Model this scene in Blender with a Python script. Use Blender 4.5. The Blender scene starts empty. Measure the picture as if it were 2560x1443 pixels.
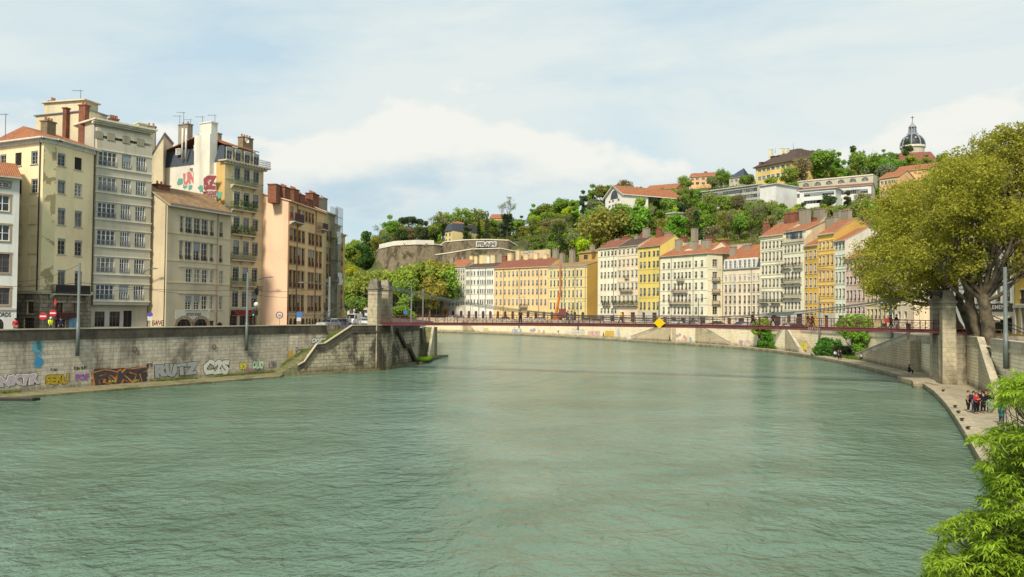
import bpy, bmesh, math, random
import numpy as np
from mathutils import Vector, Matrix
from mathutils import noise as mnoise
rng = random.Random(11)
sc = bpy.context.scene
COL = sc.collection
V = Vector
# ------------------------------------------------------------------ camera
FPX, CX, CY, EYE = 1920.0, 1280.0, 721.5, 9.0
PITCH = math.atan(53.5 / FPX)
ROLL = 0.0075
_r0, _u0, _f = V((1, 0, 0)), V((0, -math.sin(PITCH), math.cos(PITCH))), V((0, math.cos(PITCH), math.sin(PITCH)))
_r = _r0 * math.cos(ROLL) + _u0 * math.sin(ROLL)
_u = _u0 * math.cos(ROLL) - _r0 * math.sin(ROLL)
cam_d = bpy.data.cameras.new('camera')
cam_d.sensor_width = 36.0
cam_d.lens = 27.0
cam_d.clip_start = 0.5
cam_d.clip_end = 20000
cam = bpy.data.objects.new('camera', cam_d)
COL.objects.link(cam)
cam.matrix_world = Matrix(((_r.x, _u.x, -_f.x, 0), (_r.y, _u.y, -_f.y, 0), (_r.z, _u.z, -_f.z, EYE), (0, 0, 0, 1)))
sc.camera = cam
CAMP = V((0, 0, EYE))
def ray(px, py):
 return _f + _r * ((px - CX) / FPX) + _u * ((CY - py) / FPX)
def at_z(px, py, z):
 d = ray(px, py)
 return CAMP + d * ((z - EYE) / d.z)
def at_D(px, py, D):
 d = ray(px, py)
 return CAMP + d * (D / d.y)
def plan(px, D):
 p = at_D(px, 790, D)
 return V((p.x, p.y, 0))
def hit_plane(px, py, P, n):
 d = ray(px, py)
 return CAMP + d * ((P - CAMP).dot(n) / d.dot(n))
def to_px(p):
 q = p - CAMP
 w = q.dot(_f)
 return (CX + FPX * q.dot(_r) / w, CY - FPX * q.dot(_u) / w)
# ------------------------------------------------------------------ tagging
def tag(o, label, cat, group=None, kind=None):
 o['label'] = label
 o['category'] = cat
 if group: o['group'] = group
 if kind: o['kind'] = kind
 return o
def thing(name, label, cat, loc=(0, 0, 0), rz=0.0, group=None, kind=None):
 o = bpy.data.objects.new(name, None)
 o.empty_display_size = 0.3
 o.location = loc
 o.rotation_euler = (0, 0, rz)
 COL.objects.link(o)
 return tag(o, label, cat, group, kind)
def structure(o, label=None):
 o['kind'] = 'structure'
 if label: o['label'] = label
 return o
def link_mesh(name, me, parent=None, loc=None, rz=0.0, scale=None, color=None):
 o = bpy.data.objects.new(name, me)
 COL.objects.link(o)
 if parent: o.parent = parent
 if loc is not None: o.location = loc
 o.rotation_euler = (0, 0, rz)
 if scale is not None: o.scale = scale
 if color is not None: o.color = (*color, 1)
 return o
def copy_tree(root, loc, rz=0.0, scale=None, label=None, colors=None):
 c = root.copy(); COL.objects.link(c)
 c.location = loc; c.rotation_euler = (0, 0, rz)
 if scale is not None: c.scale = scale
 if label: c['label'] = label
 for ch in root.children:
  d = ch.copy(); COL.objects.link(d); d.parent = c
  if colors and ch.name.split('.')[0] in colors:
   d.color = (*colors[ch.name.split('.')[0]], 1)
  for g in ch.children:
   e = g.copy(); COL.objects.link(e); e.parent = d
   if colors and g.name.split('.')[0] in colors:
    e.color = (*colors[g.name.split('.')[0]], 1)
 return c
# ------------------------------------------------------------------ mesh builder
def wmat(o):
 m_ = Matrix.Translation(o.location) @ Matrix.Rotation(o.rotation_euler.z, 4, 'Z')
 return wmat(o.parent) @ m_ if o.parent else m_
class MB:
 def __init__(s):
  s.v, s.f, s.m = [], [], []
 def quad(s, *pts, m=0):
  b = len(s.v)
  s.v.extend([tuple(p) for p in pts])
  s.f.append(tuple(range(b, b + len(pts)))); s.m.append(m)
 def mesh(s, vs, fs, m=0):
  b = len(s.v)
  s.v.extend([tuple(p) for p in vs])
  for f in fs:
   s.f.append(tuple(i + b for i in f)); s.m.append(m)
 def box(s, lo, hi, m=0, bottom=True):
  x0, y0, z0 = lo; x1, y1, z1 = hi
  vs = [(x0, y0, z0), (x1, y0, z0), (x1, y1, z0), (x0, y1, z0), (x0, y0, z1), (x1, y0, z1), (x1, y1, z1), (x0, y1, z1)]
  fs = [(0, 1, 5, 4), (1, 2, 6, 5), (2, 3, 7, 6), (3, 0, 4, 7), (4, 5, 6, 7)]
  if bottom: fs.append((3, 2, 1, 0))
  s.mesh(vs, fs, m)
 def prism(s, poly, z0, z1, m=0, cap=True, mt=None):
  """poly: plan points anticlockwise; z may be per-point lists"""
  n = len(poly)
  za = z0 if hasattr(z0, '__len__') else [z0] * n
  zb = z1 if hasattr(z1, '__len__') else [z1] * n
  vs = [(p[0], p[1], za[i]) for i, p in enumerate(poly)] + [(p[0], p[1], zb[i]) for i, p in enumerate(poly)]
  fs = [(i, (i + 1) % n, (i + 1) % n + n, i + n) for i in range(n)]
  s.mesh(vs, fs, m)
  if cap:
   s.mesh(vs[n:], [tuple(range(n))], m if mt is None else mt)
   s.mesh(vs[:n], [tuple(reversed(range(n)))], m)
 def bar(s, a, b, w, h=None, m=0, up=V((0, 0, 1))):
  a, b = V(a), V(b)
  h = h or w
  d = (b - a)
  if d.length < 1e-6: return
  d.normalize()
  x = d.cross(up)
  if x.length < 1e-4: x = V((1, 0, 0))
  x.normalize(); y = x.cross(d).normalized()
  x = x * w / 2; y = y * h / 2
  vs = [a - x - y, a + x - y, a + x + y, a - x + y, b - x - y, b + x - y, b + x + y, b - x + y]
  s.mesh(vs, [(0, 1, 5, 4), (1, 2, 6, 5), (2, 3, 7, 6), (3, 0, 4, 7), (4, 5, 6, 7), (3, 2, 1, 0)], m)
 def tube(s, pts, rad, n=8, m=0, cap=True):
  pts = [V(p) for p in pts]
  rs = rad if hasattr(rad, '__len__') else [rad] * len(pts)
  rings = []
  ref = V((0.31, 0.17, 0.93)).normalized()
  for i, p in enumerate(pts):
   d = (pts[min(i + 1, len(pts) - 1)] - pts[max(i - 1, 0)]).normalized()
   x = d.cross(ref)
   if x.length < 1e-3: x = d.cross(V((1, 0, 0)))
   x.normalize(); y = d.cross(x)
   rings.append([p + (x * math.cos(2 * math.pi * k / n) + y * math.sin(2 * math.pi * k / n)) * rs[i] for k in range(n)])
  vs = [q for r_ in rings for q in r_]
  fs = []
  for i in range(len(pts) - 1):
   for k in range(n):
    fs.append((i * n + k, i * n + (k + 1) % n, (i + 1) * n + (k + 1) % n, (i + 1) * n + k))
  if cap:
   fs.append(tuple(reversed(range(n)))); fs.append(tuple((len(pts) - 1) * n + k for k in range(n)))
  s.mesh(vs, fs, m)
 def lathe(s, prof, c=(0, 0, 0), n=20, m=0, a0=0.0, a1=2 * math.pi):
  full = abs(a1 - a0 - 2 * math.pi) < 1e-6
  k = n if full else n + 1
  vs, fs = [], []
  for (r_, z) in prof:
   for i in range(k):
    a = a0 + (a1 - a0) * i / n
    vs.append((c[0] + r_ * math.cos(a), c[1] + r_ * math.sin(a), c[2] + z))
  for j in range(len(prof) - 1):
   for i in range(n if full else n):
    i2 = (i + 1) % k
    fs.append((j * k + i, j * k + i2, (j + 1) * k + i2, (j + 1) * k + i))
  s.mesh(vs, fs, m)
 def slab(s, pts, th, m=0, me=None):
  """a sheet of thickness th under the given polygon (its upper face)"""
  pts = [V(p) for p in pts]
  n = (pts[1] - pts[0]).cross(pts[2] - pts[0]).normalized()
  if n.z < 0:
   pts.reverse(); n = -n
  low = [p - V((0, 0, th)) for p in pts]
  k = len(pts)
  s.mesh(pts, [tuple(range(k))], m)
  e = m if me is None else me
  s.mesh(pts + low, [(i, i + k, (i + 1) % k + k, (i + 1) % k) for i in range(k)], e)
  s.mesh(low, [tuple(reversed(range(k)))], e)
 def data(s, name, mats, smooth=False):
  me = bpy.data.meshes.new(name)
  me.from_pydata(s.v, [], s.f)
  for mt in (mats if isinstance(mats, (list, tuple)) else [mats]): me.materials.append(mt)
  if len(me.materials) > 1: me.polygons.foreach_set('material_index', s.m)
  uv = me.uv_layers.new(name='UVMap')
  co = s.v
  buf = np.zeros(len(me.loops) * 2, dtype=np.float32)
  for p in me.polygons:
   n = p.normal
   if abs(n.z) > 0.95: t, b = (1, 0, 0), (0, 1, 0)
   else:
    l = math.hypot(n.x, n.y) or 1
    t = (-n.y / l, n.x / l, 0)
    b = (n.y * t[2] - n.z * t[1], n.z * t[0] - n.x * t[2], n.x * t[1] - n.y * t[0])
   for li in range(p.loop_start, p.loop_start + p.loop_total):
    c = co[me.loops[li].vertex_index]
    buf[li * 2] = c[0] * t[0] + c[1] * t[1] + c[2] * t[2]
    buf[li * 2 + 1] = c[0] * b[0] + c[1] * b[1] + c[2] * b[2]
  uv.data.foreach_set('uv', buf)
  if smooth: me.polygons.foreach_set('use_smooth', [True] * len(me.polygons))
  me.update()
  return me
 def build(s, name, mats, parent=None, world=False, smooth=False, loc=None, color=None):
  """world=True: vertices are given in world coordinates"""
  if world and parent is not None:
   mi = wmat(parent).inverted()
   s.v = [tuple(mi @ V(p)) for p in s.v]
  elif loc is not None:
   s.v = [(a - loc[0], b - loc[1], c - loc[2]) for a, b, c in s.v]
  o = link_mesh(name, s.data(name, mats, smooth), parent, color=color)
  if loc is not None and not (world and parent is not None): o.location = loc
  return o
# ------------------------------------------------------------------ materials
def _nt(name):
 m = bpy.data.materials.new(name); m.use_nodes = True
 nt = m.node_tree
 for n in list(nt.nodes): nt.nodes.remove(n)
 out = nt.nodes.new('ShaderNodeOutputMaterial')
 return m, nt, out
def N(nt, typ, **kw):
 n = nt.nodes.new(typ)
 for k, v in kw.items():
  if k.startswith('i_'):
   key = k[2:]
   n.inputs[int(key) if key.isdigit() else key.replace('_', ' ')].default_value = v
  else: setattr(n, k, v)
 return n
def L(nt, a, ao, b, bi):
 nt.links.new(a.outputs[ao], b.inputs[bi])
def rgba(c): return (c[0], c[1], c[2], 1.0)
def mixrgb(nt, fac, a, b, mode='MIX'):
 n = N(nt, 'ShaderNodeMix', data_type='RGBA', blend_type=mode)
 for key, val in ((0, fac), (6, a), (7, b)):
  if isinstance(val, tuple) and len(val) == 2 and not isinstance(val[0], (int, float)): nt.links.new(val[0].outputs[val[1]], n.inputs[key])
  elif isinstance(val, (int, float)): n.inputs[key].default_value = val
  else: n.inputs[key].default_value = rgba(val)
 return n
def pos_noise(nt, scale, detail=4, rough=0.55, stretch=None, distort=0.0):
 g = N(nt, 'ShaderNodeNewGeometry')
 n = N(nt, 'ShaderNodeTexNoise', i_Scale=scale, i_Detail=detail, i_Roughness=rough, i_Distortion=distort)
 if stretch:
  mp = N(nt, 'ShaderNodeMapping'); mp.inputs['Scale'].default_value = stretch
  L(nt, g, 'Position', mp, 'Vector'); L(nt, mp, 'Vector', n, 'Vector')
 else: L(nt, g, 'Position', n, 'Vector')
 return n
def ramp(nt, src, stops, out='Fac'):
 r_ = N(nt, 'ShaderNodeValToRGB')
 e = r_.color_ramp.elements
 while len(e) < len(stops): e.new(0.5)
 for i, (p, c) in enumerate(stops):
  e[i].position = p
  e[i].color = rgba(c) if hasattr(c, '__len__') else (c, c, c, 1)
 nt.links.new(src.outputs[out], r_.inputs['Fac'])
 return r_
def finish(nt, out, colnode, rough=0.85, bump=None, strength=0.3, dist=0.05, spec=0.3, metal=0.0):
 b = N(nt, 'ShaderNodeBsdfPrincipled', i_Roughness=rough, i_Metallic=metal)
 b.inputs['Specular IOR Level'].default_value = spec
 if isinstance(colnode, tuple) and not isinstance(colnode[0], (int, float)): nt.links.new(colnode[0].outputs[colnode[1]], b.inputs['Base Color'])
 else: b.inputs['Base Color'].default_value = rgba(colnode)
 if bump is not None:
  bp = N(nt, 'ShaderNodeBump', i_Strength=strength, i_Distance=dist)
  nt.links.new(bump[0].outputs[bump[1]], bp.inputs['Height'])
  L(nt, bp, 'Normal', b, 'Normal')
 L(nt, b, 'BSDF', out, 'Surface')
 return b
_cache = {}
def plain(name, col, rough=0.6, var=0.15, scale=3.0, spec=0.3, metal=0.0):
 key = ('plain', name)
 if key in _cache: return _cache[key]
 m, nt, out = _nt(name)
 n = pos_noise(nt, scale)
 r_ = ramp(nt, n, [(0.3, tuple(c * (1 - var) for c in col)), (0.7, tuple(min(1, c * (1 + var)) for c in col))])
 finish(nt, out, (r_, 'Color'), rough, (n, 'Fac'), 0.15, 0.02, spec, metal)
 _cache[key] = m
 return m
def plaster(name, col, dirt=0.35, dark=(0.16, 0.13, 0.09)):
 """painted render: broad patches, rain streaks under ledges, a soiled foot and fine grain"""
 key = ('plaster', name)
 if key in _cache: return _cache[key]
 m, nt, out = _nt(name)
 n1 = pos_noise(nt, 0.16, 5, 0.6)
 base = ramp(nt, n1, [(0.28, tuple(c * 0.80 for c in col)), (0.5, col), (0.74, tuple(min(1, c * 1.10) for c in col))])
 st = pos_noise(nt, 1.0, 4, 0.65, (0.9, 0.9, 0.07))
 sf = ramp(nt, st, [(0.5, 0.0), (0.78, dirt)])
 c2 = mixrgb(nt, (sf, 'Color'), (base, 'Color'), dark)
 n3 = pos_noise(nt, 1.1, 6, 0.7)
 bl = ramp(nt, n3, [(0.57, 0.0), (0.72, dirt * 0.75)])
 c3 = mixrgb(nt, (bl, 'Color'), (c2, 2), tuple(c * 0.6 for c in col))
 n4 = pos_noise(nt, 9.0, 3, 0.6)
 finish(nt, out, (c3, 2), 0.9, (n4, 'Fac'), 0.35, 0.02, 0.2)
 _cache[key] = m
 return m
def peeling(name, col, under):
 m, nt, out = _nt(name)
 n = pos_noise(nt, 0.55, 6, 0.62, (1, 1, 0.8), 0.6)
 f = ramp(nt, n, [(0.515, 0.0), (0.53, 1.0)])
 n1 = pos_noise(nt, 0.4, 4)
 base = ramp(nt, n1, [(0.3, tuple(c * 0.85 for c in col)), (0.7, col)])
 c = mixrgb(nt, (f, 'Color'), (base, 'Color'), under)
 finish(nt, out, (c, 2), 0.9, (f, 'Color'), -0.5, 0.03, 0.2)
 return m
def tiles(name, c1, c2, pitch=0.22):
 """canal tiles: ribs running down the slope, courses across, mottled"""
 m, nt, out = _nt(name)
 uv = N(nt, 'ShaderNodeUVMap')
 w = N(nt, 'ShaderNodeTexWave', wave_type='BANDS', bands_direction='X', wave_profile='SIN', i_Scale=0.314 / pitch, i_Distortion=0.25)
 w.inputs['Detail'].default_value = 1.0
 L(nt, uv, 'UV', w, 'Vector')
 br = N(nt, 'ShaderNodeTexBrick', i_Scale=1.0)
 br.inputs['Brick Width'].default_value = pitch; br.inputs['Row Height'].default_value = 0.34
 br.inputs['Mortar Size'].default_value = 0.014
 br.inputs['Color1'].default_value = rgba(c1); br.inputs['Color2'].default_value = rgba(c2)
 br.inputs['Mortar'].default_value = rgba(tuple(c * 0.35 for c in c1)); br.inputs['Bias'].default_value = 0.0
 L(nt, uv, 'UV', br, 'Vector')
 n = pos_noise(nt, 0.5, 6, 0.7)
 f = ramp(nt, n, [(0.42, 0.0), (0.7, 0.55)])
 c = mixrgb(nt, (f, 'Color'), (br, 'Color'), tuple(0.45 * x + 0.04 for x in c2))
 sh = ramp(nt, w, [(0.0, 0.55), (0.55, 1.0)])
 c4 = mixrgb(nt, 1.0, (c, 2), (sh, 'Color'), 'MULTIPLY')
 finish(nt, out, (c4, 2), 0.85, (w, 'Fac'), 0.8, 0.06, 0.2)
 return m
def masonry(name, c1, c2, mortar, bw, bh, stain=0.5, staincol=(0.035, 0.03, 0.024), mscale=0.02, zdark=None, stain_scale=0.25, foot=None, vlo=0.62):
 """coursed stone with black weathering runs; zdark=(z0,z1): darker above; foot=(z0,z1): algae below"""
 m, nt, out = _nt(name)
 uv = N(nt, 'ShaderNodeUVMap')
 br = N(nt, 'ShaderNodeTexBrick', i_Scale=1.0)
 br.inputs['Brick Width'].default_value = bw; br.inputs['Row Height'].default_value = bh
 br.inputs['Mortar Size'].default_value = mscale
 br.inputs['Color1'].default_value = rgba(c1); br.inputs['Color2'].default_value = rgba(c2); br.inputs['Mortar'].default_value = rgba(mortar)
 wn = N(nt, 'ShaderNodeTexNoise', i_Scale=1.5, i_Detail=2.0)
 mx = N(nt, 'ShaderNodeVectorMath', operation='MULTIPLY_ADD')
 mx.inputs[1].default_value = (0.05, 0.05, 0.05)
 L(nt, uv, 'UV', wn, 'Vector'); L(nt, wn, 'Color', mx, 0); L(nt, uv, 'UV', mx, 2); L(nt, mx, 'Vector', br, 'Vector')
 n0 = pos_noise(nt, 2.2, 6, 0.7)
 v0 = ramp(nt, n0, [(0.25, vlo), (0.75, 1.12)])
 c0 = mixrgb(nt, 1.0, (br, 'Color'), (v0, 'Color'), 'MULTIPLY')
 n1 = pos_noise(nt, stain_scale, 7, 0.68, (1, 1, 0.55), 0.5)
 f1 = ramp(nt, n1, [(0.5, 0.0), (0.6, stain)])
 c = mixrgb(nt, (f1, 'Color'), (c0, 2), staincol)
 n2 = pos_noise(nt, 1.3, 5, 0.7, (1, 1, 0.10))
 f2 = ramp(nt, n2, [(0.52, 0.0), (0.75, stain * 0.9)])
 c = mixrgb(nt, (f2, 'Color'), (c, 2), staincol)
 g = N(nt, 'ShaderNodeNewGeometry'); sx = N(nt, 'ShaderNodeSeparateXYZ'); L(nt, g, 'Position', sx, 'Vector')
 for band, colr in ((zdark, tuple(x * 1.3 for x in staincol)), (foot, (0.10, 0.085, 0.04))):
  if not band: continue
  mr = N(nt, 'ShaderNodeMapRange'); mr.inputs[1].default_value, mr.inputs[2].default_value = band
  mr.inputs[3].default_value = 0.0; mr.inputs[4].default_value = 1.0
  L(nt, sx, 'Z', mr, 0)
  mm = N(nt, 'ShaderNodeMath', operation='MULTIPLY'); L(nt, mr, 0, mm, 0)
  rr = ramp(nt, n2, [(0.3, 0.25), (0.6, 1.0)]); nt.links.new(rr.outputs['Color'], mm.inputs[1])
  c = mixrgb(nt, (mm, 'Value'), (c, 2), colr)
 finish(nt, out, (c, 2), 0.92, (br, 'Fac'), -0.6, 0.03, 0.2)
 return m
def leaf_mat(name, trans=0.5, var=0.35):
 """leaf faces tinted by the object's colour, every leaf a little different, light and dark clumps"""
 m, nt, out = _nt(name)
 oi = N(nt, 'ShaderNodeObjectInfo'); g = N(nt, 'ShaderNodeNewGeometry')
 mr = N(nt, 'ShaderNodeMapRange'); mr.inputs[3].default_value = 1 - var; mr.inputs[4].default_value = 1 + var
 L(nt, g, 'Random Per Island', mr, 0)
 c = mixrgb(nt, 1.0, (oi, 'Color'), (mr, 0), 'MULTIPLY')
 n = pos_noise(nt, 0.45, 4, 0.6)
 r_ = ramp(nt, n, [(0.3, (0.95, 0.98, 0.88)), (0.68, (1.5, 1.45, 1.25))])
 c2 = mixrgb(nt, 1.0, (c, 2), (r_, 'Color'), 'MULTIPLY')
 d = N(nt, 'ShaderNodeBsdfDiffuse'); t = N(nt, 'ShaderNodeBsdfTranslucent'); mx = N(nt, 'ShaderNodeMixShader', i_Fac=trans)
 L(nt, c2, 2, d, 'Color'); L(nt, c2, 2, t, 'Color')
 L(nt, d, 'BSDF', mx, 1); L(nt, t, 'BSDF', mx, 2)
 L(nt, mx, 'Shader', out, 'Surface')
 return m
def objcol_mat(name, rough=0.7, spec=0.3, var=0.15):
 m, nt, out = _nt(name)
 oi = N(nt, 'ShaderNodeObjectInfo')
 n = pos_noise(nt, 6.0, 3)
 r_ = ramp(nt, n, [(0.3, 1 - var), (0.7, 1 + var)])
 c = mixrgb(nt, 1.0, (oi, 'Color'), (r_, 'Color'), 'MULTIPLY')
 finish(nt, out, (c, 2), rough, spec=spec)
 return m
def glass_mat(name, col=(0.02, 0.025, 0.03), rough=0.08):
 m, nt, out = _nt(name)
 n = pos_noise(nt, 0.8, 2)
 r_ = ramp(nt, n, [(0.35, tuple(c * 0.5 for c in col)), (0.7, tuple(c * 2.0 for c in col))])
 finish(nt, out, (r_, 'Color'), rough, spec=0.6)
 return m
GLASS = glass_mat('window_glass')
GLASS_CURTAIN = glass_mat('curtained_glass', (0.16, 0.15, 0.13), 0.25)
WHITE = plain('white_paint', (0.72, 0.70, 0.65), 0.5, 0.08)
WOOD = plain('brown_joinery', (0.16, 0.09, 0.05), 0.6)
GREYBLUE = plain('grey_blind', (0.25, 0.28, 0.29), 0.6)
LIGHTBLIND = plain('pale_blind', (0.62, 0.60, 0.54), 0.6)
STONE = plaster('trim_stone', (0.50, 0.45, 0.34), 0.4)
PALESTONE = plaster('pale_trim', (0.66, 0.62, 0.50), 0.35)
IRON = plain('dark_iron', (0.035, 0.035, 0.035), 0.5)
GREENIRON = plain('green_iron', (0.10, 0.14, 0.07), 0.6)
REDIRON = plain('oxide_railing', (0.12, 0.045, 0.035), 0.6)
PIPE = plain('lead_pipe', (0.07, 0.065, 0.06), 0.5)
ZINC = plain('zinc', (0.20, 0.22, 0.23), 0.45)
DOORDARK = plain('dark_opening', (0.02, 0.018, 0.015), 0.7)
DOORWOOD = plain('door_wood', (0.11, 0.055, 0.03), 0.6)
GALV = plain('galvanised_steel', (0.13, 0.15, 0.145), 0.5, 0.1, metal=0.2)
TILE_OR = tiles('orange_tiles', (0.50, 0.20, 0.09), (0.38, 0.145, 0.07))
TILE_RED = tiles('red_brown_tiles', (0.36, 0.13, 0.08), (0.26, 0.10, 0.07))
TILE_OLD = tiles('weathered_tiles', (0.46, 0.31, 0.16), (0.30, 0.17, 0.09))
TILE_BROWN = tiles('brown_tiles', (0.13, 0.085, 0.065), (0.09, 0.06, 0.05), 0.3)
SLATE = tiles('slate', (0.09, 0.11, 0.14), (0.07, 0.085, 0.11), 0.3)
BRICK = masonry('chimney_brick', (0.33, 0.11, 0.06), (0.25, 0.085, 0.05), (0.22, 0.14, 0.10), 0.25, 0.08, 0.4, mscale=0.01)
GREYCHIM = plaster('grey_chimney', (0.30, 0.26, 0.20), 0.6)
POT = plain('terracotta', (0.40, 0.15, 0.08), 0.8)
GRAFF = objcol_mat('spray_paint', 0.6, 0.3, 0.12)
PAINT = objcol_mat('gloss_paint', 0.35, 0.5, 0.05)
CLOTH = objcol_mat('cloth', 0.9, 0.1, 0.2)
LEAF = leaf_mat('leaves')
BARK = plain('bark', (0.13, 0.105, 0.075), 0.9, 0.45, 2.0)
PLANEBARK = plain('plane_bark', (0.115, 0.092, 0.06), 0.9, 0.6, 1.4)
# ------------------------------------------------------------------ light and sky
SUN_DIR = V((-0.24, -0.65, 0.72)).normalized()
elev = math.asin(SUN_DIR.z)
sun_d = bpy.data.lights.new('sun', 'SUN')
sun_d.energy = 4.9
sun_d.angle = math.radians(8)
sun_d.color = (1.0, 0.90, 0.72)
sun = bpy.data.objects.new('sun', sun_d)
COL.objects.link(sun)
sun.rotation_euler = (-SUN_DIR).to_track_quat('-Z', 'Y').to_euler()
world = bpy.data.worlds.new('World')
sc.world = world
world.use_nodes = True
wt = world.node_tree
for n in list(wt.nodes): wt.nodes.remove(n)
wo = wt.nodes.new('ShaderNodeOutputWorld')
bg = wt.nodes.new('ShaderNodeBackground')
sky = wt.nodes.new('ShaderNodeTexSky')
sky.sky_type = 'NISHITA'
sky.sun_disc = False
sky.sun_elevation = elev
sky.sun_rotation = math.atan2(SUN_DIR.x, SUN_DIR.y)
sky.air_density = 1.0; sky.dust_density = 1.5; sky.ozone_density = 1.0
bg.inputs['Strength'].default_value = 0.131
tc = wt.nodes.new('ShaderNodeTexCoord')
sep = wt.nodes.new('ShaderNodeSeparateXYZ'); wt.links.new(tc.outputs['Generated'], sep.inputs[0])
def wnoise(scale, detail, rough, stretch, loc=(0, 0, 0), dist=0.0):
 mp = N(wt, 'ShaderNodeMapping'); mp.inputs['Scale'].default_value = stretch; mp.inputs['Location'].default_value = loc
 n = N(wt, 'ShaderNodeTexNoise', i_Scale=scale, i_Detail=detail, i_Roughness=rough, i_Distortion=dist)
 L(wt, tc, 'Generated', mp, 'Vector'); L(wt, mp, 'Vector', n, 'Vector')
 return n
def wmath(op, a, b=None, clamp=False):
 n = N(wt, 'ShaderNodeMath', operation=op); n.use_clamp = clamp
 for i, x in enumerate((a, b)):
  if x is None: continue
  if isinstance(x, (int, float)): n.inputs[i].default_value = x
  else: wt.links.new(x, n.inputs[i])
 return n.outputs[0]
Z = sep.outputs['Z']
# high thin veil: streaky, thinning where the blue shows
veil = wnoise(1.7, 10, 0.58, (1.0, 1.0, 3.4), (4.4, 0.7, 1.8), 0.35)
vr = ramp(wt, veil, [(0.35, 0.24), (0.47, 0.68), (0.57, 1.0)])
blue = mixrgb(wt, 0.75, (sky, 'Color'), (4.2, 5.9, 6.8))
c1 = mixrgb(wt, (vr, 'Color'), (blue, 2), (5.9, 6.45, 6.35))
lowr = N(wt, 'ShaderNodeMapRange'); lowr.inputs[1].default_value = 0.19; lowr.inputs[2].default_value = 0.10; lowr.inputs[4].default_value = 0.55; lowr.interpolation_type = 'SMOOTHSTEP'
wt.links.new(Z, lowr.inputs[0])
lown = wnoise(2.2, 4, 0.5, (1, 1, 3.0), (1.7, 0.4, 0.0))
lowm = wmath('MULTIPLY', lowr.outputs[0], ramp(wt, lown, [(0.38, 0.15), (0.58, 1.0)]).outputs['Color'])
c1 = mixrgb(wt, 0.0, (c1, 2), (3.9, 5.4, 6.1)); wt.links.new(lowm, c1.inputs[0])
# a bank of cumulus low over the hills
cu = wnoise(4.6, 9, 0.52, (1.0, 1.0, 2.0), (5.9, 5.2, 0.0), 0.2)
dz = wmath('SUBTRACT', Z, 0.165)
hgt = wmath('MULTIPLY', wmath('ABSOLUTE', dz), -2.0)
cm = wmath('ADD', cu.outputs['Fac'], hgt)
cmr = N(wt, 'ShaderNodeMapRange'); cmr.inputs[1].default_value = 0.425; cmr.inputs[2].default_value = 0.505
cmr.interpolation_type = 'SMOOTHSTEP'
wt.links.new(cm, cmr.inputs[0])
shade = wnoise(5.5, 5, 0.55, (1, 1, 2.4), (5.9, 5.2, 0.028))
lit = wmath('ADD', wmath('MULTIPLY', wmath('SUBTRACT', Z, 0.12), 7.0), wmath('MULTIPLY', wmath('SUBTRACT', shade.outputs['Fac'], 0.5), 2.0))
lr = N(wt, 'ShaderNodeMapRange'); lr.inputs[1].default_value = -0.25; lr.inputs[2].default_value = 0.6
lr.interpolation_type = 'SMOOTHSTEP'
wt.links.new(lit, lr.inputs[0])
ccol = mixrgb(wt, (lr, 0), (4.0, 5.2, 5.9), (6.9, 6.95, 6.5))
c2 = mixrgb(wt, (cmr, 0), (c1, 2), (ccol, 2))
wt.links.new(c2.outputs[2], bg.inputs['Color'])
wt.links.new(bg.outputs[0], wo.inputs[0])
sc.view_settings.view_transform = 'Standard'
sc.view_settings.look = 'None'
sc.view_settings.exposure = 0
sc.cycles.max_bounces = 6
sc.cycles.diffuse_bounces = 4
sc.cycles.transparent_max_bounces = 4
sc.cycles.use_denoising = True
sc.render.resolution_x, sc.render.resolution_y = 1024, 577
# ------------------------------------------------------------------ building kit
class Face:
 """a vertical facade plane; local x runs left to right as seen from the river, y goes into the house"""
 def __init__(s, bld, a, b):
  s.bld, s.a, s.b = bld, V((a[0], a[1], 0)), V((b[0], b[1], 0))
  d = s.b - s.a
  s.L = d.length; s.d = d.normalized()
  s.n = V((s.d.y, -s.d.x, 0))                      # outward
  s.rz = math.atan2(s.d.y, s.d.x)
  s.M = bld.inv @ Matrix.Translation((s.a.x, s.a.y, bld.base)) @ Matrix.Rotation(s.rz, 4, 'Z')
  s.lrz = s.rz - bld.rz
 def px(s, px, py, y=0.0):
  p = hit_plane(px, py, s.a - s.n * y, s.n)
  return (p - s.a).dot(s.d), p.z - s.bld.base
 def z(s, px, py): return s.px(px, py)[1]
 def u(s, px, py=720): return s.px(px, py)[0]
 def tr(s, mb):
  mb.v = [tuple(s.M @ V(p)) for p in mb.v]; return mb
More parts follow.
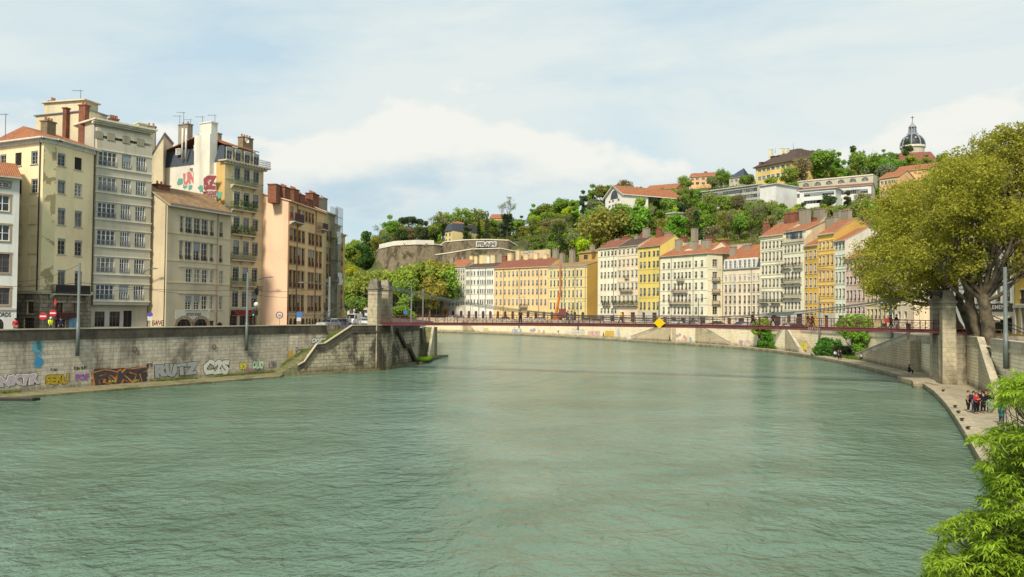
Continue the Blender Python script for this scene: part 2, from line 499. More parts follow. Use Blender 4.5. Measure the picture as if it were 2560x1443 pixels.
def punched(mb, L, z0, z1, rects, y=0.0, depth=0.22, m=0, u0=0.0):
 """a wall sheet from u0..L, z0..z1 with real openings; rects: (u0,z0,u1,z1,arch)"""
 rects = [r_ for r_ in rects if r_[0] > u0 + 0.02 and r_[2] < L - 0.02 and r_[1] >= z0 and r_[3] < z1 - 0.02]
 us = sorted({round(x, 3) for r_ in rects for x in (r_[0], r_[2])} | {u0, L})
 zs = sorted({round(x, 3) for r_ in rects for x in (r_[1], r_[3])} | {z0, z1})
 for j in range(len(zs) - 1):
  run = None
  for i in range(len(us) - 1):
   cu, cz = (us[i] + us[i + 1]) / 2, (zs[j] + zs[j + 1]) / 2
   hole = any(r_[0] < cu < r_[2] and r_[1] < cz < r_[3] for r_ in rects)
   if hole:
    if run is not None: mb.quad((run, y, zs[j]), (us[i], y, zs[j]), (us[i], y, zs[j + 1]), (run, y, zs[j + 1]), m=m); run = None
   elif run is None: run = us[i]
  if run is not None: mb.quad((run, y, zs[j]), (us[-1], y, zs[j]), (us[-1], y, zs[j + 1]), (run, y, zs[j + 1]), m=m)
 for r_ in rects:
  a, b, c, d = r_[:4]; e = y + depth
  mb.quad((a, y, b), (a, e, b), (a, e, d), (a, y, d), m=m)
  mb.quad((c, e, b), (c, y, b), (c, y, d), (c, e, d), m=m)
  mb.quad((a, e, d), (c, e, d), (c, y, d), (a, y, d), m=m)
  mb.quad((a, y, b), (c, y, b), (c, e, b), (a, e, b), m=m)
  if len(r_) > 4 and r_[4]:
   w = (c - a) / 2; cx = (a + c) / 2; rise = min(w, r_[4]); k = 6
   for sgn in (-1, 1):
    pts = [(cx + sgn * w, y, d)]
    for t in range(k + 1):
     an = math.pi / 2 * t / k
     pts.append((cx + sgn * w * math.cos(an), y, d - rise + rise * math.sin(an)))
    if sgn > 0: pts.reverse()
    mb.quad(*pts, m=m)
    q = pts[1:] if sgn < 0 else pts[:-1]
    for i in range(len(q) - 1): mb.quad(q[i], (q[i][0], e, q[i][2]), (q[i + 1][0], e, q[i + 1][2]), q[i + 1], m=m)
_win = {}
def window_mesh(w, h, st):
 """st: dict frame, glass, surround, blind, shutter, rail, rows, sill"""
 key = (round(w, 2), round(h, 2), tuple(sorted((k, (v.name if hasattr(v, 'name') else v)) for k, v in st.items())))
 if key in _win: return _win[key]
 mb = MB(); e = st.get('inset', 0.16)
 fr = st.get('fw', 0.07)
 mats = [st.get('frame', WHITE), st.get('glass', GLASS), st.get('surround') or STONE, st.get('blindmat', GREYBLUE), st.get('railmat', IRON)]
 if st.get('closed'):
  mb.box((0.01, e - 0.05, 0.01), (w - 0.01, e, h - 0.01), 3)
  nb = max(3, int(h / 0.22))
  for i in range(nb): mb.box((0.05, e - 0.075, h * (i + .15) / nb), (w - 0.05, e - 0.05, h * (i + .7) / nb), 3)
 else:
  zt = h - st.get('blind', 0.0) * h
  mb.quad((0, e + .04, 0), (w, e + .04, 0), (w, e + .04, h), (0, e + .04, h), m=1)
  mb.box((0, e - .02, 0), (fr, e + .03, zt), 0); mb.box((w - fr, e - .02, 0), (w, e + .03, zt), 0)
  mb.box((fr, e - .02, 0), (w - fr, e + .03, fr), 0); mb.box((fr, e - .02, zt - fr), (w - fr, e + .03, zt), 0)
  nm = st.get('leaves', 2)
  for i in range(1, nm):
   x = w * i / nm
   mb.box((x - fr * .6, e - .025, fr), (x + fr * .6, e + .025, zt - fr), 0)
  for i in range(1, st.get('rows', 3)):
   z_ = zt * i / st.get('rows', 3)
   mb.box((fr, e - .005, z_ - .025), (w - fr, e + .02, z_ + .025), 0)
  if st.get('blind'):
   mb.box((0, e - .10, zt), (w, e + .02, h), 3)
 if st.get('surround') is not None and st.get('surround') is not False:
  s_ = st.get('sw', 0.15)
  mb.box((-s_, -.05, -.02), (-.001, .02, h), 2); mb.box((w + .001, -.05, -.02), (w + s_, .02, h), 2)
  mb.box((-s_ - .03, -.08, h + .001), (w + s_ + .03, .02, h + s_), 2)
 if st.get('pediment'):
  mb.box((-.3, -.16, h + .28), (w + .3, .02, h + .42), 2)
 if st.get('sill', True):
  mb.box((-.12, -.12, -.13), (w + .12, .02, -.021), 2)
 if st.get('shutter'):
  sw = w * .5
  for x in (-sw - .02, w + .02): mb.box((x, -.06, .02), (x + sw, -.02, h - .02), 3)
 if st.get('rail'):
  rh = st.get('rail')
  mb.box((0.0, -.05, rh - .04), (w, -.01, rh), 4); mb.box((0.0, -.05, .06), (w, -.01, .1), 4)
  nb = max(3, int(w / 0.13))
  for i in range(nb + 1):
   x = w * i / nb
   mb.box((max(0, x - .016), -.045, .1), (min(w, x + .016), -.015, rh - .04), 4)
 me = mb.data('window', mats)
 _win[key] = me
 return me
def variant(st, r_):
 """a little life: drawn curtains, lowered blinds, closed shutters"""
 st = dict(st); x = r_.random()
 if st.pop('novar', False): return st
 if x < 0.16: st['glass'] = GLASS_CURTAIN
 elif x < 0.27: st['blind'] = max(st.get('blind', 0), 0.45)
 elif x < 0.33: st['closed'] = True
 return st
class Bld:
 def __init__(s, label, a, b, base, name='town_house', cat='house', group=None, seed=0):
  s.base = base
  a, b = V((a[0], a[1], 0)), V((b[0], b[1], 0))
  d = (b - a).normalized()
  s.rz = math.atan2(d.y, d.x)
  s.root = thing(name, label, cat, (a.x, a.y, base), s.rz, group)
  s.inv = (Matrix.Translation((a.x, a.y, base)) @ Matrix.Rotation(s.rz, 4, 'Z')).inverted()
  s.f = Face(s, a, b)
  s.L = s.f.L
  s.r = random.Random(seed + int(a.x * 7 + a.y * 13))
  s.wallmb = MB()
  s.roof = None
  s.roofs = {}
 def zof(s, px, py): return s.f.z(px, py)
 def windows(s, face, cols, rows, w, st, ref_px=None, ref_py=None, skip=(), y=0.0, over=None, arch=0):
  """cols: pixel centres read at ref_py; rows: (top, bottom) pixels read at ref_px -> opening rects, window parts placed"""
  out = []
  ref_px = ref_px if ref_px is not None else cols[len(cols) // 2]
  for j, (yt, yb) in enumerate(rows):
   zt, zb = face.px(ref_px, yt, y)[1], face.px(ref_px, yb, y)[1]
   h = round((zt - zb) * 20) / 20
   for i, cx in enumerate(cols):
    if (j, i) in skip: continue
    u = face.px(cx, ref_py if ref_py is not None else (yt + yb) / 2, y)[0]
    ww = w if not isinstance(w, (list, tuple)) else w[i]
    st2 = (over or {}).get((j, i), None) or (over or {}).get((j, None), None) or st
    r_ = (u - ww / 2, zb, u + ww / 2, zb + h, arch)
    if r_[0] < 0.1 or r_[2] > face.L - 0.1: continue
    out.append(r_)
    me = window_mesh(ww, h, variant(st2, s.r))
    p = face.M @ V((r_[0], y, zb))
    link_mesh('window', me, s.root, p, face.lrz)
  return out
 def openings(s, face, items, zb=0.0, y=0.0):
  """ground-floor doors and shop openings: (px0, px1, ytop, kind) kind: door, shop, arch"""
  out = []
  for (p0, p1, yt, kind, *rest) in items:
   u0, z_ = face.px(p0, yt, y); u1, _ = face.px(p1, yt, y)
   if u0 < 0.12 or u1 > face.L - 0.12: continue
   w = u1 - u0; h = z_ - zb
   arch = w / 2 if 'arch' in kind else 0
   out.append((u0, zb, u1, z_, arch))
   mat_ = rest[0] if rest else (DOORWOOD if 'door' in kind else DOORDARK)
   mb = MB()
   if 'door' in kind:
    mb.box((0, .18, 0), (w, .24, h), 1)
    mb.box((w * .5 - .02, .16, 0), (w * .5 + .02, .181, h), 0)
    for k in (0.08, .56):
     for zz in (.08, .52): mb.box((w * k, .165, h * zz), (w * (k + .36), .181, h * (zz + .38)), 1)
   else:
    mb.quad((0, .2, 0), (w, .2, 0), (w, .2, h), (0, .2, h), m=2)
    for k in range(4): mb.box((w * k / 3 - .04 if k else 0, .15, 0), (w * k / 3 + .04 if k < 3 else w, .198, h), 0)
    mb.box((0, .14, 0), (w, .149, h * .2), 1)
    mb.box((0, .14, h * .72), (w, .149, h * .76), 0)
   p = face.M @ V((u0, y, zb))
   o = mb.build('door' if 'door' in kind else 'shop_window', [WOOD, mat_, GLASS], s.root)
   o.location = p; o.rotation_euler.z = face.lrz
  return out
 def wall(s, face, z0, z1, rects, m=0, y=0.0, depth=0.22, mb=None):
  t = MB()
  punched(t, face.L, z0, z1, rects, y, depth, m)
  face.tr(t)
  (mb or s.wallmb).mesh(t.v, t.f, 0)
  if m:
   (mb or s.wallmb).m[-len(t.f):] = t.m
 def sides(s, depth, z1, ridge=None, z0=-0.4, ridge_at=0.5, left=True, right=True, m=0):
  """party walls and the back, in root-local coordinates, gables up to the ridge"""
  Lx, mb = s.L, s.wallmb
  r_ = ridge if ridge is not None else z1
  ym = depth * ridge_at
  if left: mb.quad((0, depth, z0), (0, 0, z0), (0, 0, z1), (0, ym, r_), (0, depth, z1), m=m)
  if right: mb.quad((Lx, 0, z0), (Lx, depth, z0), (Lx, depth, z1), (Lx, ym, r_), (Lx, 0, z1), m=m)
  mb.quad((Lx, depth, z0), (0, depth, z0), (0, depth, z1), (Lx, depth, z1), m=m)
 def build_wall(s, mats, name='wall'):
  return s.wallmb.build(name, mats, s.root)
 def gable_roof(s, depth, z1, ridge, mat_, over=0.45, ends=0.15, ridge_at=0.5, th=0.14):
  mb = MB(); Lx = s.L; ym = depth * ridge_at
  sl = (ridge - z1) / ym
  mb.slab([(-ends, -over, z1 - over * sl + .12), (Lx + ends, -over, z1 - over * sl + .12), (Lx + ends, ym, ridge + .12), (-ends, ym, ridge + .12)], th, 0, 1)
  sl2 = (ridge - z1) / (depth - ym)
  mb.slab([(-ends, ym, ridge + .12), (Lx + ends, ym, ridge + .12), (Lx + ends, depth + over, z1 - over * sl2 + .12), (-ends, depth + over, z1 - over * sl2 + .12)], th, 0, 1)
  s.roof = mb.build('roof', [mat_, STONE], s.root)
  s.rz_roof = (z1, ridge, depth, ridge_at)
  return s.roof
 def hip_roof(s, depth, z1, ridge, mat_, over=0.5, inset=None, th=0.14, poly=None):
  mb = MB(); Lx = s.L; o = over
  i = inset if inset is not None else depth * .5
  ym = depth * .5; zz = z1 + .1
  A, B, C, D = (-o, -o, zz), (Lx + o, -o, zz), (Lx + o, depth + o, zz), (-o, depth + o, zz)
  E, F_ = (i, ym, ridge), (max(i, Lx - i), ym, ridge)
  mb.slab([A, B, F_, E], th, 0, 1); mb.slab([C, D, E, F_], th, 0, 1)
  mb.slab([B, C, F_], th, 0, 1); mb.slab([D, A, E], th, 0, 1)
  s.roof = mb.build('roof', [mat_, STONE], s.root)
  return s.roof
 def flat_roof(s, depth, z1, mat_=None, over=0.5, th=0.35):
  mb = MB(); mb.box((-over, -over, z1), (s.L + over, depth + over, z1 + th))
  s.roof = mb.build('roof', mat_ or PALESTONE, s.root)
  return s.roof
 def cornice(s, z1, mat_=None, proj=0.4, h=0.4, face=None, name='cornice', brackets=False):
  face = face or s.f
  mb = MB()
  mb.box((-.05, -proj, z1 - h * .45), (face.L + .05, -.003, z1))
  mb.box((0, -proj * .55, z1 - h), (face.L, -.003, z1 - h * .45 - .003))
  if brackets:
   n = int(face.L / .7)
   for k in range(n): mb.box((face.L * (k + .4) / n, -proj * .9, z1 - h * .9), (face.L * (k + .4) / n + .18, -proj * .55 - .003, z1 - h * .45 - .003))
  face.tr(mb)
  return mb.build(name, mat_ or STONE, s.root)
 def bands(s, zs, mat_=None, proj=0.09, h=0.22, face=None):
  face = face or s.f
  for z_ in zs:
   mb = MB(); mb.box((0.02, -proj, z_ - h / 2), (face.L - 0.02, -.002, z_ + h / 2)); face.tr(mb)
   mb.build('string_course', mat_ or STONE, s.root)
 def pipe(s, px, z0, z1, face=None, mat_=None, py=720):
  face = face or s.f
  u = face.u(px, py)
  mb = MB(); mb.tube([(u, -.12, z0), (u, -.12, z1)], .07, 6); face.tr(mb)
  mb.build('downpipe', mat_ or PIPE, s.root, smooth=True)
 def balcony(s, px0, px1, yrail, yslab, proj=0.9, mat_=None, slab=None, face=None, y=0.0, plants=False, solid=False):
  face = face or s.f
  u0, zr = face.px(px0, yrail, y); u1, _ = face.px(px1, yrail, y); zs = face.px((px0 + px1) / 2, yslab, y)[1]
  zr = face.px((px0 + px1) / 2, yrail, y)[1]
  mb = MB(); mb.box((u0 - .1, y - proj, zs - .16), (u1 + .1, y - .003, zs))
  nb = max(2, int((u1 - u0) / 2.2) + 1)
  for k in range(nb):
   x = u0 + (u1 - u0) * k / (nb - 1)
   mb.mesh([(x - .1, y - .003, zs - .16), (x + .1, y - .003, zs - .16), (x + .1, y - proj * .8, zs - .162), (x - .1, y - proj * .8, zs - .162), (x - .1, y - .003, zs - .7), (x + .1, y - .003, zs - .7)],
     [(0, 3, 4), (1, 5, 2), (3, 2, 5, 4)])
  face.tr(mb)
  o = mb.build('balcony', slab or STONE, s.root)
  mb = MB(); mm = mat_ or IRON
  q = y - proj + .06
  for (za, zb) in ((zr - .05, zr), (zs + .08, zs + .12)):
   mb.box((u0, q - .03, za), (u1, q + .03, zb)); mb.box((u0 - .03, q, za), (u0 + .03, y, zb)); mb.box((u1 - .03, q, za), (u1 + .03, y, zb))
  n = max(4, int((u1 - u0) / 0.14))
  for k in range(n + 1):
   x = u0 + (u1 - u0) * k / n
   mb.box((x - .014, q - .014, zs), (x + .014, q + .014, zr))
  for k in range(1, int(proj / .14)):
   for x in (u0, u1): mb.box((x - .012, q + k * .14 - .012, zs), (x + .012, q + k * .14 + .012, zr))
  if solid: mb.box((u0 + .02, q + .015, zs + .02), (u1 - .02, q + .025, zr - .06))
  face.tr(mb)
  mb.build('railing', mm, o)
  if plants:
   r_ = s.r; pts = []
   for k in range(int((u1 - u0) * 40)):
    pts.append((u0 + r_.random() * (u1 - u0), q + r_.uniform(-.2, .35), zs + r_.uniform(.2, zr - zs + .35)))
   pm = leaf_cloud(pts, .16, r_)
   me = pm.data('planting', LEAF)
   lo = link_mesh('planting', me, s.root, color=(0.07, 0.12, 0.035))
   lo.matrix_local = face.M
  return o
 def chimney(s, px, ytop, wpx, v, mat_=None, zlow=None, depth=1.0, pots=2, face=None, cap=True, parent=None):
  face = face or s.f
  u, zt = face.px(px, ytop, v)
  u0 = face.px(px - wpx / 2, ytop, v)[0]; u1 = face.px(px + wpx / 2, ytop, v)[0]
  zl = zlow if zlow is not None else zt - 4
  mb = MB(); mb.box((u0, v - depth / 2, zl), (u1, v + depth / 2, zt), 0)
  if cap:
   mb.box((u0 - .1, v - depth / 2 - .1, zt + .001), (u1 + .1, v + depth / 2 + .1, zt + .16), 0)
  for k in range(pots):
   if depth > (u1 - u0): c = ((u0 + u1) / 2, v - depth / 2 + depth * (k + .5) / pots)
   else: c = (u0 + (u1 - u0) * (k + .5) / pots, v)
   mb.lathe([(0.0, .17), (.16, .17), (.13, .5), (.15, .62), (.09, .62)], (c[0], c[1], zt), 8, 1)
  face.tr(mb)
  return mb.build('chimney', [mat_ or GREYCHIM, POT], parent or s.roof or s.root)
def leaf_cloud(pts, size, r_, squash=1.0):
 mb = MB()
 for p in pts:
  n = V((r_.gauss(0, 1), r_.gauss(0, 1), r_.gauss(0, 1) + .4)).normalized()
  t = n.cross(V((r_.gauss(0, 1), r_.gauss(0, 1), r_.gauss(0, 1)))).normalized(); b = n.cross(t)
  s_ = size * r_.uniform(.6, 1.35)
  P = V(p)
  mb.quad(P - t * s_, P - b * s_ * .55, P + t * s_, P + b * s_ * .55)
 return mb
# ------------------------------------------------------------------ lettering and spray paint
def text_mesh(body, offset=0.0, res=3):
 cu = bpy.data.curves.new('lettering', 'FONT'); cu.body = body; cu.offset = offset; cu.resolution_u = res
 ob = bpy.data.objects.new('lettering', cu)
 COL.objects.link(ob)
 dg = bpy.context.evaluated_depsgraph_get(); dg.update()
 me = bpy.data.meshes.new_from_object(ob.evaluated_get(dg))
 COL.objects.unlink(ob); bpy.data.objects.remove(ob)
 vs = [tuple(v.co) for v in me.vertices]; fs = [tuple(p.vertices) for p in me.polygons]
 bpy.data.meshes.remove(me)
 return vs, fs
def lettering(name, body, O, ux, uz, w, h, color, out, parent, mat_=None, offset=0.0, proud=0.02, label=None, wob=0.0, layers=None, world=True):
 """fit text into the rectangle O, O+ux*w, O+uz*h on a wall; layers: [(offset, colour, proud)] painted one over the other"""
 res = []
 ref = None
 for k, (of, colr, pr) in enumerate(layers or [(offset, color, proud)]):
  vs, fs = text_mesh(body, of)
  xs = [v[0] for v in vs]; ys = [v[1] for v in vs]
  if ref is None: ref = (min(xs), max(xs), min(ys), max(ys))
  x0, x1, y0, y1 = ref
  mb = MB()
  pts = []
  for v in vs:
   a = (v[0] - x0) / (x1 - x0); b = (v[1] - y0) / (y1 - y0)
   if wob:
    b += wob * math.sin(a * 17 + len(body)) ; a += wob * .35 * math.sin(b * 5 + a * 23)
   pts.append(O + ux * (a * w) + uz * (b * h) + out * pr)
  mb.mesh(pts, fs)
  pnode = parent if not res else res[0]
  o = mb.build(name if k == 0 else 'fill', mat_ or GRAFF, pnode, world=world, color=colr)
  if label and k == 0: o['label'] = label
  res.append(o)
 return res[0]
# ------------------------------------------------------------------ plan of the river and its banks
Z_WALK, Z_RROAD, Z_LROAD = 0.6, 5.0, 5.9
RW = [V((-10, -30, 0)), V((4, -2, 0)), V((15.5, 21.5, 0))] + [at_z(x, y, 0) for x, y in (
 (2460, 1190), (2430, 1130), (2400, 1075), (2370, 1022), (2340, 985), (2312, 966), (2280, 957), (2250, 946), (2180, 926), (2102, 909), (2032, 895),
 (1980, 886), (1860, 873), (1696, 862), (1576, 855), (1491, 849.6), (1394, 843), (1240, 836.5), (1176, 833.8), (1093, 831.2))] + [
 V((-62, 322, 0)), V((-110, 345, 0)), V((-200, 372, 0)), V((-420, 420, 0)), V((-1500, 560, 0))]
for p in RW: p.z = 0
def offset_line(line, d):
 """shift a polyline to its right-hand side (away from the river on the right bank) by d metres"""
 out = []
 for i, p in enumerate(line):
  a = line[max(0, i - 1)]; b = line[min(len(line) - 1, i + 1)]
  t = (b - a).normalized()
  n = V((t.y, -t.x, 0))
  out.append(p + n * (d[i] if hasattr(d, '__len__') else d))
 return out
def resample(line, step):
 out = [line[0].copy()]
 for a, b in zip(line, line[1:]):
  n = max(1, int((b - a).length / step))
  for k in range(1, n + 1): out.append(a.lerp(b, k / n))
 return out
def smooth(line, it=2):
 for _ in range(it):
  line = [line[0]] + [line[i] * .5 + line[i - 1] * .25 + line[i + 1] * .25 for i in range(1, len(line) - 1)] + [line[-1]]
 return line
RWs = smooth(resample(RW, 8), 3)
def cut_px(line, px):
 """point of a plan line under the vertical picture line px (nearest crossing)"""
 d = ray(px, 790); dx = d.x / d.y
 best = None
 for a, b in zip(line, line[1:]):
  fa, fb = a.x - dx * a.y, b.x - dx * b.y
  if fa * fb <= 0 and abs(fa - fb) > 1e-9 and (a.y > 5 or b.y > 5):
   t = fa / (fa - fb); p = a.lerp(b, t)
   if best is None or p.y < best.y: best = p
 return best
def wall_off(p):
 if p.y < 40: return 4.2
 x = to_px(V((p.x, p.y, 0)))[0]
 return 4.2 + 4.0 * math.exp(-((x - 2118) / 62) ** 2) + 1.8 * math.exp(-((x - 1915) / 40) ** 2)
R_WALL = smooth(offset_line(RWs, [wall_off(p) for p in RWs]), 1)
R_FRONT = offset_line(RWs, 19.0)     # building line of the right bank
R_BACK = offset_line(RWs, 33.0)
# ------------------------------------------------------------------ water
m, nt, out = _nt('river_water')
b = N(nt, 'ShaderNodeBsdfPrincipled', i_Roughness=0.13, i_IOR=1.33)
b.inputs['Specular IOR Level'].default_value = 0.85
def wave(scale, stretch, detail=4, rough=0.6, dist=0.6, rot=0.0):
 g = N(nt, 'ShaderNodeNewGeometry'); mp = N(nt, 'ShaderNodeMapping'); mp.inputs['Scale'].default_value = stretch; mp.inputs['Rotation'].default_value = (0, 0, rot)
 n = N(nt, 'ShaderNodeTexNoise', i_Scale=scale, i_Detail=detail, i_Roughness=rough, i_Distortion=dist)
 L(nt, g, 'Position', mp, 'Vector'); L(nt, mp, 'Vector', n, 'Vector')
 return n
w1 = wave(0.13, (1.0, 1.3, 1), 4, .55, 1.0, .3)
w2 = wave(0.8, (1.0, 1.1, 1), 4, .55, .5, -.2)
w3 = wave(2.8, (1.0, 1.1, 1), 3, .6, .4, .1)
s1 = N(nt, 'ShaderNodeMath', operation='MULTIPLY_ADD'); s1.inputs[1].default_value = 0.30; L(nt, w1, 'Fac', s1, 0)
s2 = N(nt, 'ShaderNodeMath', operation='MULTIPLY'); s2.inputs[1].default_value = 0.24; L(nt, w2, 'Fac', s2, 0); L(nt, s2, 'Value', s1, 2)
s3 = N(nt, 'ShaderNodeMath', operation='MULTIPLY_ADD'); s3.inputs[1].default_value = 0.06; L(nt, w3, 'Fac', s3, 0); L(nt, s1, 'Value', s3, 2)
bp = N(nt, 'ShaderNodeBump', i_Strength=1.0, i_Distance=2.0)
pt = wave(0.045, (1.0, 0.45, 1), 3, .6, 1.2, .5)
pr_ = ramp(nt, pt, [(0.36, 0.55), (0.6, 1.35)])
s4 = N(nt, 'ShaderNodeMath', operation='MULTIPLY'); L(nt, s3, 'Value', s4, 0); L(nt, pr_, 'Color', s4, 1)
L(nt, s4, 'Value', bp, 'Height'); L(nt, bp, 'Normal', b, 'Normal')
cl = wave(0.035, (1.0, 1.6, 1), 4, .6, 1.5, .4)
cr = ramp(nt, cl, [(0.35, (0.075, 0.135, 0.088)), (0.65, (0.13, 0.21, 0.158))])
L(nt, cr, 'Color', b, 'Base Color')
L(nt, b, 'BSDF', out, 'Surface')
WATER = m
mb = MB(); mb.quad((-6000, -300, 0), (6000, -300, 0), (6000, 9000, 0), (-6000, 9000, 0))
structure(mb.build('river_water', WATER))
# ------------------------------------------------------------------ ground materials
PAVING = masonry('quay_paving', (0.40, 0.35, 0.25), (0.35, 0.31, 0.22), (0.22, 0.19, 0.13), 1.2, .6, .25, mscale=.03)
KERBSTONE = masonry('kerb_stone', (0.46, 0.40, 0.28), (0.40, 0.34, 0.24), (0.18, 0.15, 0.10), 1.4, .5, .45, (0.10, 0.08, 0.04), foot=(0.55, 0.1))
ASPHALT = plain('asphalt', (0.06, 0.06, 0.058), .9, .3, 2)
PAVEMENT = plain('pavement', (0.27, 0.25, 0.21), .9, .2, 2)
EARTH = plain('undergrowth_soil', (0.075, 0.085, 0.03), .95, .5, .12)
# right bank: low quay, road, pavement
def strip(name, la, lb, z, mat_, th=0.0):
 mb = MB()
 for i in range(len(la) - 1):
  mb.quad((*la[i].xy, z), (*lb[i].xy, z), (*lb[i + 1].xy, z), (*la[i + 1].xy, z))
  if th:
   mb.quad((*la[i + 1].xy, z), (*la[i + 1].xy, z - th), (*la[i].xy, z - th), (*la[i].xy, z))
 bad = mb
 o = mb.build(name, mat_)
 for p in o.data.polygons:
  pass
 return structure(o)
inner = offset_line(RWs, 26.0)
strip('low_quay_path', offset_line(RWs, 1.1), inner, Z_WALK - .006, PAVING)
mb = MB(); e1 = offset_line(RWs, 1.15)
for i in range(len(RWs) - 1):
 a, b2, c, d = RWs[i], RWs[i + 1], e1[i + 1], e1[i]
 mb.quad((*d.xy, Z_WALK), (*c.xy, Z_WALK), (*b2.xy, Z_WALK), (*a.xy, Z_WALK))
 mb.quad((*a.xy, Z_WALK), (*b2.xy, Z_WALK), (*b2.xy, -.8), (*a.xy, -.8))
structure(mb.build('quay_kerb', KERBSTONE))
i0 = next(i for i, p in enumerate(RWs) if p.y > 95)       # road behind the footbridge pier and beyond
strip('quay_road', offset_line(R_WALL[i0:], .5), offset_line(RWs[i0:], 15.0), Z_RROAD, ASPHALT)
strip('quay_pavement', offset_line(RWs[i0:], 15.0), offset_line(RWs[i0:], 34.0), Z_RROAD + .13, PAVEMENT, .13)
# ------------------------------------------------------------------ the hill behind the right bank, given as rows of ground height
HILL = {
 560: (380, (400, 790), (430, 770), (520, 760)), 760: (375, (390, 770), (430, 730), (520, 690)), 860: (372, (390, 745), (430, 690), (520, 652)),
 930: (368, (384, 690), (393, 672), (470, 628)), 950: (366, (384, 690), (393, 622), (450, 612)), 1080: (362, (384, 680), (393, 616), (450, 606)),
 1280: (335, (380, 672), (390, 610), (450, 590)), 1340: (322, (360, 660), (410, 600), (470, 565)), 1450: (300, (340, 650), (400, 570), (450, 540)),
 1550: (280, (320, 640), (390, 548), (440, 505)), 1650: (265, (300, 640), (370, 548), (430, 488)), 1750: (250, (290, 630), (350, 545), (420, 470)),
 1890: (230, (270, 610), (340, 535), (420, 462)), 2000: (215, (260, 590), (340, 525), (430, 448)), 2180: (190, (250, 570), (360, 505), (460, 432)),
 2300: (178, (240, 565), (360, 495), (500, 402)), 2560: (160, (230, 565), (360, 485), (520, 395)), 3000: (150, (230, 565), (360, 485), (520, 395)), 3600: (150, (230, 565), (360, 485), (520, 395))}
_hk = sorted(HILL)
def hill_pts(px):
 px = min(max(px, _hk[0]), _hk[-1] - 1e-3)
 for a, b2 in zip(_hk, _hk[1:]):
  if a <= px < b2: break
 t = (px - a) / (b2 - a)
 A, B2 = HILL[a], HILL[b2]
 D0 = A[0] * (1 - t) + B2[0] * t
 pts = [(D0, Z_RROAD)]
 for (da, ya), (db, yb) in zip(A[1:], B2[1:]):
  za, zb = at_D(a, ya, da).z, at_D(b2, yb, db).z
  pts.append((da * (1 - t) + db * t, za * (1 - t) + zb * t))
 d3, z3 = pts[-1]
 pts += [(d3 + 120, z3 + 2), (d3 + 400, z3 - 12), (d3 + 1600, z3 - 60)]
 return pts
def hill_z(px, D):
 pts = hill_pts(px)
 if D <= pts[0][0]: return pts[0][1]
 for (a, za), (b2, zb) in zip(pts, pts[1:]):
  if D <= b2: return za + (zb - za) * (D - a) / (b2 - a)
 return pts[-1][1]
def hill_hit(px, py):
 D = hill_pts(px)[0][0]
 while D < 1200:
  if at_D(px, py, D).z <= hill_z(px, D): return D
  D += 1.5
 return None
mb = MB()
pxs = list(range(560, 3601, 16))
for i, px in enumerate(pxs):
 pts = hill_pts(px)
 Ds = []
 for si, ((a, _), (b2, _)) in enumerate(zip(pts, pts[1:])):
  k = (10, 6, 10, 6, 5, 5)[si]
  Ds += [a + (b2 - a) * j / k for j in range(k)]
 Ds.append(pts[-1][0])
 for D in Ds:
  p = plan(px, D)
  z_ = hill_z(px, D)
  if z_ > 9: z_ += 1.3 * mnoise.noise((p.x * .05, p.y * .05, 0))
  mb.v.append((p.x, p.y, z_))
k = len(Ds)
for i in range(len(pxs) - 1):
 for j in range(k - 1):
  mb.f.append((i * k + j, (i + 1) * k + j, (i + 1) * k + j + 1, i * k + j + 1)); mb.m.append(0)
structure(mb.build('hillside', EARTH, smooth=True))
# ------------------------------------------------------------------ left bank
O0, O1 = V((-28.3, 103.3, 0)), V((-19.3, 112.3, 0))
OD = (O1 - O0).normalized(); ON = V((-OD.y, OD.x, 0))       # along the outer wall / away from the river
I0, I1 = O0 + ON * 3.3, O1 + ON * 3.3
A1 = at_z(0, 983, .4); A1.z = 0
LD = (I0 - A1).normalized(); LN = V((LD.y, -LD.x, 0))       # along the left quay wall / towards the river
A0 = A1 - LD * 75
LTOP = A1 + LD * ((I0 - A1).length + 0.0)
PR = [O1 + OD * .4, V((-18.3, 114.2, 0)), V((-18.3, 119, 0)), V((-15.7, 129, 0)), V((-15.9, 133, 0)), V((-15.9, 141, 0)), V((-20, 200, 0)), V((-48, 290, 0)), V((-110, 312, 0)), V((-420, 370, 0)), V((-2500, 500, 0))]
edge = [A0, A1, I0, I0 + OD * 7.9, O0 + OD * 7.9, O1] + PR
mb = MB()
far = [V((-2500, p.y, 0)) for p in edge]
poly = [(p.x, p.y) for p in edge] + [(-6000, 500), (-6000, 20)]
mb.quad(*[(x, y, Z_LROAD) for x, y in reversed(poly)])
LG = mb.build('street', ASPHALT); structure(LG)
if LG.data.polygons[0].normal.z < 0: LG.data.flip_normals()
# ledge at the foot of the left wall
led = masonry('ledge_stone', (0.25, 0.225, 0.13), (0.20, 0.18, 0.10), (0.15, 0.13, 0.08), 1.6, .5, .5, (0.05, 0.055, 0.02))
mb = MB()
E0, E1 = at_z(0, 1001, 0), at_z(700, 945, 0); E0.z = E1.z = 0
ed = (E1 - E0).normalized(); Em = E0 - ed * 70
mb.prism([Em.xy, E1.xy, (O0 - OD * 2.6).xy, (I0 + LN * .0).xy, A1.xy, A0.xy], -.8, [.22, .22, .3, .42, .42, .42])
structure(mb.build('lower_ledge', led))
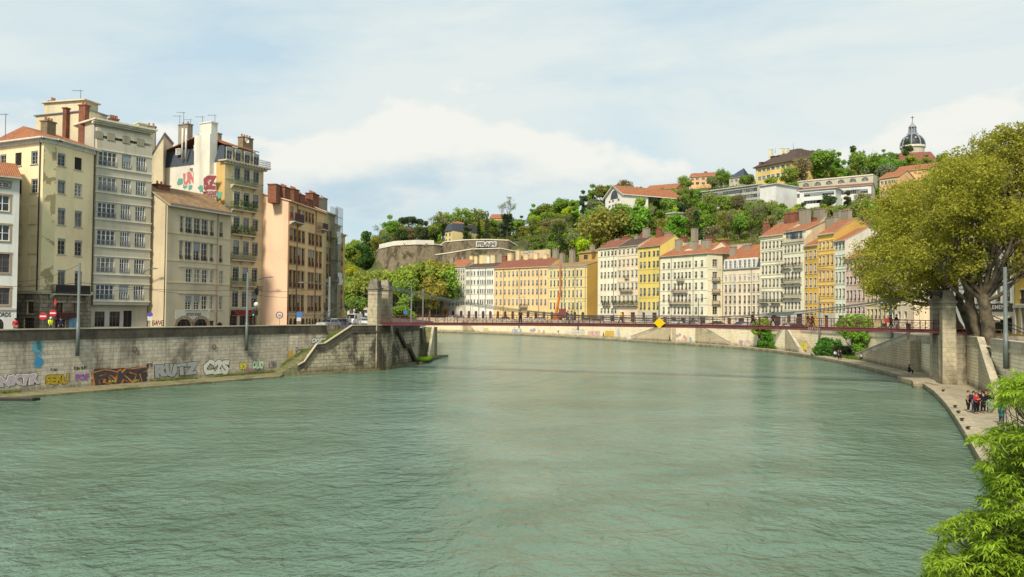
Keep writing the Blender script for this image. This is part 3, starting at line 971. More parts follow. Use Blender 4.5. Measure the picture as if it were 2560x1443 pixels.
# ------------------------------------------------------------------ left bank houses
def win(frame=WHITE, **k):
 d = dict(frame=frame); d.update(k); return d
P_YEL = plaster('yellow_render', (0.84, 0.69, 0.43), .2)
P_WHITE = plaster('whitewash', (0.62, 0.62, 0.58), .3)
P_CREAMW = plaster('cream_gable', (0.66, 0.56, 0.38), .5)
P_GREY30 = plaster('grey_cream_render', (0.50, 0.46, 0.36), .3)
P_CREAM4 = plaster('warm_cream_render', (0.60, 0.50, 0.34), .25)
P_BEIGE5 = plaster('beige_render', (0.60, 0.48, 0.27), .3)
P_OCHRE5 = plaster('ochre_side', (0.58, 0.40, 0.16), .4)
P_WHITE5 = plaster('white_gable', (0.70, 0.67, 0.58), .4)
P_PINK = plaster('pink_render', (0.80, 0.54, 0.37), .22)
P_ORANGE6 = plaster('apricot_render', (0.72, 0.48, 0.25), .25)
P_DULL = plaster('dull_yellow_render', (0.50, 0.40, 0.22), .4)
P_GROUND = masonry('rusticated_stone', (0.36, 0.31, 0.22), (0.32, 0.27, 0.19), (0.10, 0.08, 0.06), 1.1, .5, .5, mscale=.03)
SURR_BROWN = plaster('brown_stone_frame', (0.34, 0.26, 0.16), .5)
BLUEDOOR = plain('blue_door', (0.16, 0.36, 0.52), .5)
# --- the white house at the left edge
a, b = plan(-110, 84.5), plan(41, 88)
B = Bld('white rendered house with brown stone window frames at the left edge, record shop below', a, b, Z_LROAD, seed=1)
ze = B.zof(41, 441)
r_ = B.windows(B.f, [-90, -50, 6], [(456, 468), (488, 528), (562, 602), (635, 682), (720, 762)], 1.35, win(WHITE, surround=SURR_BROWN, sw=.2, rows=2, sill=True, novar=True), 10, over={(3, 2): win(WOOD, surround=SURR_BROWN, sw=.2, novar=True), (4, 2): win(WOOD, surround=SURR_BROWN, sw=.2, novar=True)})
g = B.openings(B.f, [(-80, -40, 792, 'shop'), (-30, 10, 795, 'arch')])
B.wall(B.f, -.4, ze, r_ + g)
B.sides(11, ze, ze + 1.6)
B.build_wall(P_WHITE)
B.gable_roof(11, ze, ze + 2.2, TILE_OR, .8)
B.bands([B.zof(20, 773)], STONE, .12, .25)
u, z_ = B.f.px(-8, 797); ux, uz = B.f.d, V((0, 0, 1))
O = hit_plane(-26, 792, B.f.a, B.f.n); E = hit_plane(27, 780, B.f.a, B.f.n)
lettering('shop_lettering', 'RECORDS', O, B.f.d, uz, (E - O).dot(B.f.d), .5, (.02, .02, .02), B.f.n, B.root, proud=.03, offset=.02)
# --- the yellow corner house
p1, p2, p3 = plan(99, 92.0), plan(132, 93.3), plan(226, 99.2)
pl = plan(-20, 95.6)
B = Bld('yellow corner house with peeling plaster on its chamfered corner and orange tiled roof', p2, p3, Z_LROAD, seed=2)
FL, FC = Face(B, pl, p1), Face(B, p1, p2)
ze = B.zof(132, 350)
st = win(GREYBLUE, blind=.14, rows=3, surround=None)
rows = [(383, 415), (450, 484), (520, 562), (596, 636), (675, 714)]
r_ = B.windows(B.f, [154, 196], rows, 1.2, st, 154, over={(0, 1): win(closed=True, blindmat=DOORDARK), (1, 1): win(blind=.12, glass=GLASS_CURTAIN, novar=True)})
r_ += B.windows(B.f, [149, 190], [(757, 783)], 1.3, win(WOOD, surround=STONE), 149)
g = B.openings(B.f, [(137, 165, 800, 'shop'), (172, 201, 790, 'door', BLUEDOOR)])
B.wall(B.f, -.4, ze, r_ + g)
rl = B.windows(FL, [8, 46, 86], [(377, 410), (447, 482)], 1.2, win(GREYBLUE, blind=.1, surround=None), 86, over={(0, 1): win(closed=True, blindmat=DOORDARK), (1, 1): win(closed=True, blindmat=DOORDARK)})
bl = win(closed=True, blindmat=P_YEL, sill=True, inset=.12)
rl += B.windows(FL, [46, 82], [(514, 560), (589, 634), (666, 712)], 1.25, bl, 82)
rl += B.windows(FL, [42, 76], [(754, 784)], 1.2, win(WOOD, surround=STONE), 76)
gl = B.openings(FL, [(60, 86, 795, 'shop')])
B.wall(FL, -.4, ze, rl + gl)
wall = B.wallmb
lp = [B.inv @ V((*p, B.base)) for p in ((p3 + (p3 - p2).normalized().cross(V((0, 0, -1))) * 10).xy, (pl + V((-2, 12, 0))).xy)]
q3, ql = B.inv @ V((p3.x, p3.y, B.base)), B.inv @ V((pl.x, pl.y, B.base))
q1 = B.inv @ V((p1.x, p1.y, B.base)); q2 = V((0, 0, 0))
wall.quad((q3.x, q3.y, -.4), (lp[0].x, lp[0].y, -.4), (lp[0].x, lp[0].y, ze), (q3.x, q3.y, ze))
wall.quad((lp[0].x, lp[0].y, -.4), (lp[1].x, lp[1].y, -.4), (lp[1].x, lp[1].y, ze), (lp[0].x, lp[0].y, ze))
wall.quad((lp[1].x, lp[1].y, -.4), (ql.x, ql.y, -.4), (ql.x, ql.y, ze), (lp[1].x, lp[1].y, ze))
B.build_wall(P_YEL)
cm_ = MB(); punched(cm_, FC.L, 2.6, ze, []); FC.tr(cm_)
cm_.build('corner_panel', peeling('peeling_yellow', (0.76, 0.65, 0.38), (0.36, 0.29, 0.16)), B.root)
zg = B.zof(132, 735)
for F_ in (B.f, FC, FL):
 t = MB(); punched(t, F_.L, -.4, zg, [q for q in (r_ + g if F_ is B.f else rl + gl if F_ is FL else []) if q[3] < zg], -.06, .05); F_.tr(t)
 t.build('ground_storey', P_GROUND, B.root)
 t = MB(); t.box((-.06, -.3, zg), (F_.L + .06, -.002, zg + .35)); F_.tr(t); t.build('string_course', STONE, B.root)
 t = MB(); t.box((-.5, -.75, ze - .02), (F_.L + .5, -.002, ze + .16)); t.box((-.1, -.18, ze - .45), (F_.L + .1, -.0025, ze - .021)); F_.tr(t)
 t.build('eaves', LIGHTBLIND, B.root)
# roof: hipped over the corner
def rl2(p, z_): q = B.inv @ V((p.x, p.y, B.base)); return V((q.x, q.y, z_))
def outw(p, n_, d=.75): return p + n_ * d
ea = ze + .17
P1 = outw(p1, (FL.n + FC.n).normalized()); P2 = outw(p2, (B.f.n + FC.n).normalized()); P3 = outw(p3, B.f.n) + B.f.d * .5; PL = outw(pl, FL.n)
apex = (p1 + p2) / 2 - FC.n * 6.5
apl = pl - FL.n * 6.5; apr = p3 - B.f.n * 6.0
ha = ea + 2.3
mb = MB()
for pts in ([rl2(P1, ea), rl2(P2, ea), rl2(apex, ha)], [rl2(P2, ea), rl2(P3, ea), rl2(apr, ha), rl2(apex, ha)], [rl2(PL, ea), rl2(P1, ea), rl2(apex, ha), rl2(apl, ha)],
   [rl2(apex, ha), rl2(apr, ha), V((lp[0].x, lp[0].y, ea)), V((lp[1].x, lp[1].y, ea)), rl2(apl, ha)]):
 mb.slab(pts, .12, 0, 1)
B.roof = mb.build('roof', [TILE_OR, STONE], B.root)
B.chimney(121, 307, 22, 3.0, masonry('stone_chimney', (0.30, 0.24, 0.15), (0.26, 0.21, 0.13), (0.17, 0.13, .09), .5, .18, .4), ea + .6, 1.0, 3, cap=True)
B.pipe(97, zg, ze, FL, IRON, 600)
B.balcony(127, 214, 713, 735, .8, IRON, STONE, plants=False, solid=True)
mb = MB(); mb.box((.5, -.35, B.zof(150, 795)), (3.4, -.08, B.zof(150, 782))); B.f.tr(mb); mb.build('awning', plain('red_flower_box', (.10, .03, .03), .8), B.root)  # one plain box standing for the dark reddish flower boxes
# --- the grey-cream block of the 1930s with window bands
a, b = plan(224, 99.6), plan(367, 105.6)
B = Bld('tall grey-cream apartment block with sill bands and a projecting window bay', a, b, Z_LROAD, 'apartment_block', 'apartment block', seed=3)
ze = B.zof(230, 301)
oz0, oz1 = B.zof(240, 762), B.zof(240, 346)
Y = -.75; u0 = B.f.px(238, 565, Y)[0]
r_ = B.windows(B.f, [258, 296, 332], [(320, 343)], [1.35, 1.3, 1.3], win(WHITE, leaves=3, rows=1, sill=False, surround=None), 258, 331)
g = B.openings(B.f, [(237, 262, 779, 'shop', LIGHTBLIND), (274, 300, 779, 'shop', LIGHTBLIND), (309, 330, 777, 'door', DOORDARK)])
B.wall(B.f, -.4, ze, r_ + g)
B.sides(9, ze)
B.build_wall(P_GREY30)
rows = [(387, 423), (449, 484), (513, 550), (580, 617), (647, 684), (713, 750)]
t = MB()
ro = B.windows(B.f, [266, 313, 350], rows, [2.3, 1.25, 1.35], win(WHITE, leaves=4, rows=3, sill=False, surround=None, rail=.75, railmat=ZINC, fw=.09), 313, 565, y=Y)
t2 = MB(); punched(t2, B.L - .1, oz0, oz1, [q[:4] for q in ro], Y, .22, 0, u0)
t2.quad((u0, 0, oz0), (u0, Y, oz0), (u0, Y, oz1), (u0, 0, oz1)); t2.quad((B.L - .1, Y, oz0), (B.L - .1, 0, oz0), (B.L - .1, 0, oz1), (B.L - .1, Y, oz1))
t2.quad((u0, Y, oz1), (B.L - .1, Y, oz1), (B.L - .1, 0, oz1), (u0, 0, oz1)); t2.quad((u0, 0, oz0), (B.L - .1, 0, oz0), (B.L - .1, Y, oz0), (u0, Y, oz0))
B.f.tr(t2); t2.build('bay', P_GREY30, B.root)
for (yt, yb) in rows:
 z_ = B.f.px(313, yb, Y)[1]
 mb = MB(); mb.box((u0 - .1, Y - .12, z_ - .28), (B.L, Y - .002, z_ - .1)); B.f.tr(mb); mb.build('sill_band', PALESTONE, B.root)
 z_ = B.f.px(313, yt, Y)[1]
 mb = MB(); mb.box((u0 - .1, Y - .07, z_ + .12), (B.L, Y - .002, z_ + .26)); B.f.tr(mb); mb.build('string_course', PALESTONE, B.root)
zt = B.f.px(296, 346, Y)[1]
mb = MB(); mb.box((u0, Y, zt), (B.L - .1, Y + .15, zt + 1.0)); mb.box((u0, Y + .15, zt), (u0 + .15, -.002, zt + 1.0)); B.f.tr(mb); mb.build('parapet', P_GREY30, B.root)
for px in (247, 277, 315, 351):
 u, z_ = B.f.px(px, 358 + (px - 277) * .14, Y)
 mb = MB(); mb.box((u - .5, Y - .02, zt - .55), (u + .5, Y - .006, zt + .45), 0)
 for k in range(8): mb.box((u - .47 + k * .125, Y - .06, zt - .5), (u - .41 + k * .125, Y - .02, zt + .4), 1)
 B.f.tr(mb); mb.build('grille', [DOORDARK, STONE], B.root)
mb = MB(); mb.box((-.4, -1.15, ze), (B.L + .45, 9.5, ze + .22)); mb.box((-.3, -.8, ze - .2), (B.L + .3, -.003, ze - .002)); mb.box((-.3, -.4, ze - .4), (B.L + .2, -.004, ze - .202))
mb.box((3.0, 3, ze + .22), (B.L, 5, ze + .9))
B.roof = mb.build('roof', PALESTONE, B.root)
B.chimney(284, 300, 20, 3.2, BRICK, ze + .2, .7, 4)
B.chimney(353, 312, 22, 6, P_CREAMW, ze + .2, .9, 0)
B.pipe(229, -.2, ze - .4, None, GREYBLUE, 560)
# blank gable of the taller house behind the corner house
def blank(label, quad_px, D0, D1, thick, mat_, base, name='town_house', chims=(), roofmat=None):
 """a taller house of which only a blank side wall shows above its neighbour"""
 (xa, ya), (xb, yb) = quad_px
 a, b = plan(xa, D0), plan(xb, D1)
 B = Bld(label, a, b, base, name)
 za, zb = B.zof(xa, ya), B.zof(xb, yb)
 n = thick; mb = B.wallmb
 mb.quad((0, 0, -.3), (B.L, 0, -.3), (B.L, 0, zb), (0, 0, za)); mb.quad((B.L, 0, -.3), (B.L, n, -.3), (B.L, n, zb), (B.L, 0, zb))
 mb.quad((0, n, -.3), (0, 0, -.3), (0, 0, za), (0, n, za)); mb.quad((B.L, n, -.3), (0, n, -.3), (0, n, za), (B.L, n, zb))
 B.build_wall(mat_)
 mb = MB(); mb.slab([(-.2, -.2, za + .14), (B.L + .2, -.2, zb + .14), (B.L + .2, n + .2, zb + .14), (-.2, n + .2, za + .14)], .13, 0)
 B.roof = mb.build('roof', roofmat or ZINC, B.root)
 for c in chims: B.chimney(*c)
 return B
B = blank('tall cream house with a blank stained gable and brick flues above the yellow house', ((77, 292), (213, 278)), 104, 101.8, 3, P_CREAMW, Z_LROAD,
      chims=[(133, 256, 11, 3, BRICK, 14, .8, 2), (166, 273, 9, -.3, BRICK, 10, .6, 0), (211, 266, 16, -.3, BRICK, 10, .8, 2), (165, 278, 36, 4, BRICK, 18, .8, 4)])
mb = MB(); u, z_ = B.f.px(140, 268, 3.0); u1 = B.f.u(196, 268)
mb.box((u, 1.0, 16), (u1, 3.4, z_)); mb.box((u - .3, .7, z_), (u1 + .3, 3.6, z_ + .18)); B.f.tr(mb); mb.build('attic_storey', P_CREAMW, B.root)
B = blank('narrow cream house glimpsed over the roofs between the grey block and the slate mansard', ((366, 400), (400, 332)), 121, 121.5, 8, P_CREAMW, Z_LROAD, chims=[(378, 318, 22, 1.0, GREYCHIM, 16, .9, 2)])
# --- low cream house with two arches
a, b = plan(414, 104.5), plan(573, 115.2)
B = Bld('low cream five-storey house with window rows and two stone arches of a bistro', a, b, Z_LROAD, seed=4)
ze = B.zof(416, 507)
wc = [454, 472, 493, 512, 530, 553]
WOODW = plain('cream_joinery', (.52, .48, .40), .6)
st = win(WOODW, rail=.55, railmat=plain('plum_iron', (.07, .045, .045), .6), rows=3, surround=None, inset=.2)
r_ = []
r_ += B.windows(B.f, wc, [(544, 583), (605, 650)], [.6, 1.15, 1.15, 1.15, .65, .65], st, 472, 560)
r_ += B.windows(B.f, wc[1:], [(672, 706), (739, 774)], [1.05, 1.05, 1.0, .6, .65], win(WHITE, surround=None, sill=True), 472, 690)
g = B.openings(B.f, [(441, 480, 797, 'arch'), (484, 520, 797, 'arch'), (524, 535, 802, 'door'), (542, 557, 806, 'arch')])
B.wall(B.f, -.4, ze, r_ + g)
B.sides(9.5, ze, ze + 2.6)
B.build_wall(P_CREAM4)
B.gable_roof(9.5, ze, ze + 2.9, TILE_OLD, .75, .3, th=.16)
B.cornice(ze, ZINC, .6, .45, brackets=True)
for y_ in (587, 654, 708): B.bands([B.zof(472, y_)], P_CREAM4, .1, .16)
for yt in (541, 602, 669, 736):
 u, z_ = B.f.px(447, yt + .5); u1 = B.f.u(541, yt + 12)
 mb = MB(); mb.box((u, -.12, z_ + .1), (u1, -.002, z_ + .26)); B.f.tr(mb); mb.build('drip_mould', STONE, B.root)
B.pipe(544, 0, ze - .3, None, plain('beige_pipe', (.36, .27, .17), .6), 600)
B.pipe(412, 0, ze - .3, None, PIPE, 600)
B.chimney(403, 465, 30, 4.2, BRICK, ze + 1, 1.2, 3)
B.chimney(523, 483, 18, 5.5, BRICK, ze + 1, .9, 0)
O = hit_plane(465, 790, B.f.a, B.f.n); E = hit_plane(503, 785, B.f.a, B.f.n)
u, z_ = B.f.px(438, 793); u1, z1 = B.f.px(523, 779)
mb = MB(); mb.box((u, -.05, z_ - .3), (u1, -.003, z1 + .15)); B.f.tr(mb); mb.build('sign_board', PALESTONE, B.root)
lettering('shop_lettering', 'BISTROT BONDY', V((O.x, O.y, O.z)), B.f.d, V((0, 0, 1)), (E - O).dot(B.f.d), .42, (.02, .02, .02), B.f.n, B.root, proud=.07, offset=.01)
for i, (x0, x1) in enumerate(((441, 480), (484, 520))):
 u, z_ = B.f.px(x0, 797); u1 = B.f.u(x1, 797); w = (u1 - u) / 2; cx = (u + u1) / 2; zs = z_ - w
 mb = MB(); n = 11
 for k in range(n):
  a0, a1 = math.pi * k / n + .012, math.pi * (k + 1) / n - .012
  q = [(cx + math.cos(t) * rr, zs + math.sin(t) * rr) for t, rr in ((a0, w + .01), (a0, w + .45), (a1, w + .45), (a1, w + .01))]
  mb.mesh([(x, -.06, z) for x, z in q] + [(x, -.002, z) for x, z in q], [(3, 2, 1, 0), (0, 1, 5, 4), (1, 2, 6, 5), (2, 3, 7, 6), (3, 0, 4, 7)])
 B.f.tr(mb); mb.build('arch_stones', SURR_BROWN, B.root)
sd = V((-B.f.d.y, B.f.d.x, 0))
Pq = B.f.a - B.f.d * .02
def side_rect(x0, y0, x1, y1, P, n):
 p = hit_plane(x0, y1, P, n); q = hit_plane(x1, y0, P, n)
 ux = V((q.x - p.x, q.y - p.y, 0)); w = ux.length; ux.normalize()
 return p, ux, w, q.z - p.z
nS = -B.f.d
p, ux, w, h = side_rect(381, 801, 409, 814, B.f.a, nS)
lettering('graffiti', 'BAVE', p, ux, V((0, 0, 1)), w, h, (.03, .03, .03), nS, B.root, label='black spray tag on the side wall of the bistro house', wob=.06)
p, ux, w, h = side_rect(391, 798, 411, 806, B.f.a, nS)
lettering('graffiti', 'MO', p + V((0, 0, -.2)), ux, V((0, 0, 1)), w * .6, h * .8, (.40, .07, .06), nS, B.root, label='red spray tag beside the black tag', wob=.05)
# --- tall beige house with slate mansard and graffiti on its gable
a, b = plan(556, 117.2), plan(653, 124.2)
B = Bld('tall beige house with green balconies, slate mansard and a graffitied white gable', a, b, Z_LROAD, seed=5)
ze = B.zof(600, 411)
cols = [567, 591, 615, 638]
wsh = win(GREYBLUE, surround=PALESTONE, blind=.12, leaves=2, rows=4, sw=.12)
r_ = B.windows(B.f, cols, [(416, 453), (479, 514), (541, 573), (601, 637), (667, 703), (727, 768)], 1.25, wsh, 591, 560)
g = B.openings(B.f, [(577, 592, 790, 'shop'), (598, 614, 790, 'shop'), (619, 632, 790, 'shop')])
B.wall(B.f, -.4, ze, r_ + g)
dep = 15.0
B.wallmb.quad((B.L, 0, -.4), (B.L, dep, -.4), (B.L, dep, ze), (B.L, 0, ze)); B.wallmb.quad((B.L, dep, -.4), (0, dep, -.4), (0, dep, ze), (B.L, dep, ze))
B.build_wall(P_BEIGE5)
mb = MB(); mb.quad((0, 1.9, -.4), (0, 0, -.4), (0, 0, ze), (0, 1.9, ze)); mb.build('side_wall', P_OCHRE5, B.root)
FS = Face(B, B.f.a + sd * 0 + V((-B.f.d.y, B.f.d.x, 0)) * dep, B.f.a + V((-B.f.d.y, B.f.d.x, 0)) * 1.9)
rs = B.windows(FS, [442], [(411, 438)], 1.0, win(WHITE, surround=None, sill=False, novar=True), 442)
rs += B.windows(FS, [478], [(421, 432)], .7, win(WHITE, surround=None, sill=False, novar=True, rows=1), 478)
t = MB(); punched(t, FS.L, -.4, ze, rs); FS.tr(t); t.build('gable_wall', P_WHITE5, B.root)
# chimney breast
u0, u1 = FS.u(497, 400), FS.u(536, 400); zt = FS.z(515, 312)
mb = MB(); mb.box((u0, -.9, 6), (min(u1, FS.L - .05), .5, FS.z(515, 340))); mb.box((u0 + .9, -.7, FS.z(515, 340)), (min(u1, FS.L - .05), .5, zt)); mb.box((u0 + .8, -.8, zt), (min(u1, FS.L - .05) + .1, .6, zt + .2))
FS.tr(mb); mb.build('chimney_breast', P_WHITE5, B.root)
mans = ze + (B.zof(591, 363) - B.zof(591, 408))
ins = 1.2
mb = MB()
mb.quad((ins, .9, ze), (B.L - .15, .9, ze), (B.L - .5, 1.3, mans), (ins + .2, 1.3, mans), m=2)
mb.quad((-.05, dep, ze), (-.05, .2, ze), (.9, 1.2, mans), (.9, dep, mans), m=0)
mb.quad((-.05, .2, ze), (ins, .9, ze), (ins + .2, 1.3, mans), (.9, 1.2, mans), m=0)
mb.quad((B.L, .9, ze), (B.L, dep, ze), (B.L - .5, dep, mans), (B.L - .5, 1.3, mans), m=0)
mb.slab([(.6, .8, mans + .1), (B.L - .2, .8, mans + .1), (B.L - .6, 6, mans + 1.7), (.6, 6, mans + 2.2)], .15, 1, 1)
mb.slab([(.6, 6, mans + 2.2), (B.L - .6, 6, mans + 1.7), (B.L - .2, dep, mans + .1), (.6, dep, mans + .1)], .15, 1, 1)
B.roof = mb.build('roof', [SLATE, TILE_OR, P_BEIGE5], B.root)
for px, py in ((570, 379), (592, 384), (615, 391), (637, 397)):
 u, z_ = B.f.px(px, py, .9)
 me = window_mesh(1.1, 2.3, dict(frame=GREYBLUE, surround=PALESTONE, sw=.08, blind=.2, sill=False, inset=.02))
 link_mesh('window', me, B.root, (u - .55, .62, ze + .05))
for px, y0, y1, ww in ((444, 373, 387, .9), (488, 364, 377, .6)):
 u, z_ = FS.px(px, y1); h = FS.px(px, y0)[1] - z_
 me = window_mesh(ww, round(h, 1), dict(frame=WHITE, glass=GLASS_CURTAIN if px == 444 else GLASS, sill=False, surround=WHITE, sw=.1, inset=.0))
 o = link_mesh('window', me, B.root, FS.M @ V((u - ww / 2, .1, z_)), FS.lrz)
mb = MB(); mb.box((-.5, -.9, ze), (B.L + .75, 1.0, ze + .22)); mb.box((-.2, -.5, ze - .35), (B.L + .3, -.003, ze - .002))
for k in range(14): mb.box((B.L * k / 14 + .1, -.85, ze - .16), (B.L * k / 14 + .35, -.501, ze - .002))
mb.build('cornice', STONE, B.root)
mb = MB()
for zz in (.3, .65, 1.0): mb.box((1.2, -.82, ze + .22 + zz - .02), (B.L + .7, -.78, ze + .22 + zz + .02)); mb.box((B.L + .66, -.78, ze + .22 + zz - .02), (B.L + .7, 1.0, ze + .22 + zz + .02))
for k in range(40): mb.box((1.2 + (B.L - .5) * k / 39 - .015, -.815, ze + .22), (1.2 + (B.L - .5) * k / 39 + .015, -.785, ze + 1.2))
mb.build('roof_railing', IRON, B.root)
for x0, x1, yr, ys in ((578, 635, 447, 466), (576, 634, 508, 527), (574, 633, 570, 588), (573, 632, 633, 651), (572, 632, 697, 715)):
 B.balcony(x0, x1, yr, ys, .8, GREENIRON, STONE, plants=(yr in (570, 508)))
for y_ in (452, 520, 582, 645, 772): B.bands([B.zof(600, y_)], STONE, .08, .18)
B.chimney(614, 347, 26, 3.6, masonry('stone_chimney2', (0.32, 0.26, 0.17), (0.28, 0.22, 0.14), (0.2, 0.16, .1), .4, .2, .3), mans + .3, 1.1, 4)
B.chimney(545, 336, 10, 6.5, GREYCHIM, mans, .8, 0)
B.chimney(464, 314, 24, 7.0, GREYCHIM, ze, 1.0, 2, FS)
for px in (458, 467): 
 u = FS.u(px, 360); mb = MB(); mb.tube([(u, -.15, FS.z(px, 400)), (u, -.15, FS.z(px, 322))], .16, 8); FS.tr(mb); mb.build('flue_pipe', LIGHTBLIND, B.root, smooth=True)
mb = MB(); u, z_ = B.f.px(615, 352, 3.0); mb.lathe([(.0, 0), (.25, .03), (.45, .12), (.43, .14)], (0, 0, 0), 14)
dm = mb.build('satellite_dish', WHITE, B.root); dm.location = (u, 2.9, z_); dm.rotation_euler = (math.radians(80), 0, 0)
# shop front
u, z_ = B.f.px(582, 788); u1, z1 = B.f.px(640, 776)
mb = MB(); mb.box((u - .4, -.22, z_), (u1 + .2, -.10, z1)); B.f.tr(mb); mb.build('sign_board', plain('black_fascia', (.015, .013, .013), .5), B.root)
REDP = plain('dark_red_shopfront', (.10, .012, .018), .5)
for x0, x1 in ((575, 577.3), (592, 598), (614, 619), (632, 637)):
 q0, q1 = B.f.u(x0, 800), B.f.u(x1, 800)
 mb = MB(); mb.box((q0, -.09, -.1), (q1, -.003, z_ - .01)); B.f.tr(mb); mb.build('shop_pillar', REDP if x0 != 592 else STONE, B.root)
O = hit_plane(585, 787, B.f.a + B.f.n * .2, B.f.n); E = hit_plane(633, 778, B.f.a + B.f.n * .2, B.f.n)
lettering('shop_lettering', 'TACOSLAND', O, B.f.d, V((0, 0, 1)), (E - O).dot(B.f.d), .55, (.75, .05, .06), B.f.n, B.root, proud=.05, offset=.012)
# the big graffiti on the gable
gP, gn = FS.a + FS.n * .02, FS.n
def gable_text(t, x0, y0, x1, y1, layers, lab, tilt=0.0):
 p, ux, w, h = side_rect(x0, y0, x1, y1, gP, gn)
 uz = V((ux.x * tilt, ux.y * tilt, 1))
 return lettering('graffiti', t, p, ux, uz, w, h, None, gn, B.root, layers=layers, label=lab, wob=.05)
gable_text('UNK', 457, 425, 508, 465, [(.14, (.75, .62, .56), .02), (.075, (.52, .17, .16), .05)], 'fat pinkish red spray letters high on the white gable')
gP = gP + gn * .95
gable_text('SZ', 508, 436, 544, 478, [(.12, (.62, .50, .46), .02), (.075, (.26, .06, .07), .05)], 'fat dark red spray letters on the chimney breast')
gable_text('AWC', 509, 476, 542, 497, [(.10, (.55, .45, .42), .03), (.05, (.24, .07, .09), .06)], 'small dark red spray letters under the big ones')
for (cx_, cy_, r0) in ((450, 455, .62), (462, 466, .45), (476, 468, .4), (502, 471, .5), (549, 488, .6)):
 p = hit_plane(cx_, cy_, FS.a + gn * (.03 if cx_ < 497 else .97), gn)
 mb = MB(); vs = []
 for k in range(14):
  an = 2 * math.pi * k / 14; rr = r0 * rng.uniform(.7, 1.15)
  vs.append(p + V((FS.d.x, FS.d.y, 0)) * math.cos(an) * rr * 1.2 + V((0, 0, 1)) * math.sin(an) * rr)
 mb.quad(*vs); o = mb.build('graffiti', GRAFF, B.root, world=True, color=(.12, .33, .26))
 o['label'] = 'blue-green spray cloud behind the red letters'
# --- pink gable and apricot front
a = plan(717, 123.0); dd = V((.125, 1, 0)).normalized()
bE = cut_px([a, a + dd * 60], 807)
B = Bld('long apricot house with rows of narrow windows over arches and a plain pink gable', a, bE, Z_LROAD, seed=6)
ze = B.zof(717, 500)
cols = [727, 737, 747.6, 757.6, 774, 782, 792, 801]
st = win(plain('olive_joinery', (.16, .13, .07), .6), surround=plaster('tan_frames', (.42, .27, .13), .2), sw=.12, rail=.8, railmat=plain('maroon_rail', (.14, .06, .055), .6), fw=.06, rows=4)
r_ = B.windows(B.f, cols, [(571, 601), (616, 659), (676, 719), (737, 779)], 1.12, st, 727, 620)
r_ += B.windows(B.f, [721, 729.5, 748, 757.6, 766, 774, 782], [(524, 549)], .9, st, 748, 535)
g = B.openings(B.f, [(723, 731.5, 796, 'arch'), (733.5, 741.5, 796, 'arch'), (753, 762, 796, 'arch'), (765, 770, 796, 'arch'), (772, 777.5, 796, 'arch'), (779.5, 784.5, 796, 'arch'), (787, 793, 796, 'arch'), (796, 802.5, 796, 'arch')])
B.wall(B.f, -.4, ze, r_ + g)
dep = 12
B.wallmb.quad((B.L, 0, -.4), (B.L, dep, -.4), (B.L, dep, ze), (B.L, 0, ze)); B.wallmb.quad((B.L, dep, -.4), (0, dep, -.4), (0, dep, ze), (B.L, dep, ze))
B.build_wall(P_ORANGE6)
FG = Face(B, B.f.a + V((-13, 3.6, 0)), B.f.a)
rdg = FG.z(664, 474)
mb = MB(); mb.quad((0, 0, -.4), (FG.L, 0, -.4), (FG.L, 0, ze), (FG.L * .45, 0, rdg), (0, 0, ze)); FG.tr(mb); mb.build('gable_wall', P_PINK, B.root)
bk = FG.M @ V((0, 0, 0)); rdp = FG.M @ V((FG.L * .45, 0, 0)); Lx = B.L
mb = MB()
mb.slab([(-.3, -.55, ze + .0), (Lx + .2, -.55, ze), (Lx + .2, rdp.y, rdg + .12), (rdp.x - .3, rdp.y, rdg + .12)], .16, 0, 1)
mb.slab([(rdp.x - .3, rdp.y, rdg + .12), (Lx + .2, rdp.y, rdg + .12), (Lx + .2, bk.y, ze), (bk.x - .3, bk.y, ze)], .16, 0, 1)
B.roof = mb.build('roof', [TILE_OR, P_PINK], B.root)
for (px, yt, w_, v, mm, po) in ((691, 466, 22, 2.2, BRICK, 0), (709, 471, 14, 1.5, BRICK, 4), (732, 476, 13, 2.6, BRICK, 4), (747, 489, 13, 2.6, BRICK, 3), (764, 500, 16, 2.8, BRICK, 3), (781, 487, 16, 2.8, BRICK, 5), (793, 498, 17, 3.4, GREYCHIM, 3), (804, 497, 12, 3.6, GREYCHIM, 1)):
 B.chimney(px, yt, w_, v, mm, ze - .5, 1.4, po)
for px in (720, 741.5, 788): B.pipe(px, 0, ze - .2, None, plain('rust_pipe', (.30, .12, .05), .6), 620)
B.bands([B.zof(727, 786)], STONE, .12, .25)
B.balcony(722, 746, 535, 556, 1.1, plain('plum_panel', (.15, .07, .075), .6), STONE, solid=True)
B.balcony(793, 806.5, 559, 574, 1.1, plain('plum_panel', (.15, .07, .075), .6), STONE, solid=True)
# lantern bracket and round sign on the pink gable
p = hit_plane(656, 727, FG.a, FG.n); q = hit_plane(699, 791, FG.a, FG.n)
def on_wall(px, py, F_): return hit_plane(px, py, F_.a, F_.n)
o = thing('wall_lantern', 'old iron lantern hung on a bracket from the pink gable', 'lantern', p)
mb = MB(); mb.bar((0, 0, .6), FG.n * 1.6 + V((0, 0, .7)), .07); mb.bar((0, 0, 0), FG.n * 1.4 + V((0, 0, .62)), .05); mb.build('bracket', IRON, o)
mb = MB(); c = FG.n * 1.5; mb.lathe([(.08, -.75), (.22, -.62), (.30, .1), (.34, .14), (.12, .42), (.04, .62)], c, 8); mb.build('lantern_body', IRON, o)
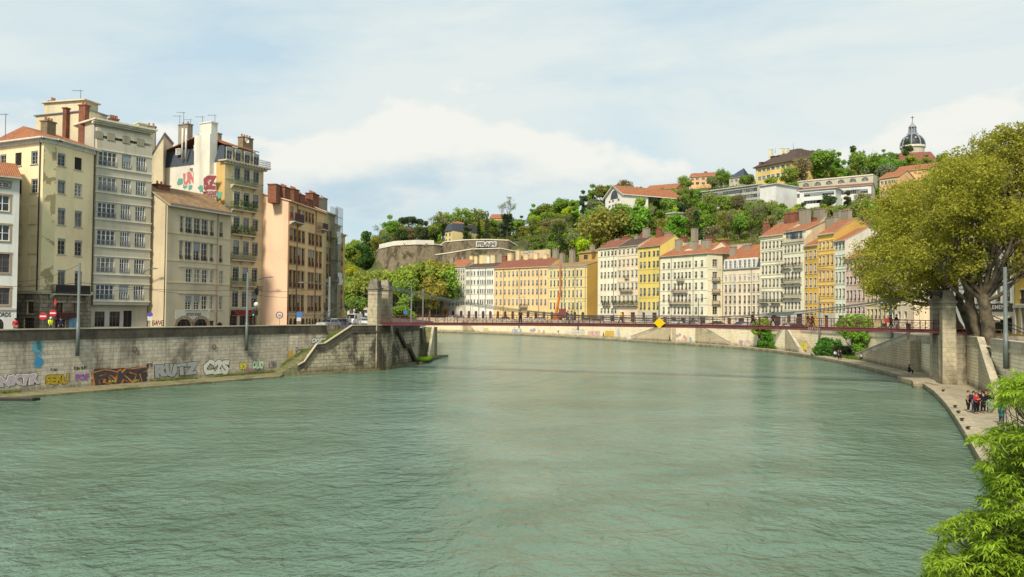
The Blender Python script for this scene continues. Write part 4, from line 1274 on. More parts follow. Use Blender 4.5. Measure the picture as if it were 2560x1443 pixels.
# --- the houses closing the row
def simple_left(label, pxa, pxb, D_a, yeave, rows, cols, w, mat_, st, base=Z_LROAD, dep=10, roof=TILE_OR, direc=dd, seed=0):
 a = plan(pxa, D_a) if not isinstance(D_a, Vector) else D_a
 b = cut_px([a, a + direc * 90], pxb)
 B = Bld(label, a, b, base, seed=seed)
 ze = B.zof(pxa, yeave)
 r_ = B.windows(B.f, cols, rows, w, st, cols[0], rows[0][0])
 B.wall(B.f, -.4, ze, r_); B.sides(dep, ze, ze + 1.8); B.build_wall(mat_); B.gable_roof(dep, ze, ze + 2.0, roof, .5)
 B.cornice(ze)
 return B, b
B1, b1 = simple_left('dull yellow narrow house half hidden by scaffolding beyond the apricot house', 807.5, 834, bE + dd * .05, 527, [(575, 600), (618, 652), (660, 695), (706, 738), (748, 778)], [812, 819, 826], .95, P_DULL, st, seed=7)
zg = B1.root.location.z
sc_o = thing('scaffolding', 'tubular scaffolding with torn white netting on the narrow yellow house', 'scaffolding', (*B1.f.a.xy, Z_LROAD), B1.rz)
mb = MB(); F_ = B1.f
for k in range(7):
 for y_ in (-.5, -1.5): mb.tube([(F_.L * (.35 + .65 * k / 6), y_, 0), (F_.L * (.35 + .65 * k / 6), y_, B1.zof(807.5, 527) + 1.2)], .05, 5)
SH = B1.ze if hasattr(B1, 'ze') else B1.zof(807.5, 527)
for zz in range(2, int(SH) + 2, 2):
 for y_ in (-.5, -1.5): mb.tube([(F_.L * .35, y_, zz), (F_.L, y_, zz)], .045, 5)
mb.build('tubes', GALV, sc_o)
mb = MB()
for zz in (4, 8, 12, 16): mb.box((F_.L * .35, -1.45, zz - .05), (F_.L, -.55, zz))
mb.build('platform', DOORWOOD, sc_o)
mb = MB()
for zz, k0 in ((7.5, .6), (15.0, .45)):
 pts = [[(F_.L * (k0 + .35 * i / 6), -1.6 - .2 * math.sin(i * 2.1 + j), zz + j * .45) for i in range(7)] for j in range(6)]
 for j in range(5):
  for i in range(6): mb.quad(pts[j][i], pts[j][i + 1], pts[j + 1][i + 1], pts[j + 1][i])
mb.build('netting', plain('white_net', (.6, .6, .58), .8), sc_o)
B2, b2_ = simple_left('grey narrow house with iron balconies beyond the scaffolding', 834.5, 847, b1 + dd * .05, 560, [(585, 612), (628, 655), (668, 695), (706, 735)], [838, 843], .9, P_DULL, win(WHITE, rail=.8), seed=8)
B3, b3_ = simple_left('last ochre house of the left row, seen edge on before the trees', 847.5, 860, b2_ + dd * .05, 583, [(605, 628), (640, 664), (676, 700), (712, 736), (748, 772)], [851, 855.5], 1.0, plaster('ochre_end', (.56, .36, .10), .3), win(WHITE, rail=.8), seed=9)
# ------------------------------------------------------------------ left quay wall, stairs, abutment
Q_WALL = masonry('quay_stone', (0.60, 0.53, 0.42), (0.52, 0.45, 0.35), (0.30, 0.26, 0.20), 1.15, .42, .58, zdark=(5.2, 6.4), stain_scale=.17, foot=(1.0, .2), mscale=.022)
Q_ABUT = masonry('abutment_stone', (0.54, 0.47, 0.33), (0.45, 0.39, 0.27), (0.15, 0.13, 0.09), 1.0, .5, .85, zdark=(4.2, 6.2), stain_scale=.3, foot=(1.4, .3), mscale=.03)
Q_PAR = masonry('soot_parapet', (0.115, 0.10, 0.075), (0.09, 0.078, 0.06), (0.05, 0.045, 0.035), 2.4, 1.2, .6, stain_scale=.5)
Q_CAP = plaster('worn_capstone', (0.46, 0.40, 0.28), .5)
R_STONE = masonry('right_quay_stone', (0.86, 0.76, 0.54), (0.78, 0.68, 0.48), (0.48, 0.40, 0.27), 1.0, .38, .18, vlo=.86, staincol=(.16, .12, .07), stain_scale=.3, foot=(1.4, .5), mscale=.028)
R_PAR = masonry('right_parapet', (0.52, 0.46, 0.34), (0.46, 0.41, 0.30), (0.29, 0.24, 0.17), 2.0, 1.0, .35, vlo=.8)
WZ = 6.72
def wall_run(name, label, line, z0, z1, mat_, par_h, par_mat, cap_mat, thick=.55, proud=.12, closed_ends=True, kind_out=1, ztop=None, cap_h=.12):
 """retaining wall following a plan line; its face looks to the left of the line's direction (the river on the right bank)"""
 root = thing(name, label, 'quay wall', (*line[0].xy, z0), kind='thing')
 back = offset_line(line, thick * kind_out)
 front = offset_line(line, -proud * kind_out)
 def sheet(mb, la, lb, za, zb):
  for i in range(len(la) - 1):
   a, b, c, d = la[i], la[i + 1], lb[i + 1], lb[i]
   for p, q in ((a, b), (c, d)):
    mb.quad((*p.xy, za), (*q.xy, za), (*q.xy, zb), (*p.xy, zb))
   mb.quad((*a.xy, zb), (*b.xy, zb), (*c.xy, zb), (*d.xy, zb)); mb.quad((*d.xy, za), (*c.xy, za), (*b.xy, za), (*a.xy, za))
  for p, q in ((la[0], lb[0]), (la[-1], lb[-1])): mb.quad((*q.xy, za), (*p.xy, za), (*p.xy, zb), (*q.xy, zb))
 mb = MB(); sheet(mb, line, back, z0, z1 - par_h - .25); mb.build('wall_face', mat_, root, world=True)
 mb = MB(); sheet(mb, front, back, z1 - par_h - .249, z1 - par_h); mb.build('string_course', par_mat, root, world=True)
 mb = MB(); sheet(mb, offset_line(line, -.03 * kind_out), back, z1 - par_h + .001, z1 - cap_h - .001); mb.build('parapet', par_mat, root, world=True)
 mb = MB(); sheet(mb, offset_line(line, -.09 * kind_out), offset_line(line, (thick + .04) * kind_out), z1 - cap_h, z1); mb.build('coping', cap_mat, root, world=True)
 return root
# left wall: the line runs away from the viewer, river on its right -> outward is +LN; use kind_out=-1 so the body sits to the left
LW = wall_run('quay_wall', 'long soot-blackened stone quay wall covered in graffiti on the left bank', [A0, A1, I0, I0 + OD * 6.0], -.6, WZ, Q_WALL, .95, Q_PAR, Q_CAP, kind_out=-1)
# grass along its foot
def tufts(name, pts, h, mat_, color, label=None, kind='stuff', dens=1, cat=None, group=None):
 r_ = random.Random(len(pts)); mb = MB()
 for p in pts:
  for k in range(5):
   a = r_.random() * 6.28; l = h * r_.uniform(.5, 1.3); d = V((math.cos(a), math.sin(a), 0)) * l * r_.uniform(.2, .7)
   s_ = V((-math.sin(a), math.cos(a), 0)) * l * .12
   P = V(p)
   mb.quad(P - s_, P + s_, P + d + V((0, 0, l)) * 1.0)
 o = mb.build(name, mat_, color=color)
 o['kind'] = kind
 if label: o['label'] = label
 if cat: o['category'] = cat
 return o
r_ = random.Random(4); pts = []
for k in range(2600):
 t = r_.random(); p = A1.lerp(I0, t) + LN * (abs(r_.gauss(0, .35)) + .05)
 d = mnoise.noise((p.x * .25, p.y * .25, 3))
 if d > .08 - .25 * (t > .45): pts.append((p.x, p.y, .40))
tufts('grass', pts, .22, LEAF, (.18, .22, .05), 'grass and weeds growing along the foot of the left quay wall', cat='grass')
# --- graffiti on the left wall
wP, wn = A1 + LN * .0, LN
def wall_pl(x): return (wP, wn) if x < 715 else (I0, -ON)
def wall_text(t, x0, y0, x1, y1, layers, lab, wob=.05, root=LW):
 P, n = wall_pl(x0)
 p, ux, w, h = side_rect(x0, y0, x1, y1, P, n)
 return lettering('graffiti', t, p, ux, V((0, 0, 1)), w, h, None, n, root, layers=layers, label=lab, wob=wob)
BL = (.015, .015, .015)
wall_text('ONKTR', -38, 931, 104, 972, [(0.126, BL, .012), (0.09, (.80, .80, .80), .03), (0.051, (.47, .40, .41), .05)], 'big grey letters with fat white outlines at the left edge of the wall')
wall_text('SERU', 112, 934, 173, 964, [(0.096, (.03, .025, .01), .015), (0.063, (.42, .29, .02), .04)], 'mustard yellow bubble letters')
wall_text('FOF', 187, 933, 223, 953, [(0.096, (.45, .46, .40), .015), (0.054, (.26, .09, .33), .04)], 'purple bubble letters')
p, ux, w, h = side_rect(228, 915, 371, 968, wP, wn)
mb = MB(); vs = []
for k in range(30):
 an = 2 * math.pi * k / 30; c, s_ = math.cos(an), math.sin(an)
 rr = 1 / max(abs(c), abs(s_)) * rng.uniform(.9, 1.04)
 vs.append(p + ux * (w * (.5 + .5 * c * rr)) + V((0, 0, 1)) * (h * (.5 + .5 * s_ * rr)) + wn * .012)
mb.quad(*vs); o = mb.build('graffiti', GRAFF, LW, world=True, color=(.05, .042, .045)); o['label'] = 'charcoal sprayed backing of the spiky orange letters'
wall_text('FSKT', 233, 919, 366, 966, [(0.11, (.52, .19, .04), .03), (0.055, (.055, .05, .055), .05)], 'spiky charcoal letters outlined in orange', .09)
wall_text('RAF', 271, 949, 290, 957, [(0.018, (.55, .50, .06), .075)], 'small yellow letters over the charcoal piece')
wall_text('ORV', 330, 948, 348, 955, [(0.018, (.55, .50, .06), .075)], 'second small yellow word over the charcoal piece')
wall_text('RUTZ', 386, 904, 498, 946, [(0.102, BL, .015), (0.075, (.33, .34, .33), .04)], 'large grey bubble letters outlined in black')
wall_text('C2S', 506, 897, 574, 940, [(0.102, BL, .02), (0.072, (.64, .62, .53), .045)], 'large cream bubble letters outlined in black', .06)
wall_text('BOF', 599, 906, 617, 925, [(0.09, BL, .02), (0.06, (.66, .58, .05), .045)], 'small yellow bubble letters')
wall_text('OLIO', 630, 900, 659, 924, [(0.102, BL, .02), (0.072, (.55, .70, .48), .045)], 'pale green bubble letters outlined in black')
wall_text('DOZEL', 780, 845, 817, 859, [(0.096, BL, .03), (0.054, (.62, .66, .68), .06)], 'silver bubble letters near the top of the stairs')
wall_text('REUUSE', 708, 905, 739, 912, [(.02, (.50, .10, .10), .02)], 'thin red tag near the stairs')
wall_text('Dondu', 739, 868, 760, 882, [(.02, (.06, .06, .07), .02)], 'thin black tag above the stairs')
wall_text('SAN', 85, 876, 112, 892, [(.02, (.08, .30, .45), .02)], 'thin blue tag on the blackened stones', .12)
wall_text('XO', 84, 896, 110, 914, [(.03, (.06, .28, .48), .02)], 'blue scrawl under the thin blue tag', .12)
wall_text('KOMA', 672, 902, 692, 922, [(.01, (.16, .15, .17), .02)], 'faint grey outline letters right of the green ones')
wall_text('JRK', 618, 920, 630, 932, [(.01, (.55, .2, .24), .02)], 'small pink tag')
wall_text('TUFA', 126, 921, 143, 929, [(.02, BL, .02)], 'small black tag above the mustard letters', .1)
wall_text('BEN REY', 185, 915, 219, 925, [(.02, BL, .02)], 'small black tag above the purple letters', .1)
wall_text('ABYSS', 364, 907, 382, 920, [(.02, BL, .02)], 'small black tag left of the grey letters', .1)
for (cx_, cy_, rr, c) in ((730, 886, .62, (.62, .36, .05)), (749, 884, .55, (.55, .45, .48)), (735, 896, .42, (.35, .48, .55)), (714, 919, .48, (.05, .26, .32)), (93, 868, .5, (.12, .30, .36)), (99, 862, .35, (.14, .30, .34)), (95, 908, .4, (.05, .24, .42))):
 P_, n_ = wall_pl(cx_); p = hit_plane(cx_, cy_, P_, n_); mb = MB()
 vs = [p + n_ * .03 + ux * (math.cos(2 * math.pi * k / 16) * rr * rng.uniform(.75, 1.1)) + V((0, 0, 1)) * (math.sin(2 * math.pi * k / 16) * rr * rng.uniform(.7, 1.2) * (1.6 if cx_ < 120 else 1)) for k in range(16)]
 mb.quad(*vs); o = mb.build('graffiti', GRAFF, LW, world=True, color=c); o['label'] = 'round patch of spray paint on the wall'
for (cx_, cy_) in ((336, 874), (535, 868)):
 p = hit_plane(cx_, cy_, wP, wn) + wn * .08; mb = MB()
 q = [p + ux * (.24 * math.cos(t * .524)) + V((0, 0, .3 * math.sin(t * .524))) for t in range(13)]
 mb.tube(q, .035, 6); mb.build('mooring_ring', IRON, LW, world=True, smooth=True)
# --- stairs against the quay, outer wall with sloping parapet, platform
S_STONE = masonry('stair_stone', (0.27, 0.26, 0.14), (0.22, 0.21, 0.11), (0.07, 0.065, 0.035), .9, 1, .4, (.08, .09, .03))
st = thing('stone_staircase', 'two-flight stone staircase with mossy steps climbing the left quay to the footbridge', 'staircase', (*O0.xy, 0))
mb = MB(); zc, s0 = .42, -2.4
prof = []
n1, n2 = 16, 15
for k in range(n1): prof.append((s0 + k * .30, zc + (k + 1) * .172))
s1 = s0 + n1 * .30; z1 = prof[-1][1]
prof.append((s1, z1)); s2 = s1 + 1.0
for k in range(n2): prof.append((s2 + k * .30, z1 + (k + 1) * .172))
S_END = s2 + n2 * .30
ends = [p[0] for p in prof[1:]] + [S_END]
def soff(s, o, z): q = O0 + OD * s + ON * o; return (q.x, q.y, z)
for (s_, z_), e in zip(prof, ends):
 if e - s_ < .01: e = s2
 a0, a1 = soff(s_, .0, 0), soff(e, .0, 0)
 w_ = 3.26
 mb.prism([soff(s_, .3, 0)[:2], soff(e, .3, 0)[:2], soff(e, w_, 0)[:2], soff(s_, w_, 0)[:2]], -.5, z_)
mb.build('steps', S_STONE, st, world=True)
def parapet_z(s):      # top of the outer wall's parapet along the flight
 pts = [(-.3, 1.5), (.6, 1.9), (s1 + .1, z1 + 1.05), (s2 + .3, z1 + 1.1), (S_END + .2, WZ), (20, WZ)]
 if s <= pts[0][0]: return pts[0][1]
 for (a, za), (b, zb) in zip(pts, pts[1:]):
  if s <= b: return za + (zb - za) * (s - a) / (b - a)
 return WZ
ss = [-.3, .0, .6, s1 + .1, s2 + .3, S_END + .2, (O1 - O0).length]
def ribbon(mb, ss, lo, hi, o0, o1):
 for a, b in zip(ss, ss[1:]):
  q = [soff(a, o0, lo(a)), soff(b, o0, lo(b)), soff(b, o0, hi(b)), soff(a, o0, hi(a)), soff(a, o1, lo(a)), soff(b, o1, lo(b)), soff(b, o1, hi(b)), soff(a, o1, hi(a))]
  mb.mesh(q, [(0, 1, 2, 3), (5, 4, 7, 6), (3, 2, 6, 7), (1, 0, 4, 5)])
 for s_, f in ((ss[0], (0, 3, 7, 4)),):
  mb.mesh([soff(s_, o0, lo(s_)), soff(s_, o1, lo(s_)), soff(s_, o1, hi(s_)), soff(s_, o0, hi(s_))], [(0, 3, 2, 1)])
 e = ss[-1]; mb.mesh([soff(e, o0, lo(e)), soff(e, o1, lo(e)), soff(e, o1, hi(e)), soff(e, o0, hi(e))], [(0, 1, 2, 3)])
mb = MB(); ribbon(mb, ss, lambda s: -.7, lambda s: parapet_z(s) - .95, 0, .35); mb.build('outer_wall', Q_ABUT, st, world=True)
mb = MB(); ribbon(mb, ss[2:], lambda s: parapet_z(s) - 1.13, lambda s: parapet_z(s) - .951, -.12, .34); mb.build('string_course', Q_PAR, st, world=True)
mb = MB(); ribbon(mb, ss, lambda s: parapet_z(s) - .95, lambda s: parapet_z(s) - .131, .02, .33); mb.build('parapet', Q_PAR, st, world=True)
mb = MB(); ribbon(mb, ss, lambda s: parapet_z(s) - .13, lambda s: parapet_z(s), -.05, .40); mb.build('coping', Q_CAP, st, world=True)
mb = MB(); ribbon(mb, [-.3, (O1 - O0).length], lambda s: -.7, lambda s: .28, -.35, -.005); mb.build('footing', led, st, world=True)
pts = []
for k in range(420):
 s_ = r_.uniform(s0 + 1, S_END); zz = max([z for (q, z) in prof if q <= s_] + [zc])
 pts.append(soff(s_, 3.2 - abs(r_.gauss(0, .45)), zz))
tufts('moss', pts, .26, LEAF, (.19, .26, .05), 'grass and weeds sprouting along the inner side of the left stairs', cat='grass')
mb = MB(); mb.prism([soff(5.9, 3.28, 0)[:2], soff(7.9, 3.28, 0)[:2], soff(7.9, 3.8, 0)[:2], soff(5.9, 3.8, 0)[:2]], -.5, 5.86); mb.prism([soff(7.86, .36, 0)[:2], soff(8.3, .36, 0)[:2], soff(8.3, 3.9, 0)[:2], soff(7.86, 3.9, 0)[:2]], -.5, 5.87); mb.build('landing', S_STONE, st, world=True)
# --- abutment beyond the pylon: quay wall turning away, second stairs, ledge
PL = [O1 + OD * .05, PR[1] + V((.0, 0, 0)), PR[2], PR[3], PR[4]]
AB = wall_run('quay_wall', 'dark stained quay wall of the promontory beyond the left bridge pier', PL, -.6, WZ - .02, Q_ABUT, .95, Q_PAR, Q_CAP, kind_out=-1)
d2 = (PR[3] - PR[2]).normalized(); n2_ = V((d2.y, -d2.x, 0))
mb = MB()
def p2(s, o, z): q = PR[2] + d2 * s + n2_ * o; return (q.x, q.y, z)
fl = [(1.0, 6.0), (4.2, 3.4), (5.4, 3.4), (9.0, .5)]
for (a, za), (b, zb) in zip(fl, fl[1:]):
 q = [p2(a, .02, za - .7), p2(b, .02, zb - .7), p2(b, .02, zb), p2(a, .02, za), p2(a, .5, za - .7), p2(b, .5, zb - .7), p2(b, .5, zb), p2(a, .5, za)]
 mb.mesh(q, [(4, 5, 6, 7), (3, 7, 6, 2), (0, 1, 5, 4), (0, 4, 7, 3), (1, 2, 6, 5)])
o = mb.build('stair_parapet', Q_PAR, AB, world=True)
# far stairs of the promontory, seen end on, with a grassy bank
st2 = thing('stone_staircase', 'narrow mossy steps running down to the water at the tip of the promontory', 'staircase', (*PR[4].xy, 0))
nst = 26
mb = MB()
for k in range(nst):
 x0 = PR[5].x - .9; zz = .7 + k * .196; y0 = 133.2 + k * .27
 mb.box((x0, y0, -.5), (x0 + 2.3, y0 + .27 if k < nst - 1 else 150, zz))
mb.build('steps', S_STONE, st2, world=True)
mb = MB()
q0, q1 = V((PR[5].x + 1.4, 132.6, 0)), V((PR[5].x + 1.4, 140.5, 0))
mb.mesh([(q0.x, q0.y, -.5), (q1.x, q1.y, -.5), (q1.x, q1.y, 6.3), (q0.x, q0.y, 1.3), (q0.x + .4, q0.y, -.5), (q1.x + .4, q1.y, -.5), (q1.x + .4, q1.y, 6.3), (q0.x + .4, q0.y, 1.3)],
  [(0, 3, 2, 1), (4, 5, 6, 7), (3, 7, 6, 2), (0, 4, 7, 3), (1, 2, 6, 5)])
mb.build('side_wall', Q_CAP, st2, world=True)
mb = MB()
tip = at_z(1114, 893, 0); tip.z = 0
mb.prism([(-18.4, 117, ), (-15.5, 127), at_z(1050, 912, 0).xy, at_z(1085, 900, 0).xy, tip.xy, (tip.x + .3, tip.y + 2.5), (tip.x - 2.5, tip.y + 2), (-14.4, 141), (-16.5, 141)][::1], -.8, .32)
structure(mb.build('lower_ledge', led))
mb = MB(); mb.prism([(-15.6, 127.5), (-14.3, 128.5), (-13.7, 132), (-13.5, 135), (-15.8, 136)], .3, [.4, .45, .5, .6, 1.2]); structure(mb.build('earth_bank', EARTH))
pts = [(r_.uniform(-15.7, -13.7), r_.uniform(127, 136.5), .5) for k in range(700)]
tufts('grass', pts, .4, LEAF, (.20, .33, .035), 'bright grass on the tip of the promontory', cat='grass')
# ------------------------------------------------------------------ right quay wall
ir = next(i for i, p in enumerate(R_WALL) if p.y > 96.5)
RWL = wall_run('quay_wall', 'long pale stone quay wall curving along the far right bank under the coloured houses', R_WALL[ir:-14], -.2, 5.75, R_STONE, .8, R_PAR, R_PAR, kind_out=1)
rl_ = R_WALL[ir:-14]
PyR = V((51.9, 92.4, 0))
def wp(px): return cut_px(rl_, px)
def wdir(px):
 a, b = cut_px(rl_, px - 6), cut_px(rl_, px + 6)
 d = (b - a).normalized()
 return d, V((d.y, -d.x, 0))         # left to right in the picture; n towards the river
rP = {}
def flight(label, px_top, px_bot, zt=5.3, zb=.7, steps=True, w=1.9):
 """a flight against the quay wall: solid side with sloping coping, steps behind it"""
 a, b = wp(px_top), wp(px_bot)
 d = (b - a); ln = d.length; d.normalize(); n = V((d.y, -d.x, 0))
 if n.dot(CAMP - a) < 0: n = -n
 o = thing('stone_staircase', label, 'staircase', (*b.xy, Z_WALK))
 P = lambda s, q, z: ((a + d * s + n * q).x, (a + d * s + n * q).y, z)
 mb = MB()
 mb.mesh([P(0, w, Z_WALK), P(ln, w, Z_WALK), P(ln, w, zb), P(0, w, zt)] + [P(0, w - .4, Z_WALK), P(ln, w - .4, Z_WALK), P(ln, w - .4, zb), P(0, w - .4, zt)], [(0, 1, 2, 3), (3, 2, 1, 0), (4, 7, 6, 5), (0, 3, 7, 4), (1, 5, 6, 2), (3, 2, 6, 7)])
 mb.build('side_wall', R_STONE, o, world=True)
 mb = MB()
 for (z0, z1, q0, q1) in ((-.02, .75, w - .38, w + .02), (.75, .9, w - .46, w + .1)):
  mb.mesh([P(0, q1, zt + z0), P(ln, q1, zb + z0), P(ln, q1, zb + z1), P(0, q1, zt + z1), P(0, q0, zt + z0), P(ln, q0, zb + z0), P(ln, q0, zb + z1), P(0, q0, zt + z1)],
    [(0, 1, 2, 3), (7, 6, 5, 4), (3, 2, 6, 7), (0, 3, 7, 4), (1, 5, 6, 2)])
 mb.build('parapet', R_PAR, o, world=True)
 ns = 24; mb = MB()
 for k in range(ns):
  s0_, s1_ = ln * k / ns, ln * (k + 1) / ns
  z_ = zt + (zb - zt) * (k + .5) / ns - .1
  mb.prism([P(s0_, .01, 0)[:2], P(s1_, .01, 0)[:2], P(s1_, w - .41, 0)[:2], P(s0_, w - .41, 0)[:2]], Z_WALK - .1, z_)
 mb.build('steps', R_PAR, o, world=True)
 return o
flight('stone stairs on the distant right quay nearest the promontory', 1165, 1190)
flight('long quay stairs rising to the right under the yellow warning board', 1690, 1590)
flight('long quay stairs falling to the right in the middle of the pale wall', 1752, 1838)
flight('short quay stairs falling to the left beside the green bush', 1980, 1941)
flight('wide quay stairs falling to the right above the painted triangle of wall', 1998, 2034, w=3.2)
flight('long ramped stairs rising to the right bank bridge pier', 2302, 2165, zt=5.2)
def rwall_text(t, x0, y0, x1, y1, layers, lab, off=.02, wob=.08):
 xm = (x0 + x1) / 2
 d, n = wdir(xm); P = wp(xm) + n * off
 if n.dot(CAMP - P) < 0: n = -n; P = wp(xm) + n * off
 p, ux, w, h = side_rect(x0, y0, x1, y1, P, n)
 if w > 30: return
 return lettering('graffiti', t, p, ux, V((0, 0, 1)), w, h, None, n, RWL, layers=layers, label=lab, wob=wob)
rwall_text('JOHNSON', 1431, 825, 1462, 834, [(.14, (.25, .22, .2), .03), (.05, (.75, .75, .72), .06)], 'white bubble letters low on the far wall')
rwall_text('MORE', 1513, 828, 1534, 841, [(.2, (.58, .36, .05), .03), (.06, (.66, .48, .10), .06)], 'orange block letters on the far wall')
rwall_text('A', 1543, 823, 1551, 838, [(.2, (.30, .45, .60), .03)], 'pale blue sprayed figure on the far wall')
rwall_text('SEXY', 1642, 842, 1662, 853, [(.1, (.45, .20, .25), .03)], 'maroon tags under the yellow board')
rwall_text('OK', 1280, 823, 1297, 832, [(.05, (.25, .35, .48), .03)], 'bluish tag on the far wall')
rwall_text('BLAZ', 1340, 826, 1375, 836, [(.02, (.5, .36, .3), .03)], 'faded reddish tag')
rwall_text('NOE', 1470, 828, 1500, 838, [(.1, (.6, .4, .34), .03)], 'faded pink patch of letters')
for (t, x0, y0, x1, y1, c, lab) in (('SIA', 1966, 852, 1984, 870, (.25, .42, .34), 'grey-green spray piece on the triangle of wall'), ('HEY', 1988, 856, 2001, 872, (.62, .25, .18), 'red spray piece on the triangle of wall'), ('TU', 2003, 858, 2017, 874, (.70, .58, .06), 'yellow spray piece on the triangle of wall')):
 d, n = wdir(1990); P = wp(1990) + n * 1.92
 if n.dot(CAMP - P) < 0: n = -n; P = wp(1990) + n * 1.92
 p, ux, w, h = side_rect(x0, y0, x1, y1, P, n)
 lettering('graffiti', t, p, ux, V((0, 0, 1)), w, h, None, n, RWL, layers=[(.16, c, .02), (.02, tuple(min(.8, q * 1.5) for q in c), .04)], label=lab, wob=.1)
gr_ = random.Random(12)
for k in range(46):
 px = gr_.choice((gr_.uniform(1200, 1480), gr_.uniform(1480, 1760), gr_.uniform(1840, 1960), gr_.uniform(2040, 2150)))
 d, n = wdir(px); P = wp(px)
 if n.dot(CAMP - P) < 0: n = -n
 w_, h_ = gr_.uniform(.7, 2.2), gr_.uniform(.4, 1.0); c = Vector((P.x, P.y, gr_.uniform(1.2, 2.4))) + n * .03
 mb = MB()
 for j in range(gr_.randint(2, 4)):
  o_ = d * gr_.uniform(-w_, w_) * .6 + V((0, 0, gr_.uniform(-.3, .3))); ww = w_ * gr_.uniform(.3, .7)
  mb.quad(*[c + o_ + n * .004 * j + d * (math.cos(t * .628) * ww * gr_.uniform(.5, 1.1)) + V((0, 0, math.sin(t * .628) * h_ * gr_.uniform(.5, 1.1))) for t in range(10)])
 o = mb.build('graffiti', GRAFF, RWL, world=True, color=gr_.choice([(.50, .28, .26), (.28, .36, .42), (.62, .48, .40), (.25, .24, .24), (.55, .45, .16), (.34, .42, .34), (.60, .58, .54), (.42, .30, .40)]))
 o['label'] = 'faded patch of spray paint low on the pale wall'
# infill of the painted triangle between the two flights
d, n = wdir(1990)
a, b = wp(1979), wp(1999)
if n.dot(CAMP - a) < 0: n = -n
mb = MB(); mb.quad(*[(*(q + n * 1.88).xy, z) for q, z in ((wp(1945), Z_WALK), (wp(2032), Z_WALK), (b, 5.6), (a, 5.6))]); mb.build('stair_infill', R_STONE, RWL, world=True)
for (t, x0, y0, x1, y1, c, lab) in (('KRAM OSE', 2232, 868, 2284, 888, (.35, .33, .36), 'mixed grey tags under the ramped stairs'), ('WNE', 2196, 888, 2212, 905, (.18, .15, .24), 'dark violet tag under the ramped stairs'), ('ALO', 2164, 872, 2186, 890, (.55, .5, .52), 'pale tags at the foot of the ramped stairs')):
 P = wp(2240); d, n = wdir(2240)
 if n.dot(CAMP - P) < 0: n = -n
 P = P + n * 1.93
 p, ux, w, h = side_rect(x0, y0, x1, y1, P, n)
 lettering('graffiti', t, p, ux, V((0, 0, 1)), w, h, None, n, RWL, layers=[(.03, c, .02)], label=lab, wob=.1)
# near right wall with its ramp
def pz(px, py, z): q = at_z(px, py, z); q.z = 0; return q
N0, N1, N2 = pz(2368, 941, Z_WALK), pz(2446, 971, Z_WALK), pz(2484, 1003, Z_WALK)
nd = (N2 - N1).normalized()
NW = wall_run('quay_wall', 'tall pale stone wall with rusty holes between the right bridge pier and the ramp', [N1 + V((.5, 1.2, 0)), N1, N0, N0 + V((.6, 5, 0))][1:], Z_WALK - .5, 6.35, R_STONE, .95, R_PAR, R_PAR, kind_out=1)
rp = thing('ramp_wall', 'sloping stone parapet wall of the ramp coming down to the low quay', 'ramp wall', (*N1.xy, Z_WALK), kind='thing')
nn = V((-nd.y, nd.x, 0))
if nn.x < 0: nn = -nn
def rq(s, o, z): q = N1 + nd * s + nn * o; return (q.x, q.y, z)
Lr = (N2 - N1).length
mb = MB(); mb.mesh([rq(0, 0, .1), rq(Lr, 0, .1), rq(Lr, 0, 1.3), rq(0, 0, 5.2), rq(0, .5, .1), rq(Lr, .5, .1), rq(Lr, .5, 1.3), rq(0, .5, 5.2)], [(0, 1, 2, 3), (3, 2, 1, 0), (4, 7, 6, 5), (1, 5, 6, 2), (3, 2, 6, 7), (0, 3, 7, 4)])
mb.build('wall_face', R_STONE, rp, world=True)
mb = MB()
for z0, z1, o0, o1 in ((.002, 1.0, -.03, .53), (1.0, 1.15, -.1, .6)):
 mb.mesh([rq(0, o0, 5.2 + z0), rq(Lr + .1, o0, 1.3 + z0 * .5), rq(Lr + .1, o0, 1.3 + z1 * .6), rq(0, o0, 5.2 + z1), rq(0, o1, 5.2 + z0), rq(Lr + .1, o1, 1.3 + z0 * .5), rq(Lr + .1, o1, 1.3 + z1 * .6), rq(0, o1, 5.2 + z1)],
   [(0, 1, 2, 3), (7, 6, 5, 4), (3, 2, 6, 7), (1, 5, 6, 2), (0, 3, 7, 4)])
mb.build('parapet', R_PAR, rp, world=True)
W0, W1 = V((50.2, 80.5, 0)), V((46.2, 69.0, 0))
W2 = V((37.0, 47.0, 0)); W3 = V((20, 10, 0)); W4 = V((2, -30, 0))
mb = MB()
a0, a1 = N1 + nn * .52, N2 + nn * .52 + nd * 2.5
b0, b1 = W0 - (W0 - W1).normalized() * .2, W1 - (W0 - W1).normalized() * 5.5
mb.quad((*a0.xy, 5.15), (*a1.xy, Z_WALK + .02), (*b1.xy, Z_WALK + .02), (*b0.xy, 5.15))
mb.quad((*(a0 + V((3.2, 9, 0))).xy, 5.3), (*a0.xy, 5.15), (*b0.xy, 5.15), (*(b0 + V((4.5, 9, 0))).xy, 5.3))
o = structure(mb.build('ramp_path', PAVING))
for p_ in (0,):
 if o.data.polygons[0].normal.z < 0: o.data.flip_normals()
WI = wall_run('quay_wall', 'inner stone quay wall along the street on the right behind the ramp', [W4, W3, W2, W1, W0], -.2, 6.4, R_STONE, .9, R_PAR, R_PAR, kind_out=1)
